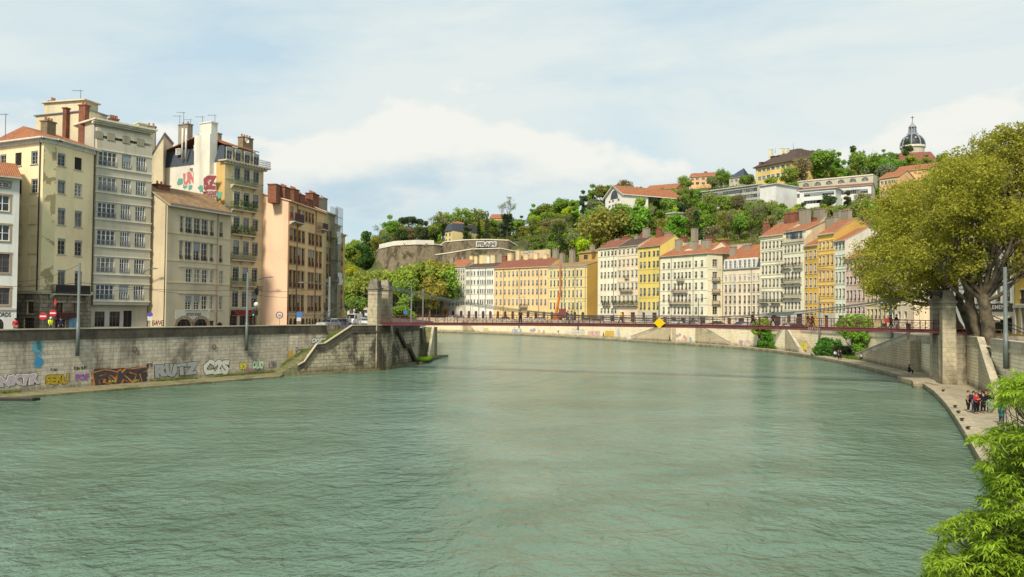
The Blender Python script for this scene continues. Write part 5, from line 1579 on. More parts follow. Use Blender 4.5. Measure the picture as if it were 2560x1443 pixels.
# street level on the right near the camera
mb = MB()
inn = offset_line([W4, W3, W2, W1, W0], .3)
rim = inn + [V((55.2, 89.2, 0)), R_WALL[ir] + V((.6, 0, 0)), R_WALL[ir + 1] + V((.7, 0, 0))]
q = [(p.x, p.y, 5.42) for p in rim] + [(150, R_WALL[ir + 1].y, 5.42), (150, -30, 5.42)]
mb.quad(*q); o = mb.build('street', ASPHALT)
if o.data.polygons[0].normal.z < 0: o.data.flip_normals()
structure(o)
mb = MB(); mb.quad((*(N0 + V((.3, 0, 0))).xy, 5.40), (*(N1 + V((.3, 0, 0))).xy, 5.40), (*b0.xy, 5.40), (60, 88, 5.40), (60, 100, 5.4), (*(N0 + V((.6, 6, 0))).xy, 5.4))
o = mb.build('pavement', PAVEMENT); structure(o)
if o.data.polygons[0].normal.z < 0: o.data.flip_normals()
# landing stage at the foot of the right pier, iron cleats
mb = MB()
la = [pz(x, y, .75) for x, y in ((2244, 942), (2279, 950), (2283, 955), (2312, 955), (2345, 962), (2330, 940), (2290, 930))]
mb.prism([p.xy for p in la][::-1], -.8, .75)
structure(mb.build('landing_step', KERBSTONE))
e2 = offset_line(RWs, .7)
for i, (px, py) in enumerate(((2358, 978), (2388, 1018), (2396, 1032), (2405, 1051), (2420, 1072), (1893, 868), (2000, 878))):
 q = at_z(px, py, Z_WALK + .05)
 mb = MB(); mb.tube([q + V((-.22, -.1, .12)), q + V((0, 0, .16)), q + V((.22, .1, .12))], .05, 6); mb.box((q.x - .08, q.y - .08, Z_WALK), (q.x + .08, q.y + .08, Z_WALK + .14))
 c = mb.build('mooring_cleat', IRON, loc=(q.x, q.y, Z_WALK)); tag(c, 'dark iron mooring cleat on the edge of the low quay', 'mooring cleat', 'mooring cleats along the low quay')
# ------------------------------------------------------------------ right bank houses
BASE_R = Z_RROAD + .13
q7x, q7y = (lambda x: 850 + x / 3.607), (lambda y: 460 + y / 3.607)
q8x, q8y = (lambda x: 1460 + x / 4.509), (lambda y: 560 + y / 4.509)
q9x, q9y = (lambda x: 1860 + x / 3.28), (lambda y: 500 + y / 3.28)
def rows_(f, *rs): return [(f(a), f(b)) for a, b in rs]
def cols_(f, *cs): return [f(c) for c in cs]
W_STD = win(plain('grey_white_joinery', (.55, .55, .50), .5), surround=PALESTONE, sw=.13, rail=.7, rows=3, inset=.14, fw=.09)
W_OPEN = win(plain('grey_joinery', (.32, .32, .29), .5), surround=PALESTONE, sw=.13, rail=.75, rows=2, inset=.2)
W_SHUT = win(plain('grey_white_joinery', (.55, .55, .50), .5), surround=PALESTONE, sw=.12, blind=.15, rail=.6, inset=.14)
def rhouse(label, xa, xb, ye, cols, rows, w, wall, st=W_OPEN, ref=None, roof=TILE_OR, rise=2.6, dep=12, bands=(), pipes=(), ground='shop', gcol=None, arch=0, over=None, skip=(), side=None, corn=STONE, bmat=None, seed=0, ridge_at=.5, xe=None, eaves=.45, ch=.4):
 a, b = cut_px(R_FRONT, xa), cut_px(R_FRONT, xb)
 B = Bld(label, a, b, BASE_R, seed=seed)
 ze = B.zof(xe or xa, ye); B.ze = ze
 ref = ref or cols[len(cols) // 2]
 r_ = B.windows(B.f, cols, rows, w, st, ref, rows[0][0] + 30, skip, over=over, arch=arch)
 low = min([q[1] for q in r_] + [99])
 gi = []
 if ground:
  n = max(1, int(B.L / 3.6)); gw = B.L / n
  hh = min(3.4, low - .9)
  for k in range(n):
   kind = ground if (k % 3) else ('arch door' if 'arch' in ground else 'door')
   ww = 2.2 if 'shop' in kind else 1.5
   u0 = gw * (k + .5) - ww / 2
   p0 = to_px(B.f.a + B.f.d * u0 + V((0, 0, BASE_R + hh))); p1 = to_px(B.f.a + B.f.d * (u0 + ww) + V((0, 0, BASE_R + hh)))
   gi.append((p0[0], p1[0], (p0[1] + p1[1]) / 2, kind))
 g = B.openings(B.f, gi)
 g = [(q[0], q[1], q[2], q[3], q[4]) for q in g]
 B.wall(B.f, -.4, ze, r_ + g)
 if side is None:
  B.sides(dep, ze, ze + rise, ridge_at=ridge_at)
 else:
  B.sides(dep, ze, ze + rise, ridge_at=ridge_at, right=False)
  m_ = MB(); m_.quad((B.L, 0, -.4), (B.L, dep, -.4), (B.L, dep, ze), (B.L, dep * ridge_at, ze + rise), (B.L, 0, ze)); m_.build('side_wall', side, B.root)
 B.build_wall(wall)
 B.gable_roof(dep, ze, ze + rise, roof, eaves, .12, ridge_at)
 B.cornice(ze, corn, .35, ch)
 if bands: B.bands([B.zof(ref, y) for y in bands], bmat or PALESTONE, .09, .2)
 for p in pipes: B.pipe(p, 0, ze - .3)
 if gcol:
  t = MB(); punched(t, B.L, -.4, low - .5, [q for q in g if q[3] < low - .55], -.05, .04); B.f.tr(t); t.build('ground_storey', gcol, B.root)
 B.dep, B.rise = dep, rise
 return B
def chims(B, f, items, mat_=None, vfrac=.5):
 """(x, ytop, width, [material], [pots]) read off the enlarged photograph with the scale functions f"""
 fx, fy, k = f
 for it in items:
  x, y, w_ = it[:3]
  B.chimney(fx(x), fy(y), w_ / k, B.dep * (it[5] if len(it) > 5 else vfrac), it[3] if len(it) > 3 else GREYCHIM, B.ze + .3, it[6] if len(it) > 6 else 1.2, it[4] if len(it) > 4 else 2)
f7, f8, f9 = (q7x, q7y, 3.607), (q8x, q8y, 4.509), (q9x, q9y, 3.28)
C_WHITE = plaster('off_white_render', (.74, .72, .64), .2)
C_PALE = plaster('pale_yellow_render', (.78, .72, .52), .2)
C_PEACH = plaster('peach_render', (.76, .62, .44), .2)
C_YELLOW = plaster('lemon_yellow_render', (.72, .56, .17), .15)
C_GOLD = plaster('golden_yellow_render', (.72, .47, .10), .15)
C_OCHRE = plaster('ochre_render', (.62, .38, .07), .15)
C_ORANGE = plaster('orange_yellow_render', (.76, .54, .27), .15)
C_CREAM = plaster('cream_render', (.78, .73, .55), .2)
C_PINKC = plaster('pink_cream_render', (.78, .65, .48), .2)
C_MINT = plaster('mint_white_render', (.70, .73, .60), .15)
C_PINK = plaster('rose_render', (.74, .52, .44), .2)
C_GREYW = plaster('grey_white_render', (.62, .59, .50), .3)
BEIGEW = plaster('beige_party_wall', (.58, .46, .29), .4)  # beige render of the bare party walls and gables
OCHREW = plaster('deep_ochre_wall', (.52, .33, .09), .3)
LGROUND = plaster('grey_ground_storey', (.52, .50, .44), .4)
YCHIM = plaster('yellow_chimney', (.66, .54, .30), .4)
rhouse('grey house behind the far plane trees, left of the others', 868, 996, 702, [884, 902, 920, 938, 956, 974], [(712, 726), (734, 748), (756, 770)], 1.5, C_GREYW, W_STD, gcol=LGROUND, seed=20)
rhouse('dull cream house behind the far plane trees with yellow shop pillars', 997, 1121, 690, [1010, 1026, 1042, 1058, 1074, 1090, 1106], [(702, 718), (728, 744), (752, 768)], 1.5, C_PEACH, W_STD, gcol=OCHREW, seed=21, pipes=(1086,))
B = rhouse('narrow pale grey house with stacked small balconies next to the far plane trees', 1122, 1163, q7y(745), cols_(q7x, 995, 1022, 1052, 1072, 1094, 1115), rows_(q7y, (765, 802), (826, 868), (900, 948), (980, 1022), (1055, 1095)), 0.72, C_GREYW, W_STD, seed=22, bands=(q7y(812), q7y(880), q7y(960), q7y(1036), q7y(1105)), ground='arch', rise=3.2)
for yr in (805, 875, 948, 1025): B.balcony(q7x(988), q7x(1030), q7y(yr), q7y(yr + 20), .8, IRON)
chims(B, f7, [(1015, 668, 26, GREYCHIM), (1090, 655, 30, BRICK, 3), (1105, 660, 30, GREYCHIM)])
B = rhouse('long bright white house with dark window rows and a low brown roof', 1163.5, 1235, q7y(757), cols_(q7x, 1145, 1162, 1187, 1212, 1243, 1268, 1287, 1308, 1333, 1352, 1372), rows_(q7y, (785, 825), (865, 905), (948, 988), (1042, 1084)), 0.76, C_WHITE, win(GREYBLUE, surround=None, rows=2, blind=.1), seed=23, roof=TILE_BROWN, bands=(q7y(832), q7y(912), q7y(996)), pipes=(q7x(1178), q7x(1253), q7x(1314)), ground='arch', rise=2.0)
chims(B, f7, [(1190, 652, 26, YCHIM, 0), (1232, 655, 26, YCHIM, 0), (1280, 645, 30, YCHIM, 0), (1315, 645, 36, YCHIM, 0), (1345, 655, 22, C_WHITE, 0), (1385, 645, 40, YCHIM, 2)])
B = rhouse('long orange-yellow house with thirteen window columns and a balcony over its arched door', 1235.5, 1370, q7y(764), cols_(q7x, 1412, 1450, 1487, 1525, 1562, 1597, 1635, 1667, 1702, 1740, 1777, 1815, 1853), rows_(q7y, (785, 832), (870, 918), (948, 996), (1038, 1092)), 0.88, C_ORANGE, W_SHUT, seed=24, roof=TILE_RED, pipes=(q7x(1475), q7x(1617), q7x(1792)), ground='arch', rise=3.6, corn=C_ORANGE)
B.balcony(q7x(1628), q7x(1692), q7y(1085), q7y(1110), 1.0, IRON)
chims(B, f7, [(1445, 632, 46, GREYCHIM, 3), (1487, 655, 34, BRICK, 2), (1537, 630, 34, YCHIM, 2), (1608, 600, 30, YCHIM, 2), (1685, 640, 32, YCHIM), (1772, 630, 34, YCHIM), (1857, 640, 32, YCHIM)])
o = B
mb = MB(); u, z_ = B.f.px(q7x(1640), q7y(640), 9); u1, z1 = B.f.px(q7x(1895), q7y(590), 9)
mb.box((u, 8.6, B.ze), (u1, 9.4, z1)); B.f.tr(mb); mb.build('party_wall', BEIGEW, B.root)
p, ux, w_, h_ = side_rect(q7x(1650), q7y(596), q7x(1755), q7y(628), B.f.a - B.f.n * 8.58, B.f.n)
lettering('graffiti', 'SEKTY', p, ux, V((0, 0, 1)), w_, h_, None, B.f.n, B.root, layers=[(.14, (.08, .08, .08), .03), (.05, (.5, .5, .48), .06)], label='black and white roof graffiti on a party wall')
B = rhouse('yellow house with stone quoins, window bands and a deep ochre side wall', 1370.5, 1467, q7y(748), cols_(q7x, 1903, 1935, 1968, 2000, 2030, 2067, 2103, 2140, 2175), rows_(q7y, (785, 835), (868, 922), (962, 1022), (1072, 1130)), 0.88, plaster('straw_yellow_render', (.72, .58, .26), .15), win(GREYBLUE, surround=C_PALE, rail=.6, pediment=True), seed=25, roof=TILE_OLD, bands=(q7y(845), q7y(935), q7y(1035)), bmat=STONE, pipes=(q7x(2120), q7x(2213)), ground='arch', side=OCHREW, rise=1.6, ch=.8)
chims(B, f7, [(1945, 590, 38, GREYCHIM, 2), (2005, 630, 30, GREYCHIM), (2095, 600, 34, GREYCHIM), (2275, 555, 24, GREYCHIM, 1, .9)])
Bk = Bld('small ochre back house with a low tiled roof above the yellow quoined house', plan(1447, 288), plan(1496, 280), BASE_R, seed=26)
zz = Bk.zof(1447, q7y(622)); rr = Bk.windows(Bk.f, [q7x(2215)], rows_(q7y, (640, 680)), 2.2, win(GREYBLUE, surround=None), q7x(2215)); Bk.wall(Bk.f, -.3, zz, rr); Bk.sides(10, zz, zz + 1.2); Bk.build_wall(OCHREW); Bk.gable_roof(10, zz, zz + 1.2, TILE_OLD, .5); Bk.dep, Bk.ze = 10, zz
chims(Bk, f7, [(2275, 560, 26, GREYCHIM, 1)])
B = rhouse('pale cream house with five window columns at the left of the tall white row', 1494, 1543, q8y(282), cols_(q8x, 200, 238, 278, 318, 357), rows_(q8y, (312, 362), (420, 488), (545, 610), (678, 750), (815, 888), (952, 1005)), 0.92, C_CREAM, W_OPEN, ref=q8x(238), seed=27, roof=TILE_RED, bands=(q8y(370), q8y(910)), pipes=(q8x(336),), gcol=LGROUND, rise=3.2)
B.balcony(q8x(222), q8x(300), q8y(878), q8y(915), .9, IRON, plants=True)
chims(B, f8, [(382, 172, 50, GREYCHIM, 0), (95, 250, 30, GREYCHIM, 2)])
B = rhouse('peach ornate house with arched first floor and long planted balconies', 1543.5, 1595, q8y(262), cols_(q8x, 403, 450, 498, 547, 593), rows_(q8y, (290, 338), (408, 475), (532, 600), (670, 738), (812, 885)), 1.0, C_PEACH, win(plain('grey_white_joinery', (.55, .55, .50), .5), surround=PALESTONE, rail=.6, pediment=True, inset=.14), ref=q8x(450), seed=28, roof=TILE_BROWN, bands=(q8y(360), q8y(910), q8y(650)), gcol=None, rise=3.0)
B.balcony(q8x(420), q8x(556), q8y(722), q8y(756), .9, IRON); B.balcony(q8x(342), q8x(612), q8y(876), q8y(915), 1.0, IRON, plants=True); B.balcony(q8x(470), q8x(512), q8y(582), q8y(612), .7, IRON)
ga = B.openings(B.f, [(q8x(x - 16), q8x(x + 16), q8y(952), 'arch') for x in (403, 450, 498, 547, 590)], B.f.px(q8x(498), q8y(1005))[1])
chims(B, f8, [(475, 145, 66, BRICK, 2), (598, 132, 38, GREYCHIM, 1), (660, 115, 30, BRICK, 2), (703, 55, 56, GREYCHIM, 1)])
B = rhouse('bright lemon yellow house with dark window shutters', 1595.8, 1650, q8y(265), cols_(q8x, 643, 685, 737, 790, 832), rows_(q8y, (312, 365), (425, 487), (570, 648), (725, 806), (884, 962)), 0.92, C_YELLOW, win(plain('dark_joinery', (.20, .21, .20), .5), surround=GREYBLUE, sw=.10, rail=.5), ref=q8x(737), seed=29, roof=TILE_OR, bands=(q8y(510), q8y(665), q8y(830)), bmat=C_YELLOW, gcol=LGROUND, rise=3.4, corn=SLATE, pipes=(q8x(853),))
chims(B, f8, [(850, 60, 46, BRICK, 3), (940, 105, 80, GREYCHIM, 4, .7)])
# corner house with balconies
xa, xb = 1650.6, 1769
B = rhouse('large cream corner house with balconies, hipped orange roof and quoined corner', xa, xb, q8y(375), cols_(q8x, 900, 957, 1025, 1067, 1107, 1152, 1192, 1263, 1330), rows_(q8y, (437, 503), (555, 622), (673, 748), (797, 878), (938, 1016)), 0.88, C_CREAM, W_OPEN, ref=q8x(957), seed=30, bands=(q8y(512), q8y(632), q8y(756), q8y(910), q8y(1026)), pipes=(q8x(985), q8x(1232)), gcol=LGROUND, rise=3.4, dep=11)
bpy.data.objects.remove(B.roof)
B.roof = None
cb = cut_px(R_FRONT, xb); Dc = cb.y
rb_ = plan(1806, Dc + 1.0)
FR = Face(B, cb + B.f.d * .02, rb_)
r_ = B.windows(FR, [q8x(1475)], rows_(q8y, (400, 485), (540, 615), (660, 738), (795, 870), (935, 1020)), 1.5, win(WOODW, surround=PALESTONE, leaves=2, rows=3), q8x(1475))
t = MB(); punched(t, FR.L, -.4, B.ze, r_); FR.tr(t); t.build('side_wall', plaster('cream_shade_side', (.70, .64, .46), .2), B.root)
for yr in (600, 733, 865): B.balcony(q8x(1440), q8x(1522), q8y(yr), q8y(yr + 33), .8, plain('maroon_rail', (.14, .06, .055), .6), face=FR)
for yr, x0, x1 in ((607, 1062, 1135), (735, 1012, 1170), (866, 975, 1208)): B.balcony(q8x(x0), q8x(x1), q8y(yr), q8y(yr + 33), .9, plain('maroon_rail', (.14, .06, .055), .6), plants=False)
B.bands([FR.px(q8x(1475), q8y(y))[1] for y in (512, 632, 756, 910)], PALESTONE, .08, .2, FR)
e3 = FR.M @ V((FR.L, 0, 0)); e4 = e3 + V((0, 9, 0))
mb = MB(); za = B.ze + .1; rz_ = B.ze + 3.6
A_, B_, C_, D_ = V((-.3, -.5, za)), V((B.L + .2, -.6, za)), V((e3.x + .5, e3.y - .4, za)), V((e4.x + .3, e4.y + 2, za))
R1, R2 = V((1.0, 6.5, rz_)), V((B.L - 1.5, 7.5, rz_ + .2))
for pts in ([A_, B_, R2, R1], [B_, C_, R2], [C_, D_, R2]): mb.slab(pts, .14, 0, 1)
mb.slab([R1, R2, D_, V((-.3, 13, za))], .14, 0, 1)
B.roof = mb.build('roof', [TILE_OR, STONE], B.root)
chims(B, f8, [(1068, 180, 58, GREYCHIM, 0, .35), (1248, 200, 56, GREYCHIM, 1, .35), (1383, 185, 78, GREYCHIM, 1, .35), (1247, 55, 50, GREYCHIM, 0, .8), (1125, 150, 60, BRICK, 3, 1.0), (1432, 150, 44, BRICK, 1, 1.0), (1585, 185, 60, BRICK, 4, 1.3)])
mb = MB(); u0, z0 = B.f.px(q8x(955), q8y(310), 10); u1, z1 = B.f.px(q8x(1215), q8y(205), 10); u2 = B.f.px(q8x(1310), q8y(180), 10)
mb.mesh([(u0, 10, B.ze), (u2[0], 10, B.ze), (u2[0], 10, u2[1]), (u0, 10, B.f.px(q8x(955), q8y(258), 10)[1]), (u0, 10.4, B.ze), (u2[0], 10.4, B.ze), (u2[0], 10.4, u2[1]), (u0, 10.4, B.f.px(q8x(955), q8y(258), 10)[1])], [(0, 1, 2, 3), (3, 2, 6, 7), (1, 5, 6, 2), (0, 3, 7, 4)])
B.f.tr(mb); mb.build('party_wall', C_GREYW, B.root)
p, ux, w_, h_ = side_rect(q8x(1100), q8y(215), q8x(1212), q8y(275), B.f.a - B.f.n * 9.97, B.f.n)
lettering('graffiti', 'MAKER', p, (ux + V((0, 0, .25))).normalized(), V((0, 0, 1)), w_, h_ * .6, None, B.f.n, B.root, layers=[(.12, (.08, .1, .1), .03), (.04, (.25, .42, .42), .06)], label='blue-green roof graffiti on a party wall')
# mansard house
B = rhouse('pink-cream house with slate mansard, seven white dormers and orange roof', 1808, 1900, q8y(512), cols_(q8x, 1600, 1648, 1700, 1757, 1812, 1860, 1915, 1965), rows_(q8y, (568, 642), (682, 768), (808, 898), (928, 1024)), 0.8, C_PINKC, W_OPEN, ref=q8x(1757), seed=31, bands=(q8y(655),), pipes=(q8x(1888),), rise=2.0, over={(0, None): win(WHITE, surround=PALESTONE, blind=.3, blindmat=LIGHTBLIND, inset=.12)})
bpy.data.objects.remove(B.roof); B.roof = None
zm = B.zof(q8x(1570), q8y(415)); ze = B.ze
mb = MB(); mb.quad((-.1, .1, ze), (B.L + .1, .1, ze), (B.L + .1, 1.1, zm), (-.1, 1.1, zm), m=0)
mb.quad((B.L + .1, .1, ze), (B.L + .1, 11, ze), (B.L + .1, 11, zm), (B.L + .1, 1.1, zm), m=0); mb.quad((-.1, 11, ze), (-.1, .1, ze), (-.1, 1.1, zm), (-.1, 11, zm), m=0)
mb.slab([(-.3, .8, zm), (B.L + .3, .8, zm), (B.L + .3, 7.5, zm + 4.6), (-.3, 7.5, zm + 4.6)], .14, 1, 1)
mb.slab([(-.3, 7.5, zm + 4.6), (B.L + .3, 7.5, zm + 4.6), (B.L + .3, 13, zm), (-.3, 13, zm)], .14, 1, 1)
B.roof = mb.build('roof', [SLATE, TILE_OR], B.root)
for x in (1600, 1648, 1700, 1757, 1812, 1860, 1915, 1965):
 u = B.f.u(q8x(x), q8y(460)); h = (zm - ze) * .85
 if u < .8 or u > B.L - .8: continue
 me = window_mesh(.95, round(h, 1), dict(frame=WHITE, surround=WHITE, sw=.22, leaves=2, rows=3, sill=False, inset=.0))
 o = link_mesh('dormer_window', me, B.root, (u - .47, .1, ze + .1))
 mb = MB(); n = 8; zt = ze + .1 + h
 arc = [(u + .75 * math.cos(math.pi * k / n), zt + .15 + .42 * math.sin(math.pi * k / n)) for k in range(n + 1)]
 mb.mesh([(x_, -.02, z_) for x_, z_ in arc] + [(x_, 1.2, z_) for x_, z_ in arc], [(k, k + 1, k + 2 + n, k + 1 + n) for k in range(n)][::-1] + [tuple(reversed(range(n + 1)))])
 mb.box((u - .75, .0, ze + .1), (u - .70, 1.2, zt + .15)); mb.box((u + .70, .0, ze + .1), (u + .75, 1.2, zt + .15))
 mb.build('dormer', WHITE, B.root)
B.dep = 12
chims(B, f8, [(1682, 262, 50, GREYCHIM, 0, .3), (1845, 245, 70, GREYCHIM, 2, .5), (1760, 235, 230, plaster('rose_gable', (.62, .45, .38), .3), 0, 1.1, .8)])
for x, y in ((1808, 340), (1832, 342)):
 u, z_ = B.f.px(q8x(x), q8y(y), 4.5); mb = MB(); mb.lathe([(.0, 0), (.3, .03), (.5, .13), (.48, .15)], (0, 0, 0), 12); dm = mb.build('satellite_dish', WHITE, B.root); dm.location = (u, 4.6, z_); dm.rotation_euler = (math.radians(80), 0, 0)
# tall pair
WB = win(plain('grey_joinery', (.32, .32, .29), .5), surround=PALESTONE, sw=.18, rail=.6, pediment=True, inset=.18)
B = rhouse('tall cream house with moulded bands over every row of windows, tallest of the white row', 1901, 1958.5, q9y(300), cols_(q9x, 155, 183, 213, 245, 275, 307), rows_(q9y, (342, 397), (430, 500), (540, 605), (650, 715), (757, 838), (872, 925)), 0.76, C_PALE, WB, ref=q9x(213), seed=32, roof=TILE_OR, bands=(q9y(405), q9y(508), q9y(614), q9y(722), q9y(845)), gcol=LGROUND, rise=3.6, ch=.8)
B.balcony(q9x(145), q9x(205), q9y(812), q9y(840), .9, IRON); B.balcony(q9x(235), q9x(300), q9y(812), q9y(840), .9, IRON)
chims(B, f9, [(183, 195, 34, BRICK, 2), (312, 178, 50, GREYCHIM, 4), (360, 118, 34, BRICK, 2), (408, 110, 56, BRICK, 4), (260, 252, 30, GREYCHIM, 0, .35)])
B = rhouse('tall cream house with dark iron balconies, an attic storey and a beige gable wall', 1959, 2011.5, q9y(343), cols_(q9x, 340, 367, 395, 425, 455, 485), rows_(q9y, (368, 425), (470, 532), (592, 650), (712, 770), (838, 896)), 0.72, C_CREAM, W_OPEN, ref=q9x(425), seed=33, bands=(q9y(434), q9y(905)), side=BEIGEW, gcol=LGROUND, rise=6.0, ch=.9, dep=13)
bpy.data.objects.remove(B.roof); B.roof = None
za = B.ze; zt = B.zof(q9x(425), q9y(252))
t = MB(); t.box((.05, .5, za), (B.L - .05, 12.5, zt)); B.f.tr(t); t.build('attic_storey', C_CREAM, B.root)
for x in (358, 385, 437, 468):
 u, z_ = B.f.px(q9x(x), q9y(312), .5); link_mesh('window', window_mesh(.95, 2.0, dict(frame=GREYBLUE, surround=None, inset=-.06, sill=False)), B.root, (u - .47, .46, max(z_, za + .05)))
mb = MB(); u, z_ = B.f.px(q9x(413), q9y(318), .5); mb.mesh([(u + 1.1 * math.cos(math.pi * k / 10), .40, z_ + 1.9 * math.sin(math.pi * k / 10)) for k in range(11)], [tuple(reversed(range(11)))]); B.f.tr(mb); mb.build('arched_window', GLASS, B.root)
mb = MB()
for zz in (.4, .9): mb.box((.1, -.25, za + zz - .02), (B.L - .1, -.21, za + zz + .02))
for k in range(36): mb.box((.1 + (B.L - .2) * k / 35 - .012, -.245, za), (.1 + (B.L - .2) * k / 35 + .012, -.215, za + .9))
mb.build('roof_railing', IRON, B.root)
mb = MB(); mb.slab([(-.2, .1, zt), (B.L + .2, .1, zt), (B.L + .2, 7, zt + 2.8), (-.2, 7, zt + 2.8)], .14, 0, 1); mb.slab([(-.2, 7, zt + 2.8), (B.L + .2, 7, zt + 2.8), (B.L + .2, 13, zt), (-.2, 13, zt)], .14, 0, 1)
B.roof = mb.build('roof', [TILE_OR, STONE], B.root)
mb = MB(); mb.quad((B.L - .04, .5, zt - .1), (B.L - .04, 12.5, zt - .1), (B.L - .04, 7, zt + 2.6)); mb.build('gable', BEIGEW, B.root)
for (x0, x1, yr, ys) in ((330, 388, 525, 556), (415, 482, 517, 553), (330, 472, 638, 680), (330, 472, 765, 800)): B.balcony(q9x(x0), q9x(x1), q9y(yr), q9y(ys), .9, IRON)
chims(B, f9, [(500, 82, 68, GREYCHIM, 0, .45), (612, 78, 54, GREYCHIM, 0, .85), (560, 152, 46, BRICK, 0, .6), (655, 102, 26, GREYCHIM, 1, 1.2)])
B = rhouse('narrow deep ochre house with three window columns between two taller houses', 2012, 2044.5, q9y(377), cols_(q9x, 512, 548, 585), rows_(q9y, (417, 480), (523, 603), (640, 716), (762, 844), (876, 946)), 0.86, C_OCHRE, win(WHITE, surround=PALESTONE, sw=.12, rail=.5), ref=q9x(548), seed=34, gcol=None, rise=3.0, corn=PALESTONE)
B = rhouse('golden yellow house with grouped bays and ochre gable, four window columns', 2045, 2087, q9y(286), cols_(q9x, 625, 655, 690, 725), rows_(q9y, (340, 402), (455, 532), (582, 660), (708, 782), (850, 915)), 0.84, C_GOLD, win(WHITE, surround=C_ORANGE, sw=.16, rail=.5, pediment=True), ref=q9x(690), seed=35, bands=(q9y(410), q9y(555), q9y(690), q9y(830)), bmat=C_ORANGE, gcol=LGROUND, rise=3.6, side=OCHREW, corn=PALESTONE)
chims(B, f9, [(720, 148, 72, GREYCHIM, 0, .55), (770, 95, 48, GREYCHIM, 0, 1.0), (840, 90, 58, GREYCHIM, 3, .8)])
B = rhouse('mint white house with paired green shutters and thin bands', 2087.5, 2114, q9y(337), cols_(q9x, 760, 788, 818), rows_(q9y, (350, 402), (468, 536), (590, 676), (728, 806), (855, 915)), 0.72, C_MINT, win(plain('green_shutter', (.22, .30, .27), .6), surround=PALESTONE, rail=.5), ref=q9x(788), seed=36, bands=(q9y(450), q9y(565), q9y(690)), gcol=None, rise=3.0, side=C_GREYW)
chims(B, f9, [(975, 170, 76, BRICK, 2, .9)])
B = rhouse('rose pink house half hidden by the big plane tree', 2114.5, 2165, q9y(483), cols_(q9x, 851, 879, 912, 945, 980), rows_(q9y, (512, 572), (628, 692), (742, 826), (880, 930)), 0.9, C_PINK, win(plain('mauve_joinery', (.30, .22, .22), .6), surround=PALESTONE, rail=.5), ref=q9x(879), seed=37, rise=3.0)
B = rhouse('yellow house under the branches of the plane tree', 2165.5, 2226, q9y(400), cols_(q9x, 1020, 1050, 1082, 1112, 1150, 1185), rows_(q9y, (430, 500), (540, 610), (640, 710), (752, 838), (896, 975)), 0.88, plaster('soft_yellow_render', (.74, .58, .30), .15), W_OPEN, ref=q9x(1082), seed=38, bands=(q9y(862),), rise=3.0, pipes=(q9x(1203),))
# peach corner house nearest the pier
xa, xb = 2226.5, 2285
B = rhouse('peach corner house just left of the right bridge pier', xa, xb, q9y(430), cols_(q9x, 1225, 1275, 1325), rows_(q9y, (540, 610), (650, 720), (780, 852), (915, 972)), 1.0, C_PEACH, win(plain('grey_joinery', (.32, .32, .29), .5), surround=PALESTONE, sw=.12, blind=.2), ref=q9x(1275), seed=39, rise=2.5)
cb = cut_px(R_FRONT, xb); FR = Face(B, cb + B.f.d * .02, plan(2338, cb.y + 2))
r_ = B.windows(FR, [q9x(1475)], rows_(q9y, (650, 720), (780, 850), (912, 972)), 1.8, W_OPEN, q9x(1475))
t = MB(); punched(t, FR.L, -.4, B.ze, r_); FR.tr(t); t.build('side_wall', C_PINK, B.root)
# houses behind the big plane trees, right of the pier
def rfree(label, pa, pb, ye, xe, cols, rows, w_, mat_, st, seed, dep=12, roof=TILE_OR, base=5.42, rise=3):
 B = Bld(label, pa, pb, base, seed=seed); ze = B.zof(xe, ye); B.ze = ze
 r_ = B.windows(B.f, cols, rows, w_, st, cols[0], 700)
 B.wall(B.f, -.4, ze, r_); B.sides(dep, ze, ze + rise); B.build_wall(mat_); B.gable_roof(dep, ze, ze + rise, roof); B.cornice(ze, PALESTONE, .4, .6)
 return B
Bm = rfree('white shuttered house behind the plane trunks with a furniture shop below', plan(2345, 141), plan(2536, 112), 520, 2440, [2365, 2392, 2420, 2447, 2472, 2496, 2520], [(560, 592), (610, 650), (668, 712), (722, 758)], 1.5, C_WHITE, W_STD, 40)
O = hit_plane(2440, 775, Bm.f.a, Bm.f.n); E = hit_plane(2527, 766, Bm.f.a, Bm.f.n)
u0, z0 = Bm.f.px(2440, 779); u1, z1 = Bm.f.px(2533, 762)
mb = MB(); mb.box((u0, -.25, z0), (u1, -.003, z1 + .2)); Bm.f.tr(mb); mb.build('sign_board', plain('black_fascia', (.015, .013, .013), .5), Bm.root)
wf = (E - O).dot(Bm.f.d)
lettering('shop_lettering', 'AMEUBLEMENT', O + V((0, 0, .1)), Bm.f.d, V((0, 0, 1)), wf, .62, (.75, .73, .66), Bm.f.n, Bm.root, proud=.28, offset=.012)
mb = MB(); a_, z_ = Bm.f.px(2445, 786); b_ = Bm.f.u(2530, 786)
mb.quad((a_, -.02, 3.2), (b_, -.02, 3.2), (b_, -1.6, 2.6), (a_, -1.6, 2.6)); mb.quad((a_, -1.6, 2.6), (b_, -1.6, 2.6), (b_, -1.6, 2.25), (a_, -1.6, 2.25)); Bm.f.tr(mb); mb.build('awning', plain('cream_awning', (.50, .42, .28), .8), Bm.root)
mb = MB(); mb.quad((a_, -.004, 0), (b_, -.004, 0), (b_, -.004, 2.9), (a_, -.004, 2.9)); Bm.f.tr(mb); mb.build('shop_window', DOORDARK, Bm.root)
Bo = rfree('golden ochre house with stone shop pillars at the right edge', plan(2538, 111.5), plan(2660, 96), 500, 2540, [2556, 2585, 2615], [(560, 600), (650, 690), (725, 760)], 1.6, C_GOLD, W_OPEN, 41)
mb = MB()
for px in (2541, 2556): u = Bo.f.u(px, 790); mb.box((u - .35, -.3, -.1), (u + .35, -.003, Bo.zof(2541, 770)))
mb.box((0, -.35, Bo.zof(2541, 770)), (Bo.L, -.003, Bo.zof(2541, 763))); Bo.f.tr(mb); mb.build('shop_pillars', LGROUND, Bo.root)
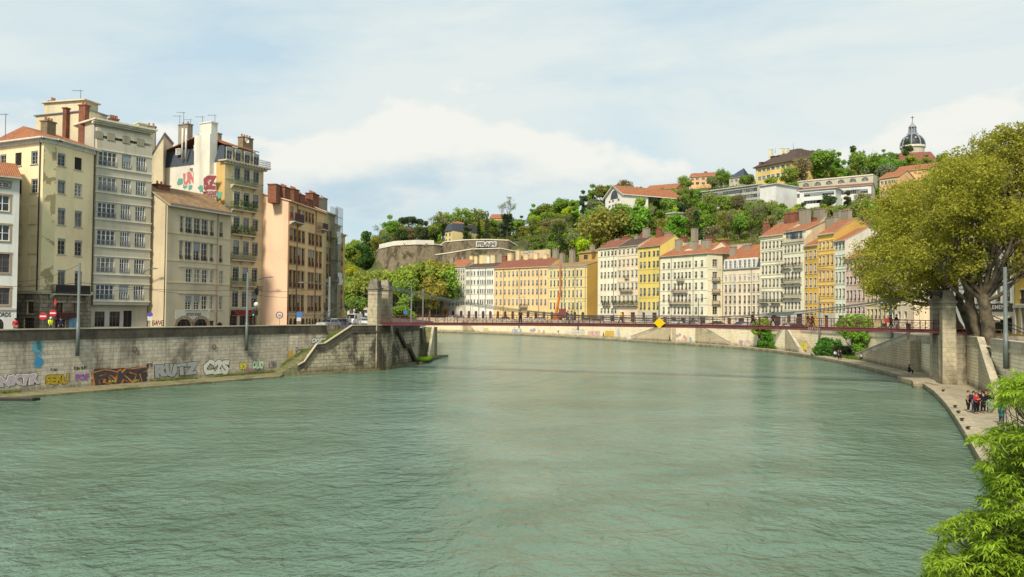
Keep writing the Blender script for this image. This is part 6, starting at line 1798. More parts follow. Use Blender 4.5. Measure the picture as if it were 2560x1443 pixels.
u0, u1 = Bo.f.u(2557, 790) + .4, Bo.f.u(2600, 790)
mb = MB(); mb.quad((u0, -.005, 0), (u1, -.005, 0), (u1, -.005, 3.4), (u0, -.005, 3.4)); Bo.f.tr(mb); mb.build('shop_window', DOORDARK, Bo.root)
# ------------------------------------------------------------------ suspension footbridge
BRED = plain('maroon_steel', (.115, .032, .034), .5, .25, 1.5)
CABLE = plain('cable_steel', (.09, .10, .09), .5, metal=.3)
PIER = masonry('pier_stone', (0.52, 0.45, 0.31), (0.46, 0.40, 0.28), (0.26, 0.22, 0.15), 1.7, .55, .4, stain_scale=.35, foot=(1.8, .4), mscale=.02)
PIERSH = masonry('pier_cap_stone', (0.36, 0.32, 0.24), (0.31, 0.28, 0.21), (0.18, 0.15, 0.1), 2.0, .6, .6)
bL, bR = plan(965, 114.2), plan(2340, 94.0)
bd = (bR - bL).normalized(); bn = V((-bd.y, bd.x, 0))      # across the deck, away from the viewer
SP = (bR - bL).length
BR = thing('footbridge', 'slender maroon suspension footbridge hung between pairs of stone pillars over the river', 'footbridge', (*bL.xy, 0))
def bz(s): t = s / SP; return 6.97 + .26 * 4 * t * (1 - t)            # top of the girder
def bp_(s, q, z): p = bL + bd * s + bn * q; return V((p.x, p.y, z))
HW = 1.35
ns = 24; sl = [-.12 + (SP + .7) * k / ns for k in range(ns + 1)]
def beam(mb, q0, q1, f0, f1, ss=sl):
 for a, b in zip(ss, ss[1:]):
  v = [bp_(a, q0, f0(a)), bp_(b, q0, f0(b)), bp_(b, q1, f0(b)), bp_(a, q1, f0(a)), bp_(a, q0, f1(a)), bp_(b, q0, f1(b)), bp_(b, q1, f1(b)), bp_(a, q1, f1(a))]
  mb.mesh(v, [(0, 1, 5, 4), (2, 3, 7, 6), (4, 5, 6, 7), (3, 2, 1, 0)])
mb = MB(); beam(mb, -HW + .02, HW - .02, lambda s: bz(s) - .26, lambda s: bz(s) - .14); mb.build('deck', plain('deck_boards', (.12, .10, .08), .8), BR, world=True)
for q in (-1, 1):
 mb = MB()
 beam(mb, q * HW - .09, q * HW + .09, lambda s: bz(s) - .36, lambda s: bz(s) - .02)
 beam(mb, q * HW - .17, q * HW + .17, lambda s: bz(s) - .40, lambda s: bz(s) - .361)
 beam(mb, q * HW - .17, q * HW + .17, lambda s: bz(s) - .019, lambda s: bz(s) + .03)
 mb.build('girder', BRED, BR, world=True)
 mb = MB()
 beam(mb, q * HW - .05, q * HW + .05, lambda s: bz(s) + 1.06, lambda s: bz(s) + 1.13)
 beam(mb, q * HW - .025, q * HW + .025, lambda s: bz(s) + .78, lambda s: bz(s) + .81)
 beam(mb, q * HW - .025, q * HW + .025, lambda s: bz(s) + .16, lambda s: bz(s) + .19)
 n = 50
 for k in range(n + 1):
  s_ = SP * k / n
  mb.bar(bp_(s_, q * HW, bz(s_) + .03), bp_(s_, q * HW, bz(s_) + 1.07), .07)
  if k < n:
   e = SP * (k + 1) / n; md = (s_ + e) / 2
   for a, b in ((s_, md), (md, e)):
    mb.bar(bp_(a, q * HW, bz(a) + .18), bp_(b, q * HW, bz(b) + .79), .022); mb.bar(bp_(a, q * HW, bz(a) + .79), bp_(b, q * HW, bz(b) + .18), .022)
 mb.build('railing', BRED, BR, world=True)
zTL, zTR, zM = 12.35, 11.5, 7.95
def cz(s):
 t = s / SP
 # parabola through the two saddles with its low point at mid span
 a = zTL + (zTR - zTL) * t
 sag = (zTL + zTR) / 2 - zM
 return a - 4 * sag * t * (1 - t)
for q in (-1, 1):
 qq = q * (HW + .28)
 mb = MB()
 for (dy, dz_) in ((-.09, 0), (.09, 0), (0, .12), (-.07, -.22), (.07, -.22)):
  mb.tube([bp_(s_, qq + dy, cz(s_) + dz_) for s_ in [SP * k / 30 for k in range(31)]], .031, 5)
 back = -16 if True else 0
 mb.tube([bp_(0, qq, zTL), bp_(-14, qq, 6.0)], .06, 5); mb.tube([bp_(SP, qq, zTR), bp_(SP + 12, qq, 5.6)], .06, 5)
 mb.build('cable', CABLE, BR, world=True)
 for k in range(1, 34):
  s_ = SP * k / 34
  if cz(s_) - bz(s_) < .2: continue
  mb = MB(); mb.tube([bp_(s_, qq, cz(s_)), bp_(s_, q * (HW + .12), bz(s_) - .2)], .018, 4); mb.build('hanger', CABLE, BR, world=True)
def pillar(s, q, ztop, zbot, w=1.75, dpt=1.75):
 c = bp_(s, q, 0)
 def pt(x, y, z): p = c + bd * x + bn * y; return (p.x, p.y, z)
 def bx(mb, hw, hd, z0, z1, hw1=None, hd1=None):
  hw1 = hw if hw1 is None else hw1; hd1 = hd if hd1 is None else hd1
  v = [pt(-hw, -hd, z0), pt(hw, -hd, z0), pt(hw, hd, z0), pt(-hw, hd, z0), pt(-hw1, -hd1, z1), pt(hw1, -hd1, z1), pt(hw1, hd1, z1), pt(-hw1, hd1, z1)]
  mb.mesh(v, [(0, 1, 5, 4), (1, 2, 6, 5), (2, 3, 7, 6), (3, 0, 4, 7), (4, 5, 6, 7)])
 mb = MB(); h = w / 2
 bx(mb, h * 1.06, h * 1.06, zbot, zbot + (1.2 if zbot < 1 else .8)); bx(mb, h, h, zbot + .8, ztop - 1.75, h * .93, h * .93)
 o = mb.build('pillar', PIER, BR, world=True)
 mb = MB(); bx(mb, h * .98, h * .98, ztop - 2.25, ztop - 2.12); bx(mb, h * 1.0, h * 1.0, ztop - 1.749, ztop - 1.5); bx(mb, h * 1.16, h * 1.16, ztop - 1.499, ztop - 1.25); bx(mb, h * .95, h * .95, ztop - 1.249, ztop - 1.0, h * .9, h * .9)
 bx(mb, h * .9, h * .9, ztop - .999, ztop, h * .62, h * .62)
 mb.build('cap', PIERSH, o, world=True)
 mb = MB(); bx(mb, h * .3, h * .25, ztop - .95, ztop - .25); mb.v = [tuple(V(v) + bd * (h * .8 if s < 10 else -h * .8)) for v in mb.v]; mb.build('saddle', IRON, o, world=True)
Q = HW + .28 + .0
pillar(-1.0, -1.75, 13.35, -.6, 1.6); pillar(-1.0, 2.0, 13.35, 5.3, 1.6)
pillar(SP + .7, -2.35, 11.7, Z_WALK - .2, 1.5); pillar(SP + .7, 2.35, 11.7, Z_WALK - .2, 1.5)
# abutment blocks between and behind the pillars
mb = MB()
for (s0_, s1_, q0, q1, z0, z1) in ((-9, -1.8, -1.6, 1.6, 4, 6.5), (-1.8, .15, -1.2, 1.5, -.6, 5.7)):
 mb.prism([bp_(s0_, q0, 0).xy, bp_(s1_, q0, 0).xy, bp_(s1_, q1, 0).xy, bp_(s0_, q1, 0).xy], z0, z1)
mb.build('abutment', Q_ABUT, BR, world=True)
mb = MB(); mb.prism([bp_(SP - .1, -1.55, 0).xy, bp_(SP + 9, -1.55, 0).xy, bp_(SP + 9, 1.55, 0).xy, bp_(SP - .1, 1.55, 0).xy], 0, 6.35); mb.build('abutment', PIERSH, BR, world=True)
# yellow diamond hung on the railing
c = bp_(0, -HW - .22, 0)
s_ = (hit_plane(1649, 806, c, bn) - c).dot(bd)
sg = thing('navigation_sign', 'yellow diamond-shaped river navigation board hung on the footbridge railing', 'sign', bp_(s_, -HW - .45, bz(s_) + .2))
mb = MB(); r0 = .73
v = [V((0, 0, 0)) + bd * x + V((0, 0, z)) + bn * y for y in (-.03, .03) for x, z in ((0, -r0), (r0, 0), (0, r0), (-r0, 0))]
mb.mesh(v, [(0, 1, 2, 3), (7, 6, 5, 4)] + [(i, i + 4, (i + 1) % 4 + 4, (i + 1) % 4) for i in range(4)]); mb.build('board', plain('sign_yellow', (.68, .43, .0), .45, .04), sg)
mb = MB(); mb.bar((0, .06, -1.0), (0, .06, .9), .06); mb.bar(bn * .05 + V((0, 0, .5)), bn * .45 + V((0, 0, .5)), .05); mb.bar(bn * .05 + V((0, 0, -.3)), bn * .4 + V((0, 0, -.3)), .05); mb.build('bracket', GALV, sg)
# small round board hung further right
s_ = (hit_plane(2217, 803, c, bn) - c).dot(bd)
sg = thing('navigation_sign', 'small round red river sign hung on the footbridge railing near the right pier', 'sign', bp_(s_, -HW - .2, bz(s_) + 1.0))
mb = MB(); v = [bd * (.28 * math.cos(k * .524)) + V((0, 0, .28 * math.sin(k * .524))) - bn * .02 for k in range(12)]; mb.quad(*v); mb.build('board', plain('sign_red', (.40, .03, .03), .4, .04), sg)
mb = MB(); mb.bar(bn * .03 + V((0, 0, -.5)), bn * .03 + V((0, 0, .1)), .05); mb.build('bracket', GALV, sg)
# graffiti on the girder
lettering('graffiti', 'OTTO', bp_(58.6, -HW - .1, bz(58.6) - .32), bd, V((0, 0, 1)), 1.4, .25, (.45, .40, .40), -bn, BR, proud=.02, label='small pale tag on the girder')
# ------------------------------------------------------------------ buildings on the hill
q10x, q10y = (lambda x: 1440 + x / 2.7826), (lambda y: 280 + y / 2.7826)
H_YEL = plaster('chateau_yellow', (.70, .52, .18), .2)
H_WHITE = plaster('hill_white', (.66, .66, .64), .2)
H_GREY = plaster('hill_grey', (.42, .42, .38), .3)
H_ORANGE = plaster('hill_orange', (.66, .40, .20), .2)
H_STONE = plaster('hill_stone', (.50, .46, .36), .4)
def hb(label, xa, Da, xb, Db, ytop, ybase, cols, rows, w, mat_, st, roof='gable', tile=TILE_RED, dep=14, rise=4, ref=None, name='hill_house', cat='house', over=.5, side=None, skip=()):
 a, b = plan(xa, Da), plan(xb, Db)
 xm = xa
 zb = at_D(xm, ybase, Da).z - 3
 B = Bld(label, a, b, zb, name, cat, seed=int(xa))
 ze = B.zof(xa, ytop); B.ze = ze; B.dep = dep
 r_ = B.windows(B.f, cols, rows, w, st, ref or (cols[0] if cols else xa), rows[0][0] if rows else 500, skip) if cols else []
 B.wall(B.f, 0, ze, r_); B.sides(dep, ze, ze + (rise if roof == 'gable' else 0), z0=0); B.build_wall(mat_)
 if roof == 'gable': B.gable_roof(dep, ze, ze + rise, tile, over, .3)
 elif roof == 'hip': B.hip_roof(dep, ze, ze + rise, tile, over)
 else: B.flat_roof(dep, ze, H_GREY, .6, .5)
 return B
WH = win(WHITE, surround=PALESTONE, sw=.2, rows=2, sill=False)
WD = win(GREYBLUE, surround=None, rows=2, sill=False)
B = hb('yellow chateau with a huge hipped brown roof and tall chimneys on the hilltop', 1890, 418, 1981, 398, q10y(388), q10y(505), cols_(q10x, 1277, 1307, 1338, 1370, 1405, 1440, 1475), rows_(q10y, (398, 420), (450, 478)), 2.2, H_YEL, WH, 'none', dep=42, name='chateau', cat='chateau')
bpy.data.objects.remove(B.roof); B.roof = None
ze = B.ze; zr = B.zof(1935, q10y(268)) + 2
mb = MB(); o = 1.2; Lx = B.L; dp = 42
mb.slab([(-o, -o, ze), (Lx + o, -o, ze), (Lx - 7, 14, zr), (9, 14, zr)], .3, 0, 0); mb.slab([(Lx + o, -o, ze), (Lx + o, dp + o, ze), (Lx - 7, dp - 10, zr), (Lx - 7, 14, zr)], .3, 0, 0)
mb.slab([(-o, dp + o, ze), (-o, -o, ze), (9, 14, zr), (9, dp - 10, zr)], .3, 0, 0); mb.quad((9, 14, zr), (Lx - 7, 14, zr), (Lx - 7, dp - 10, zr), (9, dp - 10, zr)); mb.slab([(Lx + o, dp + o, ze), (-o, dp + o, ze), (9, dp - 10, zr), (Lx - 7, dp - 10, zr)], .3, 0, 0)
B.roof = mb.build('roof', TILE_BROWN, B.root)
for x, y, v in ((1356, 265, 9), (1432, 255, 11), (1468, 258, 11), (1562, 258, 20), (1290, 352, 4)): B.chimney(q10x(x), q10y(y), 7, v, PALESTONE if v > 5 else BRICK, ze, 2, 0)
for x, y in ((1308, 362), (1345, 362), (1420, 352), (1457, 352), (1372, 318), (1410, 318)):
 v = 3 if y > 340 else 9; u, z_ = B.f.px(q10x(x), q10y(y), v); mb = MB(); mb.box((u - .8, v - 1.2, z_ - 1.1), (u + .8, v + 2, z_ + .6)); mb.slab([(u - 1.1, v - 1.5, z_ + .6), (u + 1.1, v - 1.5, z_ + .6), (u + 1.1, v + 2.5, z_ + 1.3), (u - 1.1, v + 2.5, z_ + 1.3)], .15); mb.build('dormer', TILE_BROWN, B.root)
for x, y, z0 in ((1386, 250, 12), (1512, 215, 12)): 
 u, z_ = B.f.px(q10x(x), q10y(y), z0); mb = MB(); mb.tube([(u, z0, zr - .5), (u, z0, z_)], [.12, .03], 6); mb.build('finial', IRON, B.root)
B = hb('orange house with a low roof left of the chateau', 1724, 430, 1786, 425, q10y(452), q10y(525), cols_(q10x, 808, 845, 885, 920), rows_(q10y, (462, 478), (490, 508)), 1.8, H_ORANGE, WD, tile=TILE_OR, rise=3)
for x, y in ((828, 430), (902, 418)): B.chimney(q10x(x), q10y(y), 7, 7, BRICK, B.ze, 1.5, 0)
hb('grey slate-roofed house between the orange house and the chateau', 1823, 425, 1858, 420, q10y(462), q10y(515), cols_(q10x, 1085, 1115), rows_(q10y, (472, 490),), 1.6, H_STONE, WD, 'hip', SLATE, rise=6, dep=12)
B = hb('long grey flat-roofed school building stretched along the slope', 1755, 372, 1900, 348, q10y(560), q10y(680), [q10x(900 + 26 * k) for k in range(14)], rows_(q10y, (572, 596), (612, 636), (650, 672)), 3.2, H_GREY, win(GREYBLUE, surround=None, leaves=4, rows=2, sill=False), 'flat', dep=16, name='school_building', cat='school')
B = hb('pale grey end block with a flat roof at the right of the long school building', 1900, 345, 1941, 338, q10y(520), q10y(690), [q10x(1222)], rows_(q10y, (540, 562), (585, 605)), 4.0, H_WHITE, WD, 'flat', dep=22, name='school_building', cat='school')
B = hb('long white building with a red roof strip and a window band below the arcade terrace', 1941, 352, 2180, 330, q10y(556), q10y(690), [q10x(1405 + 30 * k) for k in range(21)], rows_(q10y, (580, 608),), 3.0, H_WHITE, win(GREYBLUE, surround=None, leaves=3, rows=1, sill=False), tile=TILE_RED, dep=10, rise=1.5, name='school_building', cat='school')
B = hb('white flat-roofed wing with ribbon windows in front of the red-roofed building', 2000, 335, 2090, 326, q10y(552), q10y(680), [q10x(1585 + 42 * k) for k in range(6)], rows_(q10y, (566, 592), (620, 642)), 5.0, H_WHITE, win(GREYBLUE, surround=None, leaves=4, rows=1, sill=False), 'flat', dep=9, name='school_building', cat='school')
# arcade terrace
a, b = plan(1975, 392), plan(2185, 368)
B = Bld('long stone terrace wall with a row of round-arched windows below the dome', a, b, at_D(1975, 478, 392).z - 4, 'arcade', 'arcade', seed=5)
zt = B.zof(2080, 444.5); ar = []
for x in (1600, 1680, 1760, 1845, 1925, 2010):
 u, z_ = B.f.px(q10x(x), q10y(520 - (x - 1600) * .098)); ar.append((u - 1.6, z_ - .1, u + 1.6, z_ + 1.8, 1.6))
 me = window_mesh(3.2, 1.9, dict(frame=WHITE, surround=None, leaves=5, rows=3, sill=False, inset=.35)); link_mesh('window', me, B.root, (u - 1.6, 0, z_ - .1))
t = MB(); punched(t, B.L, 0, zt, ar, 0, .4); t.quad((B.L, 0, 0), (B.L, 9, 0), (B.L, 9, zt), (B.L, 0, zt)); t.quad((0, 0, zt), (B.L, 0, zt), (B.L, 9, zt), (0, 9, zt)); t.quad((0, 9, 0), (0, 0, 0), (0, 0, zt), (0, 9, zt))
t.build('wall', H_STONE, B.root); B.bands([zt - .4], PALESTONE, .3, .5)
B = hb('white house with a big arched gable and orange roof among the trees', 1512, 352, 1558, 338, q10y(600), q10y(1100), [1524, 1532, 1546], [(502, 508), (514, 520)], 1.6, C_WHITE, WD, 'none', dep=13)
bpy.data.objects.remove(B.roof); B.roof = None; ze = B.ze
mb = MB(); mb.quad((0, 0, ze), (B.L, 0, ze), (B.L * .5, 0, ze + 4.5)); mb.build('gable', C_WHITE, B.root)
mb = MB(); q_ = [(B.L * .5 + 3.2 * math.cos(math.pi * k / 10), -.05, ze - 1.5 + 4.0 * math.sin(math.pi * k / 10)) for k in range(11)]; mb.quad(*q_[::-1]); mb.build('arched_window', GLASS, B.root)
mb = MB(); mb.slab([(-.8, -1, ze - .3), (B.L * .5, -1, ze + 4.8), (B.L * .5, 32, ze + 4.8), (-.8, 32, ze - .3)], .3, 1, 1); mb.slab([(B.L * .5, -1, ze + 4.8), (B.L + .8, -1, ze - .3), (B.L + .8, 32, ze - .3), (B.L * .5, 32, ze + 4.8)], .3, 0, 1); B.roof = mb.build('roof', [TILE_OR, C_WHITE], B.root)
hb('low house with a long orange roof behind the trees left of the long school', 1612, 440, 1690, 430, q10y(545), q10y(600), [], [], 1, H_ORANGE, WD, tile=TILE_OR, rise=3.5)
hb('white building glimpsed between trees on the lower slope', 1668, 318, 1690, 314, q10y(712), q10y(900), [1673, 1683], [(540, 548), (556, 564)], 1.6, C_WHITE, WD, 'flat', dep=6)
hb('orange house with white windows rising left of the big plane tree', 2201, 325, 2250, 318, q10y(462), q10y(620), cols_(q10x, 2132, 2156, 2181, 2205), rows_(q10y, (482, 506), (552, 576)), 1.7, H_ORANGE, WH, tile=TILE_OR, rise=3, dep=12)
hb('orange back house with a tiled roof above the orange house', 2242, 345, 2330, 335, q10y(415), q10y(560), cols_(q10x, 2260, 2290), rows_(q10y, (430, 450),), 1.7, H_ORANGE, WH, tile=TILE_OR, rise=3, dep=12)
hb('brown-roofed low building on the crest behind the cedar', 1322, 470, 1368, 465, 548, 580, [], [], 1, H_STONE, WD, tile=TILE_RED, rise=4)
hb('cream house glimpsed behind the cypress', 1222, 470, 1262, 468, 545, 600, [1230, 1242], [(556, 564)], 1.8, H_ORANGE, WD, tile=TILE_OR, rise=3)
# villa on the bastion
B = hb('small yellow villa with a slate mansard on the edge of the bastion', 1111, 418, 1128, 412, q7y(432), q7y(550), cols_(q7x, 958, 990), rows_(q7y, (448, 476), (500, 528)), 1.5, plaster('villa_yellow', (.72, .60, .30), .2), WD, 'none', dep=12, name='villa', cat='villa')
bpy.data.objects.remove(B.roof); B.roof = None; ze = B.ze
wd = B.inv @ V((*plan(1160, 416).xy, B.base)); 
mb = MB(); mb.quad((B.L, 0, 0), (wd.x, wd.y, 0), (wd.x, wd.y, ze), (B.L, 0, ze)); mb.quad((wd.x, wd.y, 0), (wd.x - 3, wd.y + 11, 0), (wd.x - 3, wd.y + 11, ze), (wd.x, wd.y, ze)); mb.build('side_wall', plaster('villa_yellow2', (.66, .54, .27), .2), B.root)
mb = MB(); zt = ze + 4.2
lo = [(-.5, -.5, ze), (B.L, -.6, ze), (wd.x + .5, wd.y - .5, ze), (wd.x - 3, wd.y + 11.5, ze), (-.5, 12.5, ze)]; c_ = V((wd.x * .5, 5.5, 0))
hi = [tuple(V((p[0], p[1], 0)).lerp(c_, .28) + V((0, 0, zt))) for p in lo]; top = (c_.x, c_.y, zt + 1.6)
for k in range(5):
 mb.quad(lo[k], lo[(k + 1) % 5], hi[(k + 1) % 5], hi[k], m=0); mb.quad(hi[k], hi[(k + 1) % 5], top, m=1)
B.roof = mb.build('roof', [SLATE, TILE_OR], B.root)
B.chimney(q7x(1006), q7y(365), 4, 3, C_PALE, ze, 1.0, 0); B.chimney(q7x(1064), q7y(362), 5, 6, C_PALE, ze, 1.0, 0)
# bastion walls
FORT = masonry('bastion_stone', (0.25, 0.205, 0.135), (0.20, 0.165, 0.11), (0.13, 0.105, .07), 1.6, .6, .95, staincol=(.06, .05, .03), stain_scale=.22)
def bastion(label, pts, mat_, batter=4, ztops=None, zb=10):
 """battered rampart: pts are (px, D, ytop)"""
 o = thing('rampart', label, 'rampart', (*plan(pts[0][0], pts[0][1]).xy, zb), kind='thing')
 top = [at_D(x, y, D) for x, D, y in pts]; mb = MB(); bot = []
 for i, p in enumerate(top):
  q = top[min(i + 1, len(top) - 1)] - top[max(i - 1, 0)]; n = V((q.y, -q.x, 0)).normalized()
  b = p + n * batter; bot.append(V((b.x, b.y, zb)))
 for i in range(len(top) - 1):
  k = 5
  for j in range(k):
   f = lambda i_, t: bot[i_].lerp(top[i_], t)
   mb.quad(f(i, j / k), f(i + 1, j / k), f(i + 1, (j + 1) / k), f(i, (j + 1) / k))
  mb.quad(top[i], top[i + 1], top[i + 1] + V((0, 14, 0)), top[i] + V((0, 14, 0)))
 mb.build('wall_face', mat_, o, world=True)
 mb = MB()
 for i in range(len(top) - 1):
  a, b = top[i], top[i + 1]; q = (b - a); n = V((q.y, -q.x, 0)).normalized() * .3
  mb.mesh([a + n, b + n, b - n, a - n, a + n + V((0, 0, .5)), b + n + V((0, 0, .5)), b - n + V((0, 0, .5)), a - n + V((0, 0, .5))], [(0, 1, 5, 4), (4, 5, 6, 7), (2, 3, 7, 6), (0, 4, 7, 3), (1, 2, 6, 5)])
 mb.build('coping', PALESTONE, o, world=True)
 return o, top
F1, t1_ = bastion('rounded stone bastion with a sloping brown face and a pale tagged parapet', [(942, 402, 632), (948, 392, 622), (985, 385, 614), (1040, 383, 611), (1085, 386, 612), (1112, 392, 616)], FORT, 7)
F2, t2_ = bastion('long brown rampart wall on the hillside carrying huge white letters', [(1096, 392, 618), (1112, 390, 606), (1165, 388, 601), (1220, 386, 600), (1270, 386, 602), (1300, 394, 620)], FORT, 1.5)
F3, t3_ = bastion('rough lower rock and masonry terrace under the rampart wall', [(1075, 388, 640), (1120, 380, 634), (1180, 377, 624), (1250, 376, 622), (1300, 380, 632), (1330, 386, 650)], FORT, 4)
mb = MB(); top = t1_[1:-1]
for i in range(len(top) - 1): a, b = top[i], top[i + 1]; mb.quad(a + V((0, -.5, -.1)), b + V((0, -.5, -.1)), b + V((0, -.35, 2.2)), a + V((0, -.35, 2.2)))
mb.build('parapet', C_GREYW, F1, world=True)
dv = (t1_[4] - t1_[2]); dv.z = 0; dv.normalize(); nv = V((dv.y, -dv.x, 0))
p, ux, w_, h_ = side_rect(1008, 606, 1070, 614, t1_[2] + nv * 1.8, nv)
lettering('graffiti', 'VAN OGH VELO', p, ux, V((0, 0, 1)), w_, h_ * .75, None, nv, F1, layers=[(.04, (.22, .16, .14), .05)], label='dark spray writing along the pale parapet')
dv = (t2_[4] - t2_[1]); dv.z = 0; dv.normalize(); nv = V((dv.y, -dv.x, 0))
p, ux, w_, h_ = side_rect(1190, 603, 1241, 617, t2_[3] + nv * 1.2, nv)
lettering('graffiti', 'PRAM', p, ux, V((0, 0, 1)), w_, h_, None, nv, F2, layers=[(.16, (.66, .66, .64), .05), (.055, (.20, .17, .14), .15)], label='huge white outlined letters sprayed on the rampart')
# church dome
D_ = 520; cx_ = plan(2284.5, D_)
dz = lambda y: at_D(2284, y, D_).z
hill_base = hill_z(2284, D_)
CH = thing('domed_church', 'domed church on the hilltop with slate dome, stone lantern and cross', 'church', (*cx_.xy, hill_base - 6))
def cl(mb, name, mat_, par=CH, **k):
 return mb.build(name, mat_, par, world=True, smooth=k.get('smooth', False))
r0 = 57 / 1920 * D_ / 2
mb = MB(); mb.lathe([(r0 * .93, hill_base - 6), (r0 * .93, dz(372))], (*cx_.xy, 0), 24); cl(mb, 'drum', H_STONE)
mb = MB(); mb.lathe([(r0 * .93, dz(372)), (r0 * 1.03, dz(371)), (r0 * 1.03, dz(366)), (r0 * .9, dz(366))], (*cx_.xy, 0), 24); cl(mb, 'cornice', PALESTONE)
n = 10; prof = [(r0 * .97 * math.cos(t * math.pi / 2 * .93 / n) , dz(366) + (dz(336) - dz(366)) * math.sin(t * math.pi / 2 / n * .97)) for t in range(n + 1)]
mb = MB(); mb.lathe(prof, (*cx_.xy, 0), 32); dome = cl(mb, 'dome', plain('dark_slate', (.03, .033, .04), .5, .2), smooth=True)
RIBM = plain('lead_ribs', (.24, .27, .30), .5)
for k in range(8):
 an = 2 * math.pi * k / 8 + .2; mb = MB()
 mb.tube([(cx_.x + math.cos(an) * (r + .12), cx_.y + math.sin(an) * (r + .12), z) for r, z in prof], .45, 5); mb.build('rib', RIBM, dome, world=True)
 an += math.pi / 8; r, z = prof[4]
 mb = MB(); c = V((cx_.x + math.cos(an) * r, cx_.y + math.sin(an) * r, z)); mb.tube([c - V((math.cos(an), math.sin(an), .35)) * .5, c + V((math.cos(an), math.sin(an), .35)) * .45], .75, 10); mb.build('oculus', RIBM, dome, world=True)
mb = MB(); zl0, zl1 = dz(336), dz(320); rl = 2.6
mb.lathe([(3.4, zl0 - .6), (3.4, zl0 + .4), (1.7, zl0 + .41), (1.7, zl1)], (*cx_.xy, 0), 16)
for k in range(8): an = 2 * math.pi * k / 8; mb.tube([(cx_.x + math.cos(an) * 2.5, cx_.y + math.sin(an) * 2.5, zl0 + .4), (cx_.x + math.cos(an) * 2.1, cx_.y + math.sin(an) * 2.1, zl1)], .42, 6)
mb.lathe([(2.5, zl1), (2.7, zl1 + .3), (2.3, zl1 + .6), (1.9, zl1 + 1.6), (.8, zl1 + 2.6), (.4, zl1 + 4), (.15, dz(302)), (.0, dz(302))], (*cx_.xy, 0), 16); lan = cl(mb, 'lantern', RIBM)
mb = MB(); mb.tube([(*cx_.xy, dz(304)), (*cx_.xy, dz(290))], .2, 6); mb.bar((cx_.x - 1.2, cx_.y, dz(294)), (cx_.x + 1.2, cx_.y, dz(294)), .3); mb.build('cross', IRON, lan, world=True)
mb = MB(); xa, xb = plan(2243, 500), plan(2345, 495); zb, zt = hill_base - 6, at_D(2280, 398, 500).z; zr = at_D(2280, 381, 500).z
nv = V((0, 14, 0)); mid = (xa + xb) / 2
A_ = [xa, xb, xb + nv, xa + nv]
mb.prism([p.xy for p in A_], zb, at_D(2243, 405, 500).z); cl(mb, 'nave', C_PALE)
ze_ = at_D(2243, 405, 500).z
mb = MB(); mb.slab([(xa.x - .5, xa.y - .8, ze_), (xb.x + .5, xb.y - .8, ze_), (xb.x, xb.y + 7, zr + 1), (xa.x + 6, xa.y + 7, zr + 1)], .25); mb.slab([(xa.x + 6, xa.y + 7, zr + 1), (xb.x, xb.y + 7, zr + 1), (xb.x + .5, xb.y + 15, ze_), (xa.x - .5, xa.y + 15, ze_)], .25); cl(mb, 'roof', TILE_RED)
# ------------------------------------------------------------------ trees
def leaf_mesh(name, P, size, seed, out=None, aspect=.55, mat_=None, up=.3):
 """P: n x 3 leaf centres; a small diamond-shaped face for each"""
 r_ = np.random.default_rng(seed); n = len(P)
 nr = r_.normal(size=(n, 3)); nr[:, 2] += up
 if out is not None: nr += out * .9
 nr /= np.linalg.norm(nr, axis=1)[:, None]
 t = np.cross(nr, r_.normal(size=(n, 3))); t /= np.linalg.norm(t, axis=1)[:, None]; b = np.cross(nr, t)
 s_ = (size * r_.uniform(.55, 1.4, n))[:, None]
 co = np.stack([P - t * s_, P - b * s_ * aspect, P + t * s_, P + b * s_ * aspect], 1).reshape(-1, 3)
 me = bpy.data.meshes.new(name)
 me.vertices.add(4 * n); me.vertices.foreach_set('co', co.astype(np.float32).ravel())
 me.loops.add(4 * n); me.loops.foreach_set('vertex_index', np.arange(4 * n, dtype=np.int32))
 me.polygons.add(n); me.polygons.foreach_set('loop_start', np.arange(0, 4 * n, 4, dtype=np.int32))
 me.materials.append(mat_ or LEAF); me.update(calc_edges=True)
 return me
def blob_points(blobs, dens, seed, inner=.25, gap=.0):
 """points in the shells of the given (x,y,z,r) clumps, with bites taken out so the sky shows through"""
 r_ = np.random.default_rng(seed); Ps, Os = [], []
 for (x, y, z, r) in blobs:
  n = int(dens * r * r)
  d = r_.normal(size=(n, 3)); d /= np.linalg.norm(d, axis=1)[:, None]
  f = np.where(r_.random(n) < inner, r_.random(n) ** .5 * .8, r_.uniform(.72, 1.08, n))
  p = d * (f * r)[:, None] * np.array([1, 1, .85]) + np.array([x, y, z])
  k = np.array([mnoise.noise((a * .55, b * .55, c * .55 + seed)) for a, b, c in p]) > gap - .35
  Ps.append(p[k]); Os.append(d[k])
 return np.concatenate(Ps), np.concatenate(Os)
def limb(mb, a, b, r0, r1, r_, bend=.12, n=5):
 a, b = V(a), V(b); l = (b - a).length; pts = []
 w1 = V((r_.gauss(0, 1), r_.gauss(0, 1), r_.gauss(0, .6))) * l * bend
 for k in range(n + 1):
  t = k / n; p = a.lerp(b, t) + w1 * math.sin(t * math.pi) + V((0, 0, -l * .1 * math.sin(t * math.pi))); pts.append(p)
 mb.tube(pts, [r0 + (r1 - r0) * k / n for k in range(n + 1)], 6, cap=False)
 return pts
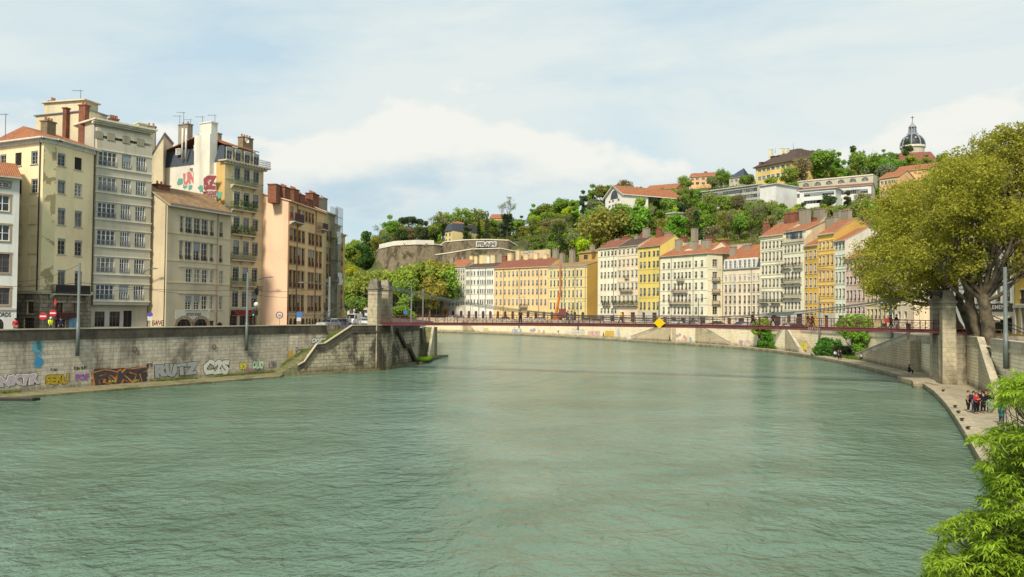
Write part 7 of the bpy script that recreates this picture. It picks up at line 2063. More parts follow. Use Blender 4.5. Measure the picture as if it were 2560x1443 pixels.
def proto(kind, seed):
 """one tree of a kind, about life size: returns (crown mesh, trunk mesh)"""
 r_ = random.Random(seed); mb = MB(); blobs = []; inner, gap, size, dens = .25, 0.0, .42, 85
 if kind in ('round', 'hazy'):
  h = 12.5; rc = 4.6
  for k in range(15):
   a = r_.random() * 6.28; q = r_.random() ** .5 * rc * .72; z_ = r_.uniform(-.75, .85)
   q *= math.sqrt(max(.05, 1 - z_ * z_ * .8))
   blobs.append((q * math.cos(a), q * math.sin(a), 7.6 + z_ * 3.9, r_.uniform(1.4, 2.3)))
  if kind == 'hazy': dens, gap, inner, size = 48, .15, .4, .36
  mb.tube([(0, 0, -1.5), (.1, 0, 2), (0, .1, 4.5), (.1, 0, 8)], [.42, .34, .26, .12], 7, cap=False)
  for b in blobs: limb(mb, (0, 0, r_.uniform(2.5, 6)), b[:3], .15, .03, r_)
  if kind == 'hazy':
   for k in range(60): b = r_.choice(blobs); e = V(b[:3]) + V((r_.gauss(0, 1), r_.gauss(0, 1), r_.gauss(.3, 1))) * b[3] * .75; limb(mb, b[:3], e, .05, .015, r_, .1, 3)
 elif kind == 'tall':
  for k in range(15):
   z_ = r_.uniform(-.9, 1); q = r_.random() ** .5 * 2.9 * math.sqrt(max(.08, 1 - z_ * z_)); a = r_.random() * 6.28
   blobs.append((q * math.cos(a), q * math.sin(a), 9.5 + z_ * 6.6, r_.uniform(1.2, 2.0)))
  mb.tube([(0, 0, -1.5), (.1, 0, 4), (0, .1, 9), (0, 0, 14)], [.42, .34, .22, .06], 7, cap=False)
  for b in blobs: limb(mb, (0, 0, max(2.5, b[2] - 3)), b[:3], .12, .03, r_)
 elif kind == 'bush':
  for k in range(12):
   a = r_.random() * 6.28; q = r_.random() ** .5 * 3.2
   blobs.append((q * math.cos(a), q * math.sin(a), r_.uniform(.8, 4.6) * (1 - q / 7), r_.uniform(1.2, 2.0)))
  for b in blobs: limb(mb, (0, 0, -1.0), b[:3], .12, .03, r_)
 elif kind == 'cedar':
  dens, size, gap = 80, .28, .05
  for j in range(8):
   z_ = 4 + j * 1.75; rr = 6.4 * (1 - (j / 9) ** 1.5) * r_.uniform(.8, 1.1)
   for k in range(6):
    a = r_.random() * 6.28; q = rr * r_.uniform(.35, 1)
    blobs.append((q * math.cos(a), q * math.sin(a), z_ + r_.uniform(-.4, .4), r_.uniform(.9, 1.5)))
    limb(mb, (0, 0, z_ - .5), (q * math.cos(a), q * math.sin(a), z_), .12, .03, r_, .05)
  mb.tube([(0, 0, -1.5), (0, 0, 8), (0, 0, 17)], [.55, .4, .08], 8, cap=False)
 elif kind == 'cypress':
  dens, size = 110, .26
  for j in range(16): t = j / 15; blobs.append((r_.gauss(0, .15), r_.gauss(0, .15), 1.5 + t * 13, 1.45 * (1 - t * t * .75)))
  mb.tube([(0, 0, -1.5), (0, 0, 13)], [.35, .05], 6, cap=False)
 elif kind == 'umbrella':
  dens, size = 95, .3
  for k in range(22):
   a = r_.random() * 6.28; q = r_.random() ** .5 * 5.0
   blobs.append((q * math.cos(a), q * math.sin(a), 10.6 + 1.7 * (1 - (q / 5.4) ** 2) + r_.uniform(-.5, .3), r_.uniform(1.1, 1.6)))
   limb(mb, (0, 0, 7), blobs[-1][:3], .12, .04, r_)
  mb.tube([(0, 0, -1.5), (.2, 0, 5), (0, 0, 8)], [.5, .4, .28], 8, cap=False)
 elif kind == 'bare':
  dens, size, inner = 9, .2, .8
  def grow(p, d, l, r, lv):
   e = p + d * l; limb(mb, p, e, r, r * .6, r_, .06, 3)
   if lv == 0: blobs.append((*e, .9)); return
   for k in range(3 if lv > 1 else 4):
    q = (d + V((r_.gauss(0, .42), r_.gauss(0, .42), r_.gauss(.1, .25)))).normalized(); grow(e, q, l * r_.uniform(.6, .8), r * .55, lv - 1)
  grow(V((0, 0, -1)), V((0, 0, 1)), 5.5, .38, 4)
 P, O = blob_points(blobs, dens, seed, inner, gap)
 # one mesh must read as one crown: leaf size a little larger for far views
 cm_ = leaf_mesh('crown', P, size, seed, O)
 tm = mb.data('trunk', BARK, smooth=True)
 return cm_, tm
PROTO = {}
for kind, seeds in (('round', (1, 2, 3)), ('hazy', (4, 5, 6)), ('tall', (7, 8)), ('bush', (9, 10)), ('cedar', (11,)), ('cypress', (12,)), ('umbrella', (13,)), ('bare', (14, 15))):
 PROTO[kind] = [proto(kind, s) for s in seeds]
TCOL = {'olive': (.255, .315, .07), 'mid': (.21, .29, .065), 'spring': (.36, .50, .045), 'dark': (.085, .125, .05), 'brown': (.235, .23, .12), 'green': (.20, .31, .06), 'grey': (.23, .25, .14)}
tr_ = random.Random(77)
def tree(kind, col, loc, s, label, group, name=None):
 name = name or {'cedar': 'cedar_tree', 'cypress': 'cypress_tree', 'umbrella': 'pine_tree', 'bush': 'shrub', 'bare': 'bare_tree'}.get(kind, 'broadleaf_tree')
 o = thing(name, label, 'shrub' if kind == 'bush' else 'tree', loc, tr_.random() * 6.28, group)
 cm_, tm = tr_.choice(PROTO[kind])
 c = TCOL[col] if isinstance(col, str) else col
 c = tuple(x * tr_.uniform(.85, 1.18) for x in c)
 sc_ = (s * tr_.uniform(.92, 1.1), s * tr_.uniform(.92, 1.1), s)
 link_mesh('crown', cm_, o, scale=sc_, color=c); link_mesh('trunk', tm, o, scale=sc_)
 return o
CROWN_H = {'round': 12.5, 'hazy': 12.5, 'tall': 16.5, 'bush': 5.5, 'cedar': 18, 'cypress': 15, 'umbrella': 13, 'bare': 15}
def tree_px(kind, col, px, ytop, ybase, D, label, group=None):
 """a tree standing at depth D under picture column px whose top reaches ytop; the foot goes to the ground there"""
 p = plan(px, D); zt = at_D(px, ytop, D).z; zb = max(hill_z(px, D) - .5, at_D(px, ybase, D).z - 2) if ybase else hill_z(px, D) - .5
 s = max(.25, (zt - zb) / CROWN_H[kind])
 return tree(kind, col, (p.x, p.y, zb), s, label, group)
# --- trees one can pick out on the skyline and the slopes
for a in (
 ('umbrella', 'dark', 1024, 544, 600, 425, 'dark umbrella pine with a flat dome over the rounded bastion'),
 ('round', 'dark', 1000, 570, 605, 418, 'dark evergreen left of the umbrella pine on the bastion'),
 ('round', 'dark', 1052, 566, 608, 414, 'dark evergreen right of the umbrella pine on the bastion'),
 ('round', 'dark', 1084, 568, 606, 415, 'dark low evergreen next to the yellow villa'),
 ('tall', 'dark', 1166, 552, 605, 412, 'dark tall evergreen right of the villa'),
 ('cypress', 'dark', 1217, 526, 602, 405, 'slim dark cypress on the rampart left of the cedar'),
 ('cedar', (.03, .05, .03), 1266, 532, 606, 402, 'big dark cedar with flat tiers at the end of the rampart'),
 ('cypress', (.05, .06, .03), 1195, 538, 600, 410, 'brownish narrow conifer beside the cypress'),
 ('tall', 'dark', 908, 582, 640, 400, 'small dark conifer at the left end of the hill'),
 ('bare', 'brown', 1265, 498, 590, 450, 'tall bare tree against the sky behind the cedar'),
 ('bare', 'brown', 960, 554, 620, 440, 'pale bare tree at the left of the hill crest'),
 ('bare', 'brown', 1090, 534, 600, 445, 'thin bare tree behind the bastion evergreens'),
 ('hazy', 'olive', 1150, 518, 600, 450, 'tall olive plane tree behind the villa'),
 ('hazy', 'olive', 1190, 520, 600, 455, 'tall olive plane tree between the villa and the cypress'),
 ('hazy', 'olive', 1105, 528, 600, 455, 'olive tree left of the villa on the crest'),
 ('hazy', 'olive', 985, 548, 610, 450, 'airy pale olive tree left of the umbrella pine'),
 ('round', 'mid', 940, 588, 650, 420, 'round mid green tree on the slope left of the bastion'),
 ('round', 'green', 885, 600, 690, 425, 'bright green tree low on the left end of the hill'),
 ('tall', 'green', 1000, 548, 600, 455, 'pale green tree behind the umbrella pine'),
 ('round', 'spring', 1448, 590, 640, 345, 'bright yellow-green round tree above the straw-yellow house'),
 ('round', 'spring', 1745, 540, 620, 315, 'large bright spring-green tree in the middle of the slope'),
 ('round', 'spring', 1500, 566, 620, 335, 'bright green round tree above the pale cream house'),
 ('round', 'spring', 1555, 560, 620, 335, 'bright green round tree above the peach house'),
 ('round', 'spring', 1660, 600, 640, 305, 'low bright green tree above the lemon yellow house'),
 ('cedar', 'dark', 1396, 552, 630, 352, 'dark broad conifer on the slope below the crest'),
 ('round', 'green', 1365, 508, 560, 455, 'bright green tree alone on the crest left of the white gabled house'),
 ('round', 'green', 1400, 494, 560, 455, 'second bright green tree climbing the crest'),
 ('tall', 'mid', 1480, 462, 540, 440, 'dark round-topped tree at the corner of the crest'),
 ('round', 'mid', 1510, 456, 530, 440, 'green tree on the crest behind the white gabled house'),
 ('hazy', 'brown', 1562, 446, 520, 440, 'brown leafless tree rising over the crest'),
 ('tall', 'green', 1720, 452, 540, 372, 'tall green tree left of the long grey school'),
 ('tall', 'green', 1655, 500, 580, 330, 'slender bright green tree in the middle of the slope'),
 ('tall', 'mid', 1700, 478, 570, 345, 'dense green tree beside the long grey school'),
 ('hazy', 'mid', 1803, 420, 470, 410, 'airy green tree in front of the grey slate-roofed house'),
 ('round', 'grey', 1780, 436, 480, 408, 'grey-green tree in front of the orange hilltop house'),
 ('round', 'mid', 1868, 432, 470, 402, 'green tree at the left corner of the chateau'),
 ('round', 'olive', 1930, 440, 480, 385, 'olive tree under the chateau facade'),
 ('hazy', 'mid', 1975, 412, 480, 388, 'green tree in front of the right end of the chateau'),
 ('hazy', 'brown', 2005, 388, 470, 392, 'brown twiggy tree at the corner of the chateau'),
 ('round', 'green', 2055, 372, 455, 405, 'large rich green tree right of the chateau'),
 ('round', 'mid', 2035, 380, 455, 415, 'dark green tree close against the chateau wall'),
 ('tall', 'green', 2098, 382, 450, 412, 'green tree with an open top above the arcade'),
 ('hazy', 'green', 2150, 376, 445, 418, 'light airy green tree on the crest above the arcade'),
 ('hazy', 'green', 2185, 380, 440, 420, 'second airy green tree on the crest left of the church'),
 ('round', 'mid', 2225, 392, 440, 415, 'green tree below the church'),
 ('round', 'grey', 2215, 405, 455, 395, 'grey-green bushy tree right of the arcade'),
 ('round', 'mid', 2255, 400, 455, 405, 'green tree in front of the church nave'),
 ('round', 'mid', 1982, 455, 480, 372, 'round green tree on the terrace left of the arcade'),
 ('round', 'dark', 2070, 486, 540, 315, 'grey-green round tree in front of the white wing'),
 ('tall', 'dark', 2118, 478, 540, 320, 'dark evergreen right of the white wing'),
 ('hazy', 'brown', 2160, 478, 550, 305, 'brown twiggy tree under the long white building'),
 ('bare', 'brown', 1880, 500, 600, 285, 'pale bare tree with white limbs on the slope below the school'),
 ('bare', 'brown', 1915, 505, 610, 280, 'second pale bare tree right of the first on the slope'),
 ('bare', 'brown', 1850, 525, 610, 285, 'thin bare tree left of the pale bare trees'),
 ('round', 'mid', 1522, 504, 560, 326, 'green tree hiding the foot of the white gabled house, left one'),
 ('round', 'olive', 1546, 506, 560, 322, 'olive tree hiding the foot of the white gabled house, middle one'),
 ('round', 'green', 1572, 502, 560, 324, 'fresh green tree hiding the foot of the white gabled house, right one'),
 ('tall', 'olive', 1600, 496, 560, 330, 'tall olive tree under the orange roof of the white gabled house'),
 ('hazy', 'olive', 1512, 512, 560, 318, 'airy olive tree at the left corner of the white gabled house'),
 ('round', 'olive', 1628, 470, 540, 412, 'olive tree before the left end of the long orange roof'),
 ('hazy', 'mid', 1655, 468, 540, 412, 'airy green tree before the middle of the long orange roof'),
 ('round', 'mid', 1682, 472, 540, 410, 'green tree before the right end of the long orange roof'),
 ('hazy', 'olive', 1672, 536, 580, 306, 'airy olive tree before the white building on the lower slope'),
 ('round', 'green', 1694, 532, 580, 304, 'fresh green tree beside the white building on the lower slope'),
 ('hazy', 'olive', 1775, 478, 560, 338, 'airy olive tree before the left end of the long school'),
 ('hazy', 'olive', 1812, 482, 560, 334, 'airy olive tree before the middle of the long school'),
 ('hazy', 'brown', 1846, 484, 560, 328, 'brownish airy tree before the right part of the long school'),
 ('hazy', 'olive', 1925, 500, 560, 312, 'airy olive tree before the pale end block of the school'),
 ('round', 'olive', 1895, 498, 560, 300, 'olive tree below the end block of the school'),
):
 kind, col, px, yt, yb, D, lab = a
 tree_px(kind, col, px, yt, None, D, lab)
# --- the wooded slope: individual trees filling the rest
TZ = [(870, 1110, 'on the slope left of and below the bastion'), (1110, 1340, 'at the foot of the rampart behind the long white house'), (1340, 1500, 'on the slope above the straw-yellow house'), (1500, 1640, 'on the slope below the white gabled house'),
      (1640, 1760, 'on the slope above the large cream corner house'), (1760, 1945, 'on the slope below the long grey school'), (1945, 2130, 'on the slope below the white flat-roofed wing'), (2130, 2330, 'on the slope left of the big plane tree'), (2330, 2640, 'on the slope behind the big plane trees')]
CN = {'olive': 'olive-brown', 'mid': 'mid green', 'spring': 'bright spring-green', 'dark': 'dark green', 'brown': 'brown twiggy', 'green': 'fresh green', 'grey': 'grey-green'}
# hill buildings that must stay in view: (px0, px1, ytop, ybottom, depth)
KEEP = [(1890, 1985, 376, 462, 400), (1724, 1786, 430, 470, 425), (1823, 1860, 434, 462, 420), (1770, 1941, 462, 505, 345), (1941, 2180, 455, 492, 330), (2000, 2092, 478, 505, 326), (1975, 2185, 436, 466, 368), (1512, 1612, 484, 499, 340), (1612, 1690, 464, 473, 430),
  (2200, 2330, 420, 490, 318), (1108, 1165, 562, 612, 410), (942, 1115, 605, 655, 380), (1096, 1300, 600, 650, 376)]
nplaced = 0
for px0 in range(872, 2600, 27):
 for t in (.03, .14, .26, .39, .52, .66, .82, .97, 1.12):
  px = px0 + tr_.uniform(-12, 12)
  pts = hill_pts(px); D0, D3 = pts[0][0], pts[3][0]
  D = D0 + (D3 - D0) * (t + tr_.uniform(-.05, .05))
  if D < D0 + 2: continue
  if px < 1330 and D > 378 and D < 402: continue
  if px > 2290 and t not in (.26, .52, .82): continue
  if px > 2400 and t != .82: continue
  z_ = hill_z(px, D)
  kind = tr_.choices(('round', 'hazy', 'tall', 'bush', 'bare'), (5, 4.5, 2, 2, .5))[0]
  col = {'hazy': ('olive', 'olive', 'brown', 'grey', 'mid'), 'round': ('mid', 'green', 'olive', 'spring', 'mid', 'olive'), 'tall': ('mid', 'green', 'dark'), 'bush': ('green', 'mid', 'olive', 'spring', 'dark'), 'bare': ('brown',)}[kind]
  col = tr_.choice(col)
  s = tr_.uniform(.62, 1.05) * (1.3 if kind == 'bush' else 1)
  p = plan(px, D); hh = CROWN_H[kind] * s; rr = (4.8 if kind != 'tall' else 3.5) * s
  x_, yt = to_px(V((p.x, p.y, z_ + hh))); wpx = rr * FPX / D
  bad = False
  for (a, b, y0, y1, Db) in KEEP:
   if px + wpx > a and px - wpx < b and D < Db + 6:
    yb_ = to_px(V((p.x, p.y, z_)))[1]
    if D > Db - 8 and D < Db + 45 and px > a - 3 and px < b + 3: bad = True
    elif yt < y1 and yb_ > y0:
     s2 = s * (yb_ - y1) / max(1e-3, yb_ - yt)
     if s2 < .28: bad = True
     else: s = min(s, s2)
   elif px > a - 3 and px < b + 3 and abs(D - Db - 15) < 24: bad = True
  if bad: continue
  zone = next((q[2] for q in TZ if q[0] <= px < q[1]), None)
  if zone is None: continue
  nm = {'round': 'round-crowned tree', 'hazy': 'airy half-leafed tree', 'tall': 'tall narrow tree', 'bush': 'low bush', 'bare': 'bare tree'}[kind]
  lab = f"{CN[col]} {nm} {zone}" if kind != 'bare' else f"{nm} {zone}"
  tree(kind, col, (p.x, p.y, z_ - .4), s, lab, f"{CN[col]} {nm}s {zone}" if kind != 'bare' else f"bare trees {zone}")
  nplaced += 1
print('slope trees', nplaced)
ur = np.random.default_rng(3); UP = []
for k in range(15000):
 px = ur.uniform(850, 2620); pts = hill_pts(px); D0, D3 = pts[0][0], pts[3][0]
 D = D0 + (D3 + 25 - D0) * ur.random()
 if px < 1335 and 374 < D < 404: continue
 if any(a - 2 < px < b + 2 and Db - 6 < D < Db + 30 for a, b, y0, y1, Db in KEEP): continue
 p = plan(px, D); z_ = hill_z(px, D); hh = 1.0 + 2.6 * max(0, mnoise.noise((p.x * .12, p.y * .12, 5)) + .3)
 q = ur.normal(size=(7, 3)) * np.array([1.1, 1.1, hh * .4]) + np.array([p.x, p.y, z_ + hh * .5]); UP.append(q)
UP = np.concatenate(UP)
UG = link_mesh('undergrowth', leaf_mesh('undergrowth', UP, .42, 3), color=(.24, .28, .06)); UG['kind'] = 'stuff'; UG['category'] = 'undergrowth'; UG['label'] = 'tangled green undergrowth covering the steep hillside between the trees'
# --- row of planes on the far quay, hiding the houses at the bend
for i, (px, D, yt, col) in enumerate(((880, 325, 690, 'green'), (905, 318, 676, 'olive'), (925, 335, 672, 'green'), (948, 322, 668, 'olive'), (975, 330, 662, 'olive'), (1003, 318, 664, 'olive'), (1030, 328, 655, 'olive'), (1058, 318, 650, 'olive'), (1085, 322, 648, 'olive'), (1103, 316, 664, 'olive'), (865, 315, 720, 'green'), (890, 305, 735, 'green'), (1020, 310, 690, 'olive'), (1075, 308, 690, 'olive'))):
 p = plan(px, D); zb = 4.9; s = (at_D(px, yt, D).z - zb) / 12.5
 c = tuple(x * 1.05 for x in TCOL[col])
 tree('round' if i % 3 else 'hazy', c, (p.x, p.y, zb), s, f"{'fresh green' if col == 'green' else 'olive-green'} plane tree at the far bend left of the {'narrow pale grey house' if px > 1000 else 'left bridge pillar' if px < 940 else 'dull cream house'}", f"plane trees at the far bend, {col}, {'right' if px > 1000 else 'left' if px < 940 else 'middle'}", 'plane_tree')
tree('bush', 'green', (*plan(1000, 128 if False else 290).xy, 4.9), 1.3, 'bright green bush behind the right side of the left bridge pillars', None)
# --- shrubs and young trees on the low quay
L_IN = {}
def low_at(px, dn=0.0):
 if dn not in L_IN: L_IN[dn] = offset_line(R_WALL, -(1.3 + dn))
 return cut_px(L_IN[dn], px)
def low(kind, col, px, py, s, label, dn=0, name=None):
 q = low_at(px, dn)
 return tree(kind, col, (q.x, q.y, Z_WALK - .05), s, label, None, name)
def low_n(kind, col, px, py, s, label):
 q = at_z(px, py, Z_WALK); return tree(kind, col, (q.x, q.y, Z_WALK - .05), s, label, None)
low('bush', (.09, .22, .04), 2077, 878, .85, 'dense green bush against the right quay wall')
low('round', (.25, .35, .055), 2133, 882, .72, 'bright spring-green young tree on the right low quay')
low('tall', (.23, .33, .055), 2150, 886, .45, 'slim young tree beside the bright spring-green one')
low('bush', (.10, .14, .06), 2105, 884, .55, 'dull olive shrub between the dense bush and the young tree')
low('round', (.25, .35, .055), 1908, 866, .62, 'young green tree on the low quay under the middle of the footbridge')
low('bush', (.11, .25, .04), 1928, 868, .75, 'dark green bush right of the young green tree under the footbridge')
low_n('bush', (.24, .30, .06), 2545, 990, .55, 'sparse leafy shrub at the foot of the inner quay wall by the lamp post')
low_n('bush', (.06, .08, .03), 2540, 1010, .32, 'dark low shrub behind the bright foreground foliage')
r_ = random.Random(8); pts = []
for (x0, x1, n) in ((2056, 2150, 500), (1893, 1940, 260)):
 for k in range(n): q = low_at(r_.uniform(x0, x1), round(r_.uniform(-1, 1.6), 1)); pts.append((q.x, q.y, Z_WALK))
tufts('grass', pts, .55, LEAF, (.16, .26, .05), 'rough green grass around the bushes on the right low quay', cat='grass')
# --- the big planes by the right pier
pl_r = random.Random(5)
def plane_tree(base_px, D, blobs, label, r0=.62, zf=10.5, lean=(0, 0), dens=150, seed=1):
 p = plan(base_px, D); zb = 5.35
 o = thing('plane_tree', label, 'tree', (p.x, p.y, zb), 0, 'big plane trees behind the right bridge pier')
 W = [at_D(x, y, d) for x, y, d, r in blobs]
 B_ = [(w.x - p.x, w.y - p.y, w.z - zb, b[3]) for w, b in zip(W, blobs)]
 # break every clump into smaller ones so the outline is ragged
 sub = []
 for (x, y, z, r) in B_:
  for k in range(6):
   d = V((pl_r.gauss(0, 1), pl_r.gauss(0, 1), pl_r.gauss(0, 1))).normalized() * r * pl_r.uniform(.35, .95)
   sub.append((x + d.x, y + d.y, z + d.z * .85, r * pl_r.uniform(.32, .5)))
  sub.append((x, y, z, r * .6))
 P, O = blob_points(sub, dens, seed, .3, .13)
 link_mesh('crown', leaf_mesh('crown', P, .155, seed, O), o, color=(.29, .29, .05))
 mb = MB(); f = V((lean[0], lean[1], zf - zb))
 n = 7
 pts = [V((0, 0, -.6)), V((0, 0, .15))] + [V((0, 0, 0)).lerp(f, k / n) + V((pl_r.uniform(-.12, .12), pl_r.uniform(-.12, .12), 0)) for k in range(1, n + 1)]
 mb.tube(pts, [r0 * 1.5, r0 * 1.25] + [r0 * (1 - .25 * k / n) for k in range(1, n + 1)], 12, cap=False)
 o2 = mb.build('trunk', PLANEBARK, o, smooth=True)
 for i, b in enumerate(B_):
  mb = MB(); st_ = f + V((0, 0, -.3 - .3 * (i % 3)))
  pp = limb(mb, st_, b[:3], r0 * .36, .07, pl_r, .10, 7)
  for k in range(7):
   q = pp[pl_r.randint(3, 7)]; e = V(b[:3]) + V((pl_r.gauss(0, 1), pl_r.gauss(0, 1), pl_r.gauss(0, 1))).normalized() * b[3] * .7
   limb(mb, q, e, .075, .02, pl_r, .12, 4)
  mb.build('limb', PLANEBARK, o2, smooth=True)
 return o
plane_tree(2474, 88, [(2492, 400, 88, 4.3), (2548, 392, 86, 4.2), (2500, 338, 88, 1.9), (2455, 350, 90, 2.0), (2545, 330, 86, 2.2), (2590, 345, 86, 2.6), (2440, 440, 86, 5), (2520, 460, 85, 5.2), (2590, 430, 88, 6), (2470, 540, 84, 4.6), (2550, 560, 86, 4.2), (2400, 520, 84, 4), (2620, 560, 88, 6), (2640, 660, 86, 4.5), (2560, 655, 86, 2.2)], 'nearest thick plane tree behind the right pier, with a tall crown against the sky', .75, 11.3, (-1.0, -.5), seed=21)
plane_tree(2452, 89.6, [(2400, 478, 92, 5), (2440, 432, 94, 4), (2370, 500, 90, 5), (2420, 600, 88, 4.2), (2350, 600, 88, 4.5), (2395, 680, 88, 3.2), (2450, 690, 88, 1.8)], 'plane tree with a leaning trunk touching the nearest one', .62, 11.0, (-1.6, -.5), seed=22)
plane_tree(2441, 97, [(2335, 492, 97, 5), (2295, 530, 95, 5), (2340, 560, 94, 5), (2270, 600, 94, 5), (2320, 660, 93, 4.2), (2250, 680, 93, 4), (2360, 705, 95, 2.6)], 'third plane tree from the ramp, trunk slanting towards the river', .6, 11.0, (-2.6, -.3), seed=23)
plane_tree(2406, 106, [(2248, 520, 106, 4.3), (2235, 565, 104, 4.8), (2215, 640, 103, 4.3), (2202, 705, 102, 3.2), (2240, 730, 102, 3.0), (2300, 735, 104, 2.6), (2285, 490, 107, 4.3)], 'fourth plane tree, stretching long low limbs over the bridge cable', .58, 11.0, (-2.0, 0), seed=24)
plane_tree(2384, 116, [(2185, 690, 112, 2.9), (2195, 620, 114, 3.3), (2330, 480, 116, 5), (2380, 450, 118, 5), (2300, 600, 114, 5), (2370, 640, 114, 4.5), (2215, 545, 114, 2.5)], 'farthest of the big plane trees, its trunk next to the right pillar', .55, 11.0, (-1.5, 0), seed=25)
# --- bright foliage in the right foreground: compound leaves of narrow leaflets
fg = random.Random(31)
FOOT = V((22.5, 24.5, Z_WALK))
FT = thing('foreground_tree', 'bright green riverside tree with narrow drooping leaflets in the right foreground', 'tree', FOOT)
LEAFF = leaf_mat('young_leaflets', .4, .5)
outline = [(2490, 955), (2560, 930), (2700, 900), (2760, 1100), (2760, 1560), (2330, 1560), (2318, 1440), (2328, 1395), (2362, 1345), (2345, 1322), (2400, 1290), (2465, 1262), (2468, 1215), (2460, 1165), (2478, 1120), (2440, 1105), (2438, 1070), (2500, 1060), (2492, 1000)]
def inside(x, y, poly):
 c = False; j = len(poly) - 1
 for i in range(len(poly)):
  xi, yi = poly[i]; xj, yj = poly[j]
  if (yi > y) != (yj > y) and x < (xj - xi) * (y - yi) / (yj - yi) + xi: c = not c
  j = i
 return c
tips = []
while len(tips) < 1300:
 x, y = fg.uniform(2318, 2760), fg.uniform(925, 1560)
 if inside(x, y, outline):
  if mnoise.noise((x * .014, y * .014, 2.2)) < -.28: continue
  tips.append(at_D(x, y, fg.uniform(19.5, 25.5)))
vs, fs = [], []
def leaflet(P, d, up, l, w):
 s_ = d.cross(up).normalized(); n = s_.cross(d)
 b = len(vs); m1 = P + d * l * .4 + n * l * .06; e = P + d * l - up * l * .22
 vs.extend([tuple(P), tuple(m1 + s_ * w - n * w * .35), tuple(e), tuple(m1 - s_ * w - n * w * .35), tuple(m1)])
 fs.extend([(b, b + 1, b + 4), (b + 1, b + 2, b + 4), (b + 4, b + 2, b + 3), (b, b + 4, b + 3)])
for T in tips:
 axis = (T - (FOOT + V((-1, 0, 3)))).normalized() + V((0, 0, .35)); axis.normalize()
 for k in range(fg.randint(6, 9)):
  a = 2 * math.pi * k / 8 + fg.uniform(-.4, .4)
  d = (axis * fg.uniform(.1, .8) + V((math.cos(a), math.sin(a), fg.uniform(-.5, .35)))).normalized()
  L_ = fg.uniform(.14, .32); nl = fg.randint(2, 3)
  up = V((0, 0, 1))
  sd_ = d.cross(up).normalized()
  for j in range(nl):
   t = .25 + .75 * j / (nl - 1); q = T + d * L_ * t - up * L_ * .35 * t * t
   for sg_ in (-1, 1):
    leaflet(q, (d * fg.uniform(.5, 1) + sd_ * sg_ * fg.uniform(.4, .95) + up * fg.uniform(-.75, .15)).normalized(), up, fg.uniform(.11, .25), fg.uniform(.017, .03))
  leaflet(T + d * L_ - up * L_ * .35, (d + up * fg.uniform(-.9, .1)).normalized(), up, fg.uniform(.14, .26), .026)
me = bpy.data.meshes.new('crown'); me.from_pydata([tuple(V(v) - FOOT) for v in vs], [], fs); me.materials.append(LEAFF)
link_mesh('crown', me, FT, color=(.19, .29, .03))
mb = MB(); lb = []
mb.tube([V((.2, 0, -.4)), V((0, 0, 1.2)), V((-.8, -.4, 2.6)), V((-1.6, -.8, 3.8))], [.2, .17, .13, .09], 8, cap=False)
tk = mb.build('trunk', BARK, FT, smooth=True)
hubs = [at_D(x, y, d) - FOOT for x, y, d in ((2600, 1440, 23), (2520, 1330, 22), (2640, 1250, 22.5), (2560, 1200, 22), (2600, 1080, 23), (2470, 1400, 22), (2680, 1080, 23))]
mb = MB()
for h_ in hubs: limb(mb, V((-1.2, -.6, 3.0)) if h_.z > 2 else V((-.4, -.2, 1.8)), h_, .07, .03, fg, .1, 6)
for T in tips:
 q = T - FOOT; h_ = min(hubs, key=lambda w: (w - q).length)
 limb(mb, h_.lerp(q, fg.uniform(0, .3)), q, .016, .006, fg, .08, 4)
mb.build('twigs', BARK, tk, smooth=True)
# ------------------------------------------------------------------ people
SKIN = plain('skin', (.48, .28, .19), .6, .06)
def skin_body(nodes, edges, lv=1):
 """one continuous surface grown around a skeleton; nodes: name -> (xyz, radius)"""
 names = list(nodes); me = bpy.data.meshes.new('body')
 me.from_pydata([nodes[n][0] for n in names], [(names.index(a), names.index(b)) for a, b in edges], [])
 ob = bpy.data.objects.new('body', me); COL.objects.link(ob)
 ob.modifiers.new('skin', 'SKIN')
 if not me.skin_vertices: me.attributes.new('skin', 'FLOAT', 'POINT')
 sv = me.skin_vertices[0].data
 for i, n in enumerate(names):
  r = nodes[n][1]; sv[i].radius = (r, r) if not isinstance(r, tuple) else r
  sv[i].use_root = (i == 0)
 m_ = ob.modifiers.new('sub', 'SUBSURF'); m_.levels = lv; m_.render_levels = lv
 dg = bpy.context.evaluated_depsgraph_get(); dg.update()
 out = bpy.data.meshes.new_from_object(ob.evaluated_get(dg))
 COL.objects.unlink(ob); bpy.data.objects.remove(ob)
 out.polygons.foreach_set('use_smooth', [True] * len(out.polygons))
 return out
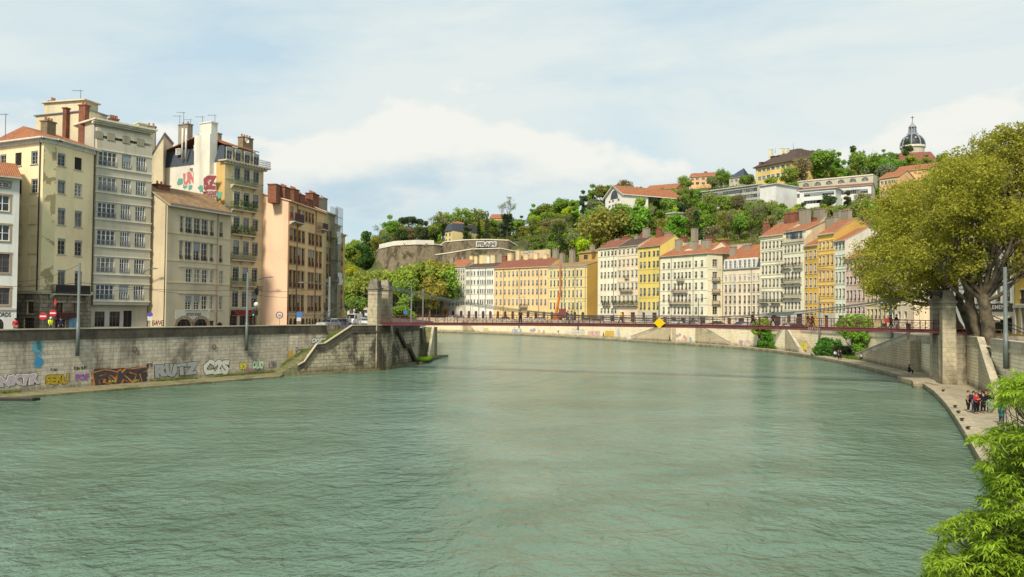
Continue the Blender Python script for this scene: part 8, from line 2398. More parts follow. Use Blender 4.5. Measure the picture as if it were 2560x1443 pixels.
def pose(kind):
 """joint positions of a 1.72 m figure facing -y"""
 J = {}
 hz = .92
 if kind == 'sit': hz = .48
 J['pel'] = V((0, 0, hz)); J['waist'] = V((0, .0, hz + .17)); J['chest'] = V((0, .01, hz + .38)); J['neck'] = V((0, 0, hz + .56)); J['head0'] = V((0, -.015, hz + .64)); J['head1'] = V((0, -.025, hz + .76))
 for s, n in ((-1, 'l'), (1, 'r')):
  J['sh' + n] = V((s * .18, .01, hz + .49)); J['hip' + n] = V((s * .09, 0, hz - .04))
  if kind == 'stand':
   J['el' + n] = V((s * .23, .03, hz + .22)); J['wr' + n] = V((s * .22, -.06, hz - .02)); J['kn' + n] = V((s * .10, -.02, .48)); J['an' + n] = V((s * .10, .02, .08)); J['to' + n] = V((s * .12, -.14, .035))
  elif kind == 'arms':
   J['el' + n] = V((s * .24, -.04, hz + .22)); J['wr' + n] = V((s * .09, -.24, hz + .28)); J['kn' + n] = V((s * .10, -.02, .48)); J['an' + n] = V((s * .10, .02, .08)); J['to' + n] = V((s * .12, -.14, .035))
  elif kind == 'walk':
   f = s; J['el' + n] = V((s * .23, f * .14, hz + .24)); J['wr' + n] = V((s * .2, -.02 + f * .18, hz + .02)); J['kn' + n] = V((s * .09, -f * .20 - .06, .50)); J['an' + n] = V((s * .09, -f * .32 + (.06 if f < 0 else 0), .10 if f > 0 else .13)); J['to' + n] = J['an' + n] + V((0, -.15, -.05))
  elif kind == 'push':
   J['el' + n] = V((s * .25, -.14, hz + .24)); J['wr' + n] = V((s * .22, -.38, hz + .16)); f = s
   J['kn' + n] = V((s * .09, -f * .17 - .05, .50)); J['an' + n] = V((s * .09, -f * .28, .10)); J['to' + n] = J['an' + n] + V((0, -.15, -.05))
  elif kind == 'sit':
   J['el' + n] = V((s * .25, -.10, hz + .22)); J['wr' + n] = V((s * .13, -.30, hz + .16)); J['kn' + n] = V((s * .13, -.42, hz + .06)); J['an' + n] = V((s * .12, -.40, .09)); J['to' + n] = V((s * .13, -.56, .04))
 return J
E_TORSO = [('pel', 'waist'), ('waist', 'chest'), ('chest', 'neck')]
def body_meshes(kind):
 J = pose(kind); nd = {}; ed = list(E_TORSO) + [('neck', 'head0'), ('head0', 'head1')]
 R_ = dict(pel=.125, waist=.115, chest=.135, neck=.052, head0=.082, head1=.088)
 for n in ('pel', 'waist', 'chest', 'neck', 'head0', 'head1'): nd[n] = (J[n], R_[n])
 nd['nose'] = (J['head0'] + V((0, -.115, .045)), .012); ed.append(('head0', 'nose'))
 for n in 'lr':
  s = -1 if n == 'l' else 1
  for k, r in (('sh', .062), ('el', .043), ('wr', .028), ('hip', .092), ('kn', .058), ('an', .04), ('to', .032)): nd[k + n] = (J[k + n], r)
  nd['ear' + n] = (J['head0'] + V((s * .095, .01, .05)), .016); ed.append(('head0', 'ear' + n))
  ed += [('chest', 'sh' + n), ('sh' + n, 'el' + n), ('el' + n, 'wr' + n), ('pel', 'hip' + n), ('hip' + n, 'kn' + n), ('kn' + n, 'an' + n), ('an' + n, 'to' + n)]
  d = (J['wr' + n] - J['el' + n]).normalized(); sd_ = d.cross(V((s * 1.0, .3, 0))).normalized(); P = J['wr' + n] + d * .08
  nd['palm' + n] = (P, .030); ed.append(('wr' + n, 'palm' + n))
  for k in range(4):
   q = P + d * .035 + sd_ * ((k - 1.5) * .02); l = (.05, .06, .055, .042)[k]
   cu = V((-s, 0, 0)) * .02
   nd[f'f{k}a{n}'] = (q, .009); nd[f'f{k}b{n}'] = (q + d * l + cu, .008); nd[f'f{k}c{n}'] = (q + d * l * 1.6 + cu * 2.2, .007)
   ed += [('palm' + n, f'f{k}a{n}'), (f'f{k}a{n}', f'f{k}b{n}'), (f'f{k}b{n}', f'f{k}c{n}')]
  nd['t1' + n] = (J['wr' + n] + d * .05 + sd_ * .045, .010); nd['t2' + n] = (J['wr' + n] + d * .09 + sd_ * .06 + V((-s, 0, 0)) * .01, .008); ed += [('wr' + n, 't1' + n), ('t1' + n, 't2' + n)]
 body = skin_body(nd, ed); body.materials.append(SKIN)
 def cloth(sub, extra, edges, long=None):
  c = {k: (nd[k][0], nd[k][1] + extra) for k in sub}
  if long: c.update(long)
  me = skin_body(c, edges); me.materials.append(CLOTH); return me
 tops = ['waist', 'pel', 'chest', 'shl', 'ell', 'shr', 'elr']
 wr = {'w' + n: (J['el' + n].lerp(J['wr' + n], .9), .040) for n in 'lr'}
 nk = {'nk': (J['chest'].lerp(J['neck'], .75), .075)}
 et = [('waist', 'pel'), ('waist', 'chest'), ('chest', 'nk'), ('chest', 'shl'), ('shl', 'ell'), ('ell', 'wl'), ('chest', 'shr'), ('shr', 'elr'), ('elr', 'wr_')]
 wr['wr_'] = wr.pop('wr')
 top = cloth(tops, .022, et, {**wr, **nk})
 tro = cloth(['pel', 'hipl', 'knl', 'hipr', 'knr'], .018, [('pel', 'hipl'), ('hipl', 'knl'), ('knl', 'al'), ('pel', 'hipr'), ('hipr', 'knr'), ('knr', 'ar')], {'al': (J['knl'].lerp(J['anl'], .93), .052), 'ar': (J['knr'].lerp(J['anr'], .93), .052)})
 sho = cloth([], 0, [('a', 'b')], {'a': (J['anl'] + V((0, .02, -.03)), .045), 'b': (J['tol'], .038)})
 sh2 = cloth([], 0, [('a', 'b')], {'a': (J['anr'] + V((0, .02, -.03)), .045), 'b': (J['tor'], .038)})
 low = cloth(['waist', 'pel'], .03, [('waist', 'pel'), ('pel', 'hem')], {'hem': (V((0, .01, .42 if kind != 'sit' else .4)), .19)}) if kind != 'sit' else None
 h = J['head0']; mb = MB(); n = 10
 for i in range(6):
  for k in range(n):
   def P(i_, k_):
    th = math.pi * .60 * i_ / 6; ph = 2 * math.pi * k_ / n
    back = max(0, math.sin(ph)) * .5
    th *= 1 + back
    return h + V((0, .008, .075)) + V((math.sin(th) * math.cos(ph) * .108, math.sin(th) * math.sin(ph) * .118, math.cos(th) * .125))
   mb.quad(P(i, k), P(i, k + 1), P(i + 1, k + 1), P(i + 1, k))
 hair = mb.data('hair', CLOTH, True)
 mb = MB()
 for s in (-1, 1): c = h + V((s * .034, -.088, .062)); mb.lathe([(0, -.008), (.011, -.004), (.011, .004), (0, .008)], c, 6)
 mb.box((h.x - .022, h.y - .094, h.z - .006), (h.x + .022, h.y - .08, h.z + .004))
 eyes = mb.data('face_features', plain('dark_features', (.05, .02, .02), .5), True)
 return dict(body=body, top=top, trousers=tro, shoe=(sho, sh2), skirt=low, hair=hair, eyes=eyes)
BM = {}
def person(px=None, py=None, z=0, label='', pz='stand', top=(.03, .03, .035), bot=(.04, .05, .09), hair=(.03, .02, .015), face=0.0, s=1.04, coat=False, loc=None, group=None, shoes=(.03, .025, .02), hat=None, bag=None):
 if pz not in BM: BM[pz] = body_meshes(pz)
 B = BM[pz]; q = loc if loc is not None else at_z(px, py, z)
 o = thing('person', label, 'person', (q.x, q.y, q.z if loc is not None else z), face, group)
 o.scale = (s, s, s)
 b = link_mesh('body', B['body'], o)
 link_mesh('trousers', B['trousers'], b, color=bot)
 link_mesh('jacket', B['top'], b, color=top)
 if coat and B['skirt']: link_mesh('coat_skirt', B['skirt'], b, color=coat if isinstance(coat, tuple) else top)
 link_mesh('hair', B['hair'], b, color=hat or hair)
 link_mesh('face_features', B['eyes'], b)
 for sm in B['shoe']: link_mesh('shoe', sm, b, color=shoes)
 if bag:
  mb = MB(); h = pose(pz)['chest']; mb.box((-.15, .12, h.z - .28), (.15, .30, h.z + .12)); mb.box((-.11, .30, h.z - .24), (.11, .34, h.z - .04))
  me = mb.data('backpack', CLOTH); link_mesh('backpack', me, b, color=bag)
 return o
G = Z_WALK
GR = 'people standing in a group on the right low quay'
person(2421, 1029, G, 'woman in a beige coat and long black skirt at the left of the quay group', 'stand', (.30, .22, .15), (.02, .02, .02), face=.6, coat=(.02, .02, .02), hair=(.10, .05, .03))
person(2434, 1031, G, 'person in a dark blue jacket and jeans second from left in the quay group', 'stand', (.03, .035, .06), (.05, .08, .14), face=.3, bag=(.04, .04, .05))
person(2441, 1035, G, 'person in a red jacket and black trousers in the quay group', 'arms', (.36, .03, .035), (.015, .015, .018), face=.2, hair=(.08, .05, .03))
person(2450, 1030, G, 'curly-haired person in a black jacket holding something in the middle of the quay group', 'arms', (.02, .02, .022), (.03, .035, .05), face=-.1, hair=(.12, .05, .025), s=1.08)
person(2458, 1033, G, 'person in a long black coat right of the middle of the quay group', 'stand', (.015, .015, .018), (.015, .015, .015), face=-.3, coat=True, hair=(.02, .015, .01))
person(2466, 1030, G, 'tall person in a dark jacket standing behind in the quay group', 'stand', (.03, .032, .04), (.04, .045, .06), face=-.4, s=1.1)
person(2476, 1032, G, 'man in a black jacket and pale jeans at the right of the quay group', 'stand', (.015, .016, .02), (.22, .28, .36), face=-.6, s=1.1, hair=(.05, .04, .035))
person(2504, 1060, G, 'person in a long teal coat half hidden by the bright foliage', 'stand', (.02, .16, .15), (.04, .04, .05), face=2.4, coat=(.02, .16, .15), hair=(.14, .08, .05), s=1.08)
# on the low quay
def lq(px, dn): q = low_at(px, dn); return V((q.x, q.y, Z_WALK))
person(loc=lq(2096, 4.5), label='person in blue standing on the low quay before the bushes', pz='stand', top=(.05, .09, .22), bot=(.02, .025, .04), face=.8)
person(loc=lq(2101, 4.3), label='person in black standing beside the one in blue on the low quay', pz='stand', top=(.02, .02, .02), bot=(.02, .02, .025), face=-.8)
person(loc=lq(2087, 2.4), label='person in white sitting in front of the dense green bush', pz='sit', top=(.55, .55, .55), bot=(.03, .03, .04), face=.3)
person(loc=lq(2153, 1.5), label='person in black and white sitting at the foot of the ramped stairs', pz='sit', top=(.50, .50, .50), bot=(.02, .02, .02), face=.6)
person(loc=lq(2272, 1.6), label='person in dark clothes sitting against the wall left of the right pier', pz='sit', top=(.03, .03, .035), bot=(.02, .02, .025), face=.9)
person(loc=lq(1894, 1.2), label='person in dark clothes sitting on the quay left of the young tree', pz='sit', top=(.03, .03, .04), bot=(.03, .03, .035), face=.8)
person(loc=lq(1509, 1.0), label='dark figure walking on the far quay by the orange graffiti', pz='walk', top=(.02, .02, .025), bot=(.02, .02, .02), face=1.2)
person(loc=lq(1396, 1.0), label='figure in blue and white on the distant quay', pz='stand', top=(.10, .13, .30), bot=(.5, .5, .5), face=.4)
person(loc=lq(1674, 1.0), label='figure in teal on the quay under the yellow board', pz='walk', top=(.03, .13, .13), bot=(.03, .05, .05), face=1.0)
# on the footbridge
fz = math.atan2(bd.y, bd.x)
def on_bridge(px, label, pz, top, bot, q=0.0, right=True, **k):
 c = bp_(0, q, 0); s_ = (hit_plane(px, 800, c, bn) - c).dot(bd)
 p = bp_(s_, q, bz(s_) - .135)
 return person(loc=p, label=label, pz=pz, top=top, bot=bot, face=fz + (math.pi / 2 if right else -math.pi / 2) + k.pop('turn', 0), **k)
on_bridge(1301, 'man in dark clothes leaning at the railing on the left half of the footbridge', 'arms', (.02, .02, .025), (.02, .02, .02), -.7, turn=-1.3, s=1.12)
on_bridge(1419, 'person in navy pushing a bicycle across the footbridge', 'push', (.03, .04, .10), (.10, .14, .22), -.3, hair=(.25, .16, .08), s=1.1)
on_bridge(1429, 'person in purple-grey walking behind the bicycle on the footbridge', 'walk', (.07, .05, .08), (.10, .12, .16), .5, s=1.05)
on_bridge(1553, 'person in a bright yellow jacket walking over the middle of the footbridge', 'walk', (.70, .46, .02), (.02, .025, .05), .0, right=False, hat=(.75, .75, .72), s=1.1)
on_bridge(1882, 'tall person in black walking on the right half of the footbridge', 'walk', (.015, .015, .018), (.02, .02, .025), .0, s=1.12)
on_bridge(1933, 'person in black with a backpack striding on the footbridge', 'walk', (.02, .02, .022), (.015, .015, .02), .0, right=False, bag=(.03, .03, .035), s=1.12)
on_bridge(2020, 'person in dark brown walking beside another near the right end of the footbridge', 'walk', (.05, .03, .03), (.18, .13, .10), -.3)
on_bridge(2031, 'person in dark grey walking beside another near the right end of the footbridge', 'walk', (.03, .03, .04), (.03, .035, .05), .4)
on_bridge(2227, 'person in dark clothes walking behind the white-trousered person', 'walk', (.03, .03, .035), (.03, .03, .035), .4)
on_bridge(2241, 'person in a black top and white trousers walking near the right pier on the footbridge', 'walk', (.015, .015, .02), (.60, .56, .55), -.2, s=1.1)
# on the left street
def street_p(px, D, label, **k):
 p = plan(px, D); return person(loc=V((p.x, p.y, Z_LROAD + .004)), label=label, **k)
street_p(127, 83.5, 'worker in a bright yellow safety jacket and white cap behind the left parapet', pz='walk', top=(.72, .80, .03), bot=(.10, .10, .12), face=1.0, hat=(.7, .7, .68), s=1.12)
street_p(153, 87, 'person in dark navy near the blue door on the left street', pz='walk', top=(.02, .03, .07), bot=(.02, .02, .04), face=-1.0, s=1.08)
street_p(39, 83, 'person in a red jacket by the record shop', pz='stand', top=(.45, .03, .04), bot=(.3, .2, .16), face=.6)
street_p(862, 116.0, 'person in a black jacket and jeans at the top of the left stairs', pz='stand', top=(.02, .02, .02), bot=(.04, .07, .13), face=2.6, s=1.08)
street_p(874, 117.5, 'person in a grey jacket at the top of the left stairs', pz='stand', top=(.20, .19, .17), bot=(.06, .10, .18), face=3.4, s=1.1, hair=(.3, .28, .25))
# bicycle pushed over the bridge
def bicycle(loc, rz, label):
 o = thing('bicycle', label, 'bicycle', loc, rz)
 for x in (-.52, .52):
  mb = MB(); mb.tube([(x + .34 * math.cos(k * .314), 0, .36 + .34 * math.sin(k * .314)) for k in range(21)], .02, 5, cap=False); w_ = mb.build('wheel', IRON, o)
  mb = MB()
  for k in range(8): mb.bar((x, 0, .36), (x + .33 * math.cos(k * .785), 0, .36 + .33 * math.sin(k * .785)), .006)
  mb.build('spokes', GALV, w_)
 mb = MB()
 for a, b in (((-.52, 0, .36), (-.05, 0, .34)), ((-.05, 0, .34), (-.2, 0, .86)), ((-.52, 0, .36), (-.2, 0, .82)), ((-.05, 0, .34), (.38, 0, .78)), ((-.2, 0, .8), (.36, 0, .86)), ((.52, 0, .36), (.34, 0, .98))): mb.tube([a, b], .02, 6)
 mb.build('frame', plain('bike_paint', (.35, .37, .38), .4), o)
 mb = MB(); mb.tube([(.30, -.28, 1.0), (.36, -.1, 1.02), (.36, .1, 1.02), (.30, .28, 1.0)], .018, 6); mb.build('handlebar', IRON, o)
 mb = MB(); mb.mesh([(-.34, -.07, .90), (-.34, .07, .90), (-.05, .02, .90), (-.05, -.02, .90), (-.34, -.07, .94), (-.34, .07, .94), (-.05, .02, .93), (-.05, -.02, .93)], [(0, 1, 5, 4), (1, 2, 6, 5), (2, 3, 7, 6), (3, 0, 4, 7), (4, 5, 6, 7)]); mb.build('saddle', IRON, o)
 return o
c = bp_(0, -.6, 0); s_ = (hit_plane(1425, 800, c, bn) - c).dot(bd)
bicycle(bp_(s_, -.75, bz(s_) - .135), fz, 'grey bicycle being pushed across the footbridge')
# ------------------------------------------------------------------ vehicles
CARP = objcol_mat('car_paint', .3, .6, .03); TYRE = plain('tyre', (.02, .02, .02), .8); LAMP = plain('headlight_glass', (.6, .6, .58), .2); TAIL = plain('tail_lamp', (.3, .02, .02), .3); RIM = plain('alloy', (.35, .35, .36), .35, metal=.6)
def car_meshes(van=False):
 mb = MB(); w = .86
 prof = [(-2.05, .32), (-2.1, .62), (-2.0, .92), (-1.0, .98), (1.55, 1.0), (2.0, .95), (2.08, .6), (2.05, .32)] if not van else [(-2.5, .35), (-2.55, .8), (-2.4, 1.05), (-1.7, 1.25), (2.4, 1.28), (2.5, .8), (2.5, .35)]
 cab = [(-.95, .97), (-.25, 1.46), (1.05, 1.48), (1.75, .99)] if not van else [(-1.75, 1.24), (-1.1, 2.15), (2.35, 2.2), (2.45, 1.27)]
 def ext(pf, w0, w1, zs):
  n = len(pf); vs = []
  for sgn in (-1, 1):
   for (x, z) in pf: vs.append((x, sgn * (w0 if z <= zs else w1), z))
  fs = [tuple(range(n)), tuple(reversed(range(n, 2 * n)))] + [(i, i + n, (i + 1) % n + n, (i + 1) % n) for i in range(n)]
  return vs, fs
 v, f = ext(prof, w, w - .04, .7); mb.mesh(v, f)
 v, f = ext(cab, w - .05, w - .18, 1.3); mb.mesh(v, f)
 body = mb.data('body', CARP)
 g = MB()
 for sgn in (-1, 1):
  y = lambda z: sgn * ((w - .05) + (-.13) * (z - 1.0) / .48 + .012)
  if not van:
   for a in ([(-.72, 1.04), (-.2, 1.40), (.35, 1.42), (.35, 1.04)], [(.43, 1.04), (.43, 1.42), (1.0, 1.42), (1.5, 1.05)]): g.quad(*[(x, y(z), z) for x, z in (a if sgn < 0 else a[::-1])])
  else: a = [(-1.5, 1.32), (-1.05, 1.95), (-.3, 1.97), (-.3, 1.32)]; g.quad(*[(x, sgn * (w - .03 - .10 * (z - 1.3) / .9 + .0), z) for x, z in (a if sgn < 0 else a[::-1])])
 a, b = (cab[0], cab[1]); d = .012
 def lerp2(t): return (a[0] + (b[0] - a[0]) * t - d, a[1] + (b[1] - a[1]) * t + d)
 p, q = lerp2(.1), lerp2(.92); ww = (w - .1, w - .2); g.quad((p[0], ww[0], p[1]), (p[0], -ww[0], p[1]), (q[0], -ww[1], q[1]), (q[0], ww[1], q[1]))
 a, b = cab[3], cab[2]; d = -.012
 def lerp3(t): return (a[0] + (b[0] - a[0]) * t - d, a[1] + (b[1] - a[1]) * t + .012)
 p, q = lerp3(.1), lerp3(.9); g.quad((p[0], -ww[0], p[1]), (p[0], ww[0], p[1]), (q[0], ww[1], q[1]), (q[0], -ww[1], q[1]))
 glass = g.data('windows', GLASS)
 t = MB(); t.lathe([(.16, -.1), (.30, -.1), (.32, -.07), (.32, .07), (.30, .1), (.16, .1)], (0, 0, 0), 14); t.v = [(x, z, y) for x, y, z in t.v]; tyre = t.data('wheel', TYRE, True)
 r = MB(); r.lathe([(0, -.085), (.19, -.085), (.19, .085), (0, .085)], (0, 0, 0), 10); r.v = [(x, z, y) for x, y, z in r.v]; rim = r.data('rim', RIM)
 x0 = prof[2][0]; l = MB(); l.box((-.03, -.17, -.07), (.03, .17, .07)); hl = l.data('headlight', LAMP); tl = l.data('tail_light', TAIL)
 bpm = MB(); bpm.box((prof[0][0] - .06, -w + .02, .36), (prof[0][0] + .2, w - .02, .52)); bpm.box((-prof[0][0] - .2, -w + .02, .36), (-prof[0][0] + .08, w - .02, .52)); bump = bpm.data('bumper', TYRE)
 return dict(body=body, windows=glass, wheel=tyre, rim=rim, headlight=hl, tail_light=tl, bumper=bump, fx=prof[1][0], bx=-prof[1][0] if van else 2.08)
CM = {False: car_meshes(), True: car_meshes(True)}
def car(loc, rz, color, label, group=None, van=False):
 o = thing('parked_van' if van else 'parked_car', label, 'van' if van else 'car', loc, rz, group); c = CM[van]
 link_mesh('body', c['body'], o, color=color); link_mesh('windows', c['windows'], o); link_mesh('bumper', c['bumper'], o)
 for x in (-1.28, 1.32):
  for y in (-.78, .78):
   wh = link_mesh('wheel', c['wheel'], o, (x, y, .32)); link_mesh('rim', c['rim'], wh)
 for y in (-.6, .6): link_mesh('headlight', c['headlight'], o, (c['fx'] + .02, y, .70)); link_mesh('tail_light', c['tail_light'], o, (c['bx'] - .02, y, .78))
 return o
CP = {'white': (.62, .62, .60), 'silver': (.35, .36, .37), 'black': (.02, .02, .022), 'grey': (.12, .125, .13), 'red': (.35, .03, .03), 'blue': (.06, .10, .22)}
R_PARK = offset_line(RWs, 7.5)
k = 0
for px, cn in ((1128, 'white'), (1150, 'grey'), (1262, 'black'), (1318, 'white'), (1352, 'silver'), (1462, 'grey'), (1488, 'black'), (1612, 'silver'), (1690, 'white'), (1730, 'grey'), (1790, 'black'), (1850, 'blue'), (1872, 'white'), (1968, 'white'), (1992, 'black'), (2122, 'grey'), (2205, 'silver')):
 p = cut_px(R_PARK, px); a, b = cut_px(R_PARK, px - 5), cut_px(R_PARK, px + 5); d = b - a
 near = min(((abs(px - x), n) for x, n in ((1180, 'the narrow pale grey house'), (1300, 'the long orange-yellow house'), (1420, 'the straw-yellow quoined house'), (1520, 'the pale cream house'), (1620, 'the lemon yellow house'), (1710, 'the large cream corner house'), (1855, 'the mansard house'), (1985, 'the tall cream houses'), (2030, 'the ochre house'), (2140, 'the rose pink house'), (2200, 'the yellow house'))))[1]
 car((p.x, p.y, Z_RROAD + .004), math.atan2(d.y, d.x), CP[cn], f'{cn} car parked on the right quay before {near}', 'cars parked along the right quay'); k += 1
def lcar(px, D, rz, cn, label, van=False):
 p = plan(px, D); return car((p.x, p.y, Z_LROAD + .004), rz, CP[cn] if isinstance(cn, str) else cn, label, None, van)
lcar(822, 119, 1.2, 'silver', 'silver car behind the left parapet near the lamp post')
lcar(838, 124, 1.25, 'white', 'white car with a pale roof behind the left parapet')
lcar(852, 123, 1.3, 'blue', 'dark blue car at the top of the left stairs')
vn = lcar(884, 138, 1.4, 'white', 'white van with its dark rear doorway open beyond the left stairs', True)
mb = MB(); mb.quad((2.56, -.62, .6), (2.56, .62, .6), (2.50, .58, 1.95), (2.50, -.58, 1.95)); mb.build('open_doorway', DOORDARK, vn)
mb = MB(); mb.box((2.5, .70, .55), (3.3, .75, 2.0)); o = mb.build('rear_door', CARP, vn, color=CP['white'])
lcar(902, 142, 1.7, 'silver', 'silver car parked left of the left bridge pillar')
lcar(912, 136, 1.9, 'white', 'white car closest to the left bridge pillar')
p = plan(2512, 99); car((p.x, p.y, 5.43), 2.6, (.50, .28, .03), 'orange-yellow car under the furniture shop awning'); p = plan(2421, 104); car((p.x, p.y, 5.43), 2.2, (.42, .06, .02), 'orange-red car between the plane trunks')
# ------------------------------------------------------------------ street furniture
def mast(loc, h, r, label, arm=None, group=None, name='street_lamp', lamp=True, col=GALV, steps=True):
 o = thing(name, label, 'lamp post' if lamp else 'pole', loc, 0, group)
 mb = MB(); mb.tube([(0, 0, 0), (0, 0, h * .36), (0, 0, h * .362), (0, 0, h)], [r * 1.25, r * 1.15, r * .92, r * .8], 10); mb.build('pole', col, o, smooth=True)
 if arm:
  for a in (arm if isinstance(arm, list) else [arm]):
   a = V(a); mb = MB(); st_ = V((0, 0, a.z)); mb.tube([st_, st_ + V((a.x * .5, a.y * .5, .35)), st_ + V((a.x, a.y, .45))], r * .35, 6); m_ = mb.build('arm', col, o)
   mb = MB(); d = V((a.x, a.y, 0)).normalized(); e = st_ + V((a.x, a.y, .42)); mb.tube([e - d * .1, e + d * .35, e + d * .9], [.06, .13, .05], 8); mb.build('lamp_head', ZINC, m_)
 return o
def wall_mast(px, ybot, ytop, label, **k):
 p = hit_plane(px, ybot, wP + LN * .28, LN); zt = at_D(px + 3, ytop, p.y).z
 return mast(p, zt - p.z, .165, label, name='tram_pole', lamp=False, **k)
wall_mast(193.5, 890, 657, 'grey steel pole fixed to the quay wall before the yellow corner house')
wall_mast(616, 877, 681, 'grey steel pole fixed to the quay wall before the tall beige house')
p = plan(823, 119); mast((p.x, p.y, Z_LROAD), at_D(826, 692, 119).z - Z_LROAD, .2, 'tall grey lamp post at the end of the apricot house', (-3.4, -2.0, 6.6))
def wall_lamp(px, py, face_px, D, label, dx, dy):
 p = at_D(px, py, D); o = thing('street_lamp', label, 'wall lamp', p)
 mb = MB(); mb.tube([(0, 0, 0), (dx * .5, dy * .5, .25), (dx, dy, .45)], .06, 6); mb.build('arm', GALV, o)
 mb = MB(); d = V((dx, dy, 0)).normalized(); e = V((dx, dy, .45)); mb.tube([e - d * .1, e + d * .4, e + d * .95], [.06, .14, .05], 8); mb.build('lamp_head', ZINC, o)
wall_lamp(647, 700, 0, 122, 'grey lamp arm on the edge of the tall beige house beside the pink gable', 1.6, -.4)
wall_lamp(359, 680, 0, 104.3, 'grey lamp arm on the edge of the grey-cream block', 1.4, -.5)
# bridge approach poles at the left promontory
for px, yb, yt, D in ((1028, 838, 716, 128), (1057, 850, 722, 134)):
 p = plan(px, D); z0 = 3.0
 mast((p.x, p.y, z0), at_D(px, yt, D).z - z0, .14, f"tall grey pole on the promontory, {'nearer to' if px < 1040 else 'farther from'} the left bridge pillars", name='tram_pole', lamp=False)
# lamp poles fixed to the right quay wall
for px, yt, nm in ((1299, 742, 'the long orange-yellow house'), (1447, 752, 'the straw-yellow house'), (1649, 752, 'the lemon yellow house'), (1748, 745, 'the large cream corner house'), (1900, 748, 'the mansard house'), (2052, 744, 'the golden yellow house'), (2233, 738, 'the peach corner house')):
 q = cut_px(rl_, px); d, n = wdir(px)
 if n.dot(CAMP - q) < 0: n = -n
 q = q + n * .3; zb = 2.6
 mast((q.x, q.y, zb), at_D(px, yt, q.y).z - zb, .17, f'grey lamp pole on the right quay wall before {nm}', (-n.x * 2.2, -n.y * 2.2, at_D(px, yt, q.y).z - zb - .5), 'lamp poles along the right quay wall')
q = hit_plane(2515, 922, W1, V((W0 - W1).normalized().cross(V((0, 0, 1))))); 
nW = V(((W0 - W1).y, -(W0 - W1).x, 0)).normalized()
if nW.dot(CAMP - W1) < 0: nW = -nW
q = hit_plane(2515, 922, W1 + nW * .3, nW)
mast(q, at_D(2511, 668, q.y).z - q.z, .2, 'thick grey steel lamp pole on the inner quay wall in front of the furniture shop')
# overhead wires
def wire(label, pts, r=.022):
 o = thing('overhead_wire', label, 'wire', pts[0]); mb = MB(); P = []
 for a, b in zip(pts, pts[1:]):
  n = 10
  for k in range(n + (b is pts[-1])): t = k / n; P.append(V(a).lerp(V(b), t) - V((0, 0, .45 * 4 * t * (1 - t))))
 mb.tube([p - V(pts[0]) for p in P], r, 4); mb.build('cable', IRON, o)
wire('upper overhead tram wire along the left street', [at_D(-60, 707, 84), at_D(198, 706, 82), at_D(619, 724, 98), at_D(826, 718, 119)])
wire('lower overhead tram wire along the left street', [at_D(-60, 722, 88), at_D(360, 722, 95), at_D(640, 738, 108), at_D(826, 735, 122)])
wire('slack wire from the first wall pole to the yellow corner house', [at_D(198, 662, 82), at_D(40, 704, 90)])
# signs on the left street
def disc_sign(px, py, D, r, color, label, band=None, post=True, square=False, ring=None):
 p = at_D(px, py, D); o = thing('road_sign', label, 'road sign', (p.x, p.y, Z_LROAD)); h = p.z - Z_LROAD
 dv = V((1, .25, 0)).normalized(); nv = V((dv.y, -dv.x, 0))
 if post: mb = MB(); mb.tube([(0, 0, 0), (0, 0, h + .2)], .035, 6); mb.build('post', GALV, o)
 def disc(rr, off, c, nm, rect=None):
  mb = MB(); ct = V((0, 0, h)) + nv * off
  if rect: v = [ct + dv * x * rect[0] + V((0, 0, y * rect[1])) for x, y in ((-1, -1), (1, -1), (1, 1), (-1, 1))]
  else: v = [ct + dv * (rr * math.cos(k * .3927)) + V((0, 0, rr * math.sin(k * .3927))) for k in range(16)]
  mb.quad(*v); mb.build(nm, PAINT, o, color=c)
 if square: disc(0, .05, color, 'plate', (r, r))
 else:
  if ring: disc(r, .05, ring, 'ring'); disc(r * .76, .056, color, 'plate')
  else: disc(r, .05, color, 'plate')
 if band: disc(0, .062, (.75, .75, .75), 'bar', (r * .72, r * .17))
 return o
RD = (.50, .02, .03)
disc_sign(108, 791, 86, .42, RD, 'round red no-entry sign on a post before the yellow corner house', True)
disc_sign(132.5, 783, 88, .40, RD, 'second round red no-entry sign, higher and right of the first', True)
p = at_D(138, 757, 91); o = thing('shop_sign', 'red diamond tobacco shop sign projecting from the yellow corner house', 'shop sign', p); mb = MB(); mb.mesh([(0, -.05, -.5), (.2, -.12, 0), (0, -.05, .5), (-.2, .02, 0), (0, .05, -.5), (.2, -.02, 0), (0, .05, .5), (-.2, .12, 0)], [(0, 1, 2, 3), (7, 6, 5, 4), (0, 4, 5, 1), (1, 5, 6, 2), (2, 6, 7, 3), (3, 7, 4, 0)]); mb.build('plate', plain('tobacco_red', (.5, .06, .05), .4), o)
disc_sign(375, 787, 101, .36, (.12, .08, .35), 'round violet-blue no-parking sign by the bistro side wall', ring=(.10, .07, .32))
disc_sign(375, 796, 101, .30, (.6, .6, .58), 'small white plate under the violet-blue sign', square=True, post=False)
disc_sign(699, 788, 121, .55, (.70, .66, .60), 'round 30 speed limit sign with a dark rim on the pink gable', ring=(.10, .03, .03))
q = at_D(699, 788, 120.9); 
sg = [o for o in sc.objects if o.get('label', '').startswith('round 30 speed')][0]
lettering('lettering', '30', V((q.x - .25, q.y - .12, q.z - .17)), V((1, .25, 0)).normalized(), V((0, 0, 1)), .5, .34, (.03, .03, .03), V((.24, -.97, 0)), sg, proud=.02)
disc_sign(748, 787, 122, .42, (.06, .18, .50), 'square blue road sign before the apricot house arches', square=True)
disc_sign(747, 798, 122, .32, (.60, .60, .56), 'square white plate under the blue road sign', square=True, post=False)
disc_sign(1013, 780, 131, .34, (.05, .16, .45), 'round blue sign behind the footbridge by the left pillars')
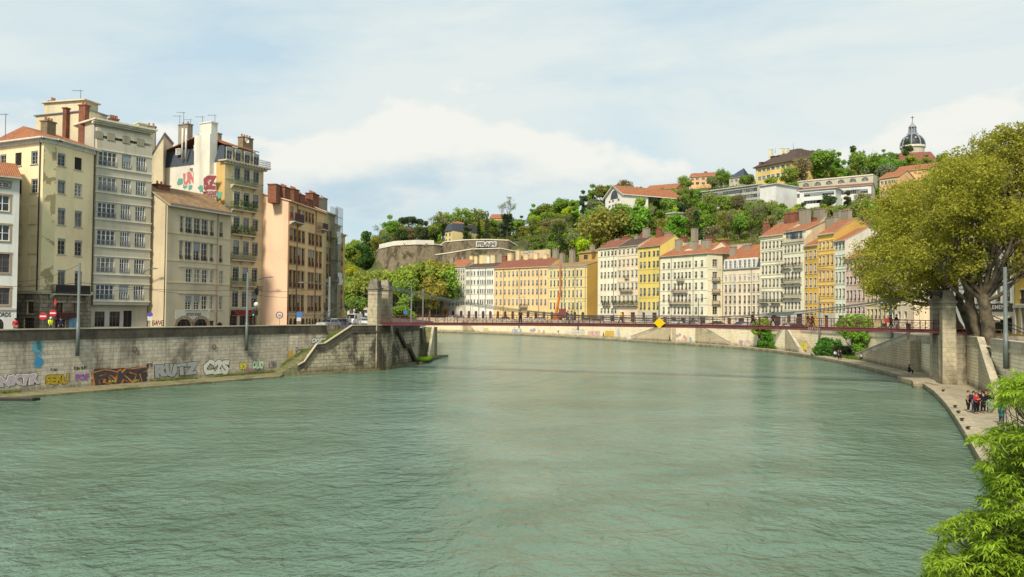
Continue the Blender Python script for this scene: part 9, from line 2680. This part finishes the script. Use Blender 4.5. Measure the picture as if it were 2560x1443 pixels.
p = at_D(922, 786, 118); o = thing('direction_sign', 'wide white direction board on a post left of the left bridge pillar', 'direction sign', (p.x, p.y, Z_LROAD)); h = p.z - Z_LROAD
mb = MB(); mb.box((-.65, -.03, h - .22), (.65, .03, h + .22)); mb.build('board', plain('sign_white', (.55, .60, .55), .5, .05), o); mb = MB(); mb.tube([(.5, .06, 0), (.5, .06, h + .2)], .05, 6); mb.build('post', GALV, o)
# traffic light
p = plan(812, 117); o = thing('traffic_light', 'black traffic light by the end of the apricot house', 'traffic light', (p.x, p.y, Z_LROAD)); mb = MB(); mb.tube([(0, 0, 0), (0, 0, 3.6)], .07, 8); mb.build('post', IRON, o)
for zz in (3.5, 2.1): mb = MB(); mb.box((-.16, -.14, zz - .5), (.16, .14, zz + .5)); [mb.lathe([(.1, -.01), (.13, .0)], (0, -.15, zz + t), 8) for t in (-.3, 0, .3)]; mb.build('signal_head', IRON, o)
p = plan(634, 112); o = thing('traffic_light', 'traffic light showing green in front of the taco shop', 'traffic light', (p.x, p.y, Z_LROAD)); mb = MB(); mb.tube([(0, 0, 0), (0, 0, 3.0)], .06, 8); mb.build('post', IRON, o)
mb = MB(); mb.box((-.15, -.12, 1.9), (.15, .12, 2.9)); hd = mb.build('signal_head', IRON, o)
m_, nt, out = _nt('green_signal'); e_ = N(nt, 'ShaderNodeEmission', i_Strength=1.6); e_.inputs['Color'].default_value = (.05, .9, .6, 1); L(nt, e_, 'Emission', out, 'Surface')
mb = MB(); mb.quad(*[(.09 * math.cos(k * .785), -.125, 2.1 + .09 * math.sin(k * .785)) for k in range(8)]); mb.build('signal_lens', m_, hd)
p = plan(640, 113.5); o = thing('street_lamp', 'white globe street lamp in front of the taco shop', 'street lamp', (p.x, p.y, Z_LROAD)); mb = MB(); mb.tube([(0, 0, 0), (0, 0, 3.3)], .07, 8); mb.build('pole', IRON, o); mb = MB(); mb.lathe([(0.0, 3.2), (.22, 3.28), (.34, 3.55), (.3, 3.8), (.12, 3.95), (0, 3.97)], (0, 0, 0), 14); mb.build('globe', plain('opal_glass', (.7, .7, .66), .3), o, smooth=True)
# television aerials on the left roofs
def aerial(px, ytop, ybot, D, label):
 p = at_D(px, ybot, D); h = at_D(px, ytop, D).z - p.z; o = thing('television_aerial', label, 'aerial', p)
 mb = MB(); mb.tube([(0, 0, 0), (0, 0, h)], .04, 5); mb.build('pole', GALV, o)
 mb = MB(); mb.bar((-1.2, 0, h - .1), (.3, 0, h - .1), .03)
 for k in range(6): mb.bar((-1.1 + k * .25, -.3, h - .1), (-1.1 + k * .25, .3, h - .1), .02)
 mb.build('antenna', GALV, o)
for a in ((201, 225, 268, 105, 'tall thin aerial on the roof of the cream blank gable'), (13, 284, 345, 93, 'aerial at the left edge above the yellow corner house'), (449, 289, 320, 128, 'aerial left of the flue stack on the mansard house'), (459, 280, 310, 128, 'highest aerial on the flue stack of the mansard house'), (476, 298, 330, 128, 'aerial right of the flue stack on the mansard house'), (506, 291, 325, 127, 'aerial behind the white chimney breast'), (537, 287, 315, 126, 'aerial on the white chimney breast'), (278, 288, 300, 104, 'short aerial on the grey-cream block')): aerial(*a)
# orange crane arm and lift by the straw-yellow house
p = plan(1393, 268); o = thing('lift_crane', 'long orange telescopic crane arm raised before the straw-yellow house', 'crane', (p.x, p.y, Z_RROAD)); mb = MB(); e = at_D(1400, 657, 266) - V((p.x, p.y, Z_RROAD)); s0_ = at_D(1389, 788, 268) - V((p.x, p.y, Z_RROAD)); md = s0_.lerp(e, .45) + V((1.0, 0, 0)); mb.tube([s0_, md, e], [.55, .42, .25], 6); mb.build('boom', plain('crane_orange', (.62, .17, .03), .5), o); mb = MB(); mb.box((-1.5, -2.5, .4), (1.5, 2.5, 2.2)); mb.build('carrier', plain('crane_orange2', (.45, .14, .04), .5), o)
for x in (-1.2, 1.2):
 for y in (-1.7, 1.7): mb = MB(); mb.lathe([(0, -.15), (.45, -.15), (.45, .15), (0, .15)], (0, 0, 0), 12); mb.v = [(x + c, y + a, .45 + b) for a, b, c in mb.v]; mb.build('wheel', TYRE, o)
p = plan(1407, 266); o = thing('hoist', 'narrow lattice hoist with a maroon cabin against the straw-yellow house', 'hoist', (p.x, p.y, Z_RROAD + .13)); mb = MB()
H_ = at_D(1410, 665, 266).z - Z_RROAD
for x in (-.6, .6):
 for y in (-.6, .6): mb.tube([(x, y, 0), (x, y, H_)], .07, 4)
k = 0
while k * 1.5 < H_ - 1.5:
 z0 = k * 1.5
 for y in (-.6, .6): mb.bar((-.6, y, z0), (.6, y, z0 + 1.5), .06); mb.bar((-.6, y, z0), (.6, y, z0), .06)
 k += 1
mb.build('mast', GALV, o); mb = MB(); mb.box((-1.4, -1.9, 1.2), (1.0, -.7, 4.4)); mb.build('cabin', plain('maroon_cabin', (.22, .05, .04), .6), o)
# dark awning and small things on the right pavement
p = plan(1950, 190); o = thing('market_awning', 'dark grey-green folded awning before the tall cream houses', 'awning', (p.x, p.y, Z_RROAD + .13), -.9)
mb = MB(); mb.slab([(-3.5, -1.2, 3.0), (3.5, -1.2, 3.0), (3.5, 1.2, 3.9), (-3.5, 1.2, 3.9)], .08); mb.build('canopy', plain('awning_cloth', (.08, .11, .10), .8), o)
mb = MB(); [mb.tube([(x, y, 0), (x, y, 3)], .05, 5) for x in (-3.3, 3.3) for y in (-1.1, 1.1)]; mb.build('frame', IRON, o)
# moored boat at the left edge
p = at_z(40, 999, 0); o = thing('mooring_raft', 'low dark raft moored at the left ledge', 'raft', (p.x, p.y - .6, 0)); mb = MB(); mb.box((-2.4, -.7, -.3), (2.4, .5, .22)); mb.build('hull', plain('raft_wood', (.03, .03, .025), .8), o); mb = MB(); mb.box((-2.2, -.5, .221), (2.2, .3, .27)); mb.build('deck', plain('raft_deck', (.07, .065, .05), .8), o)
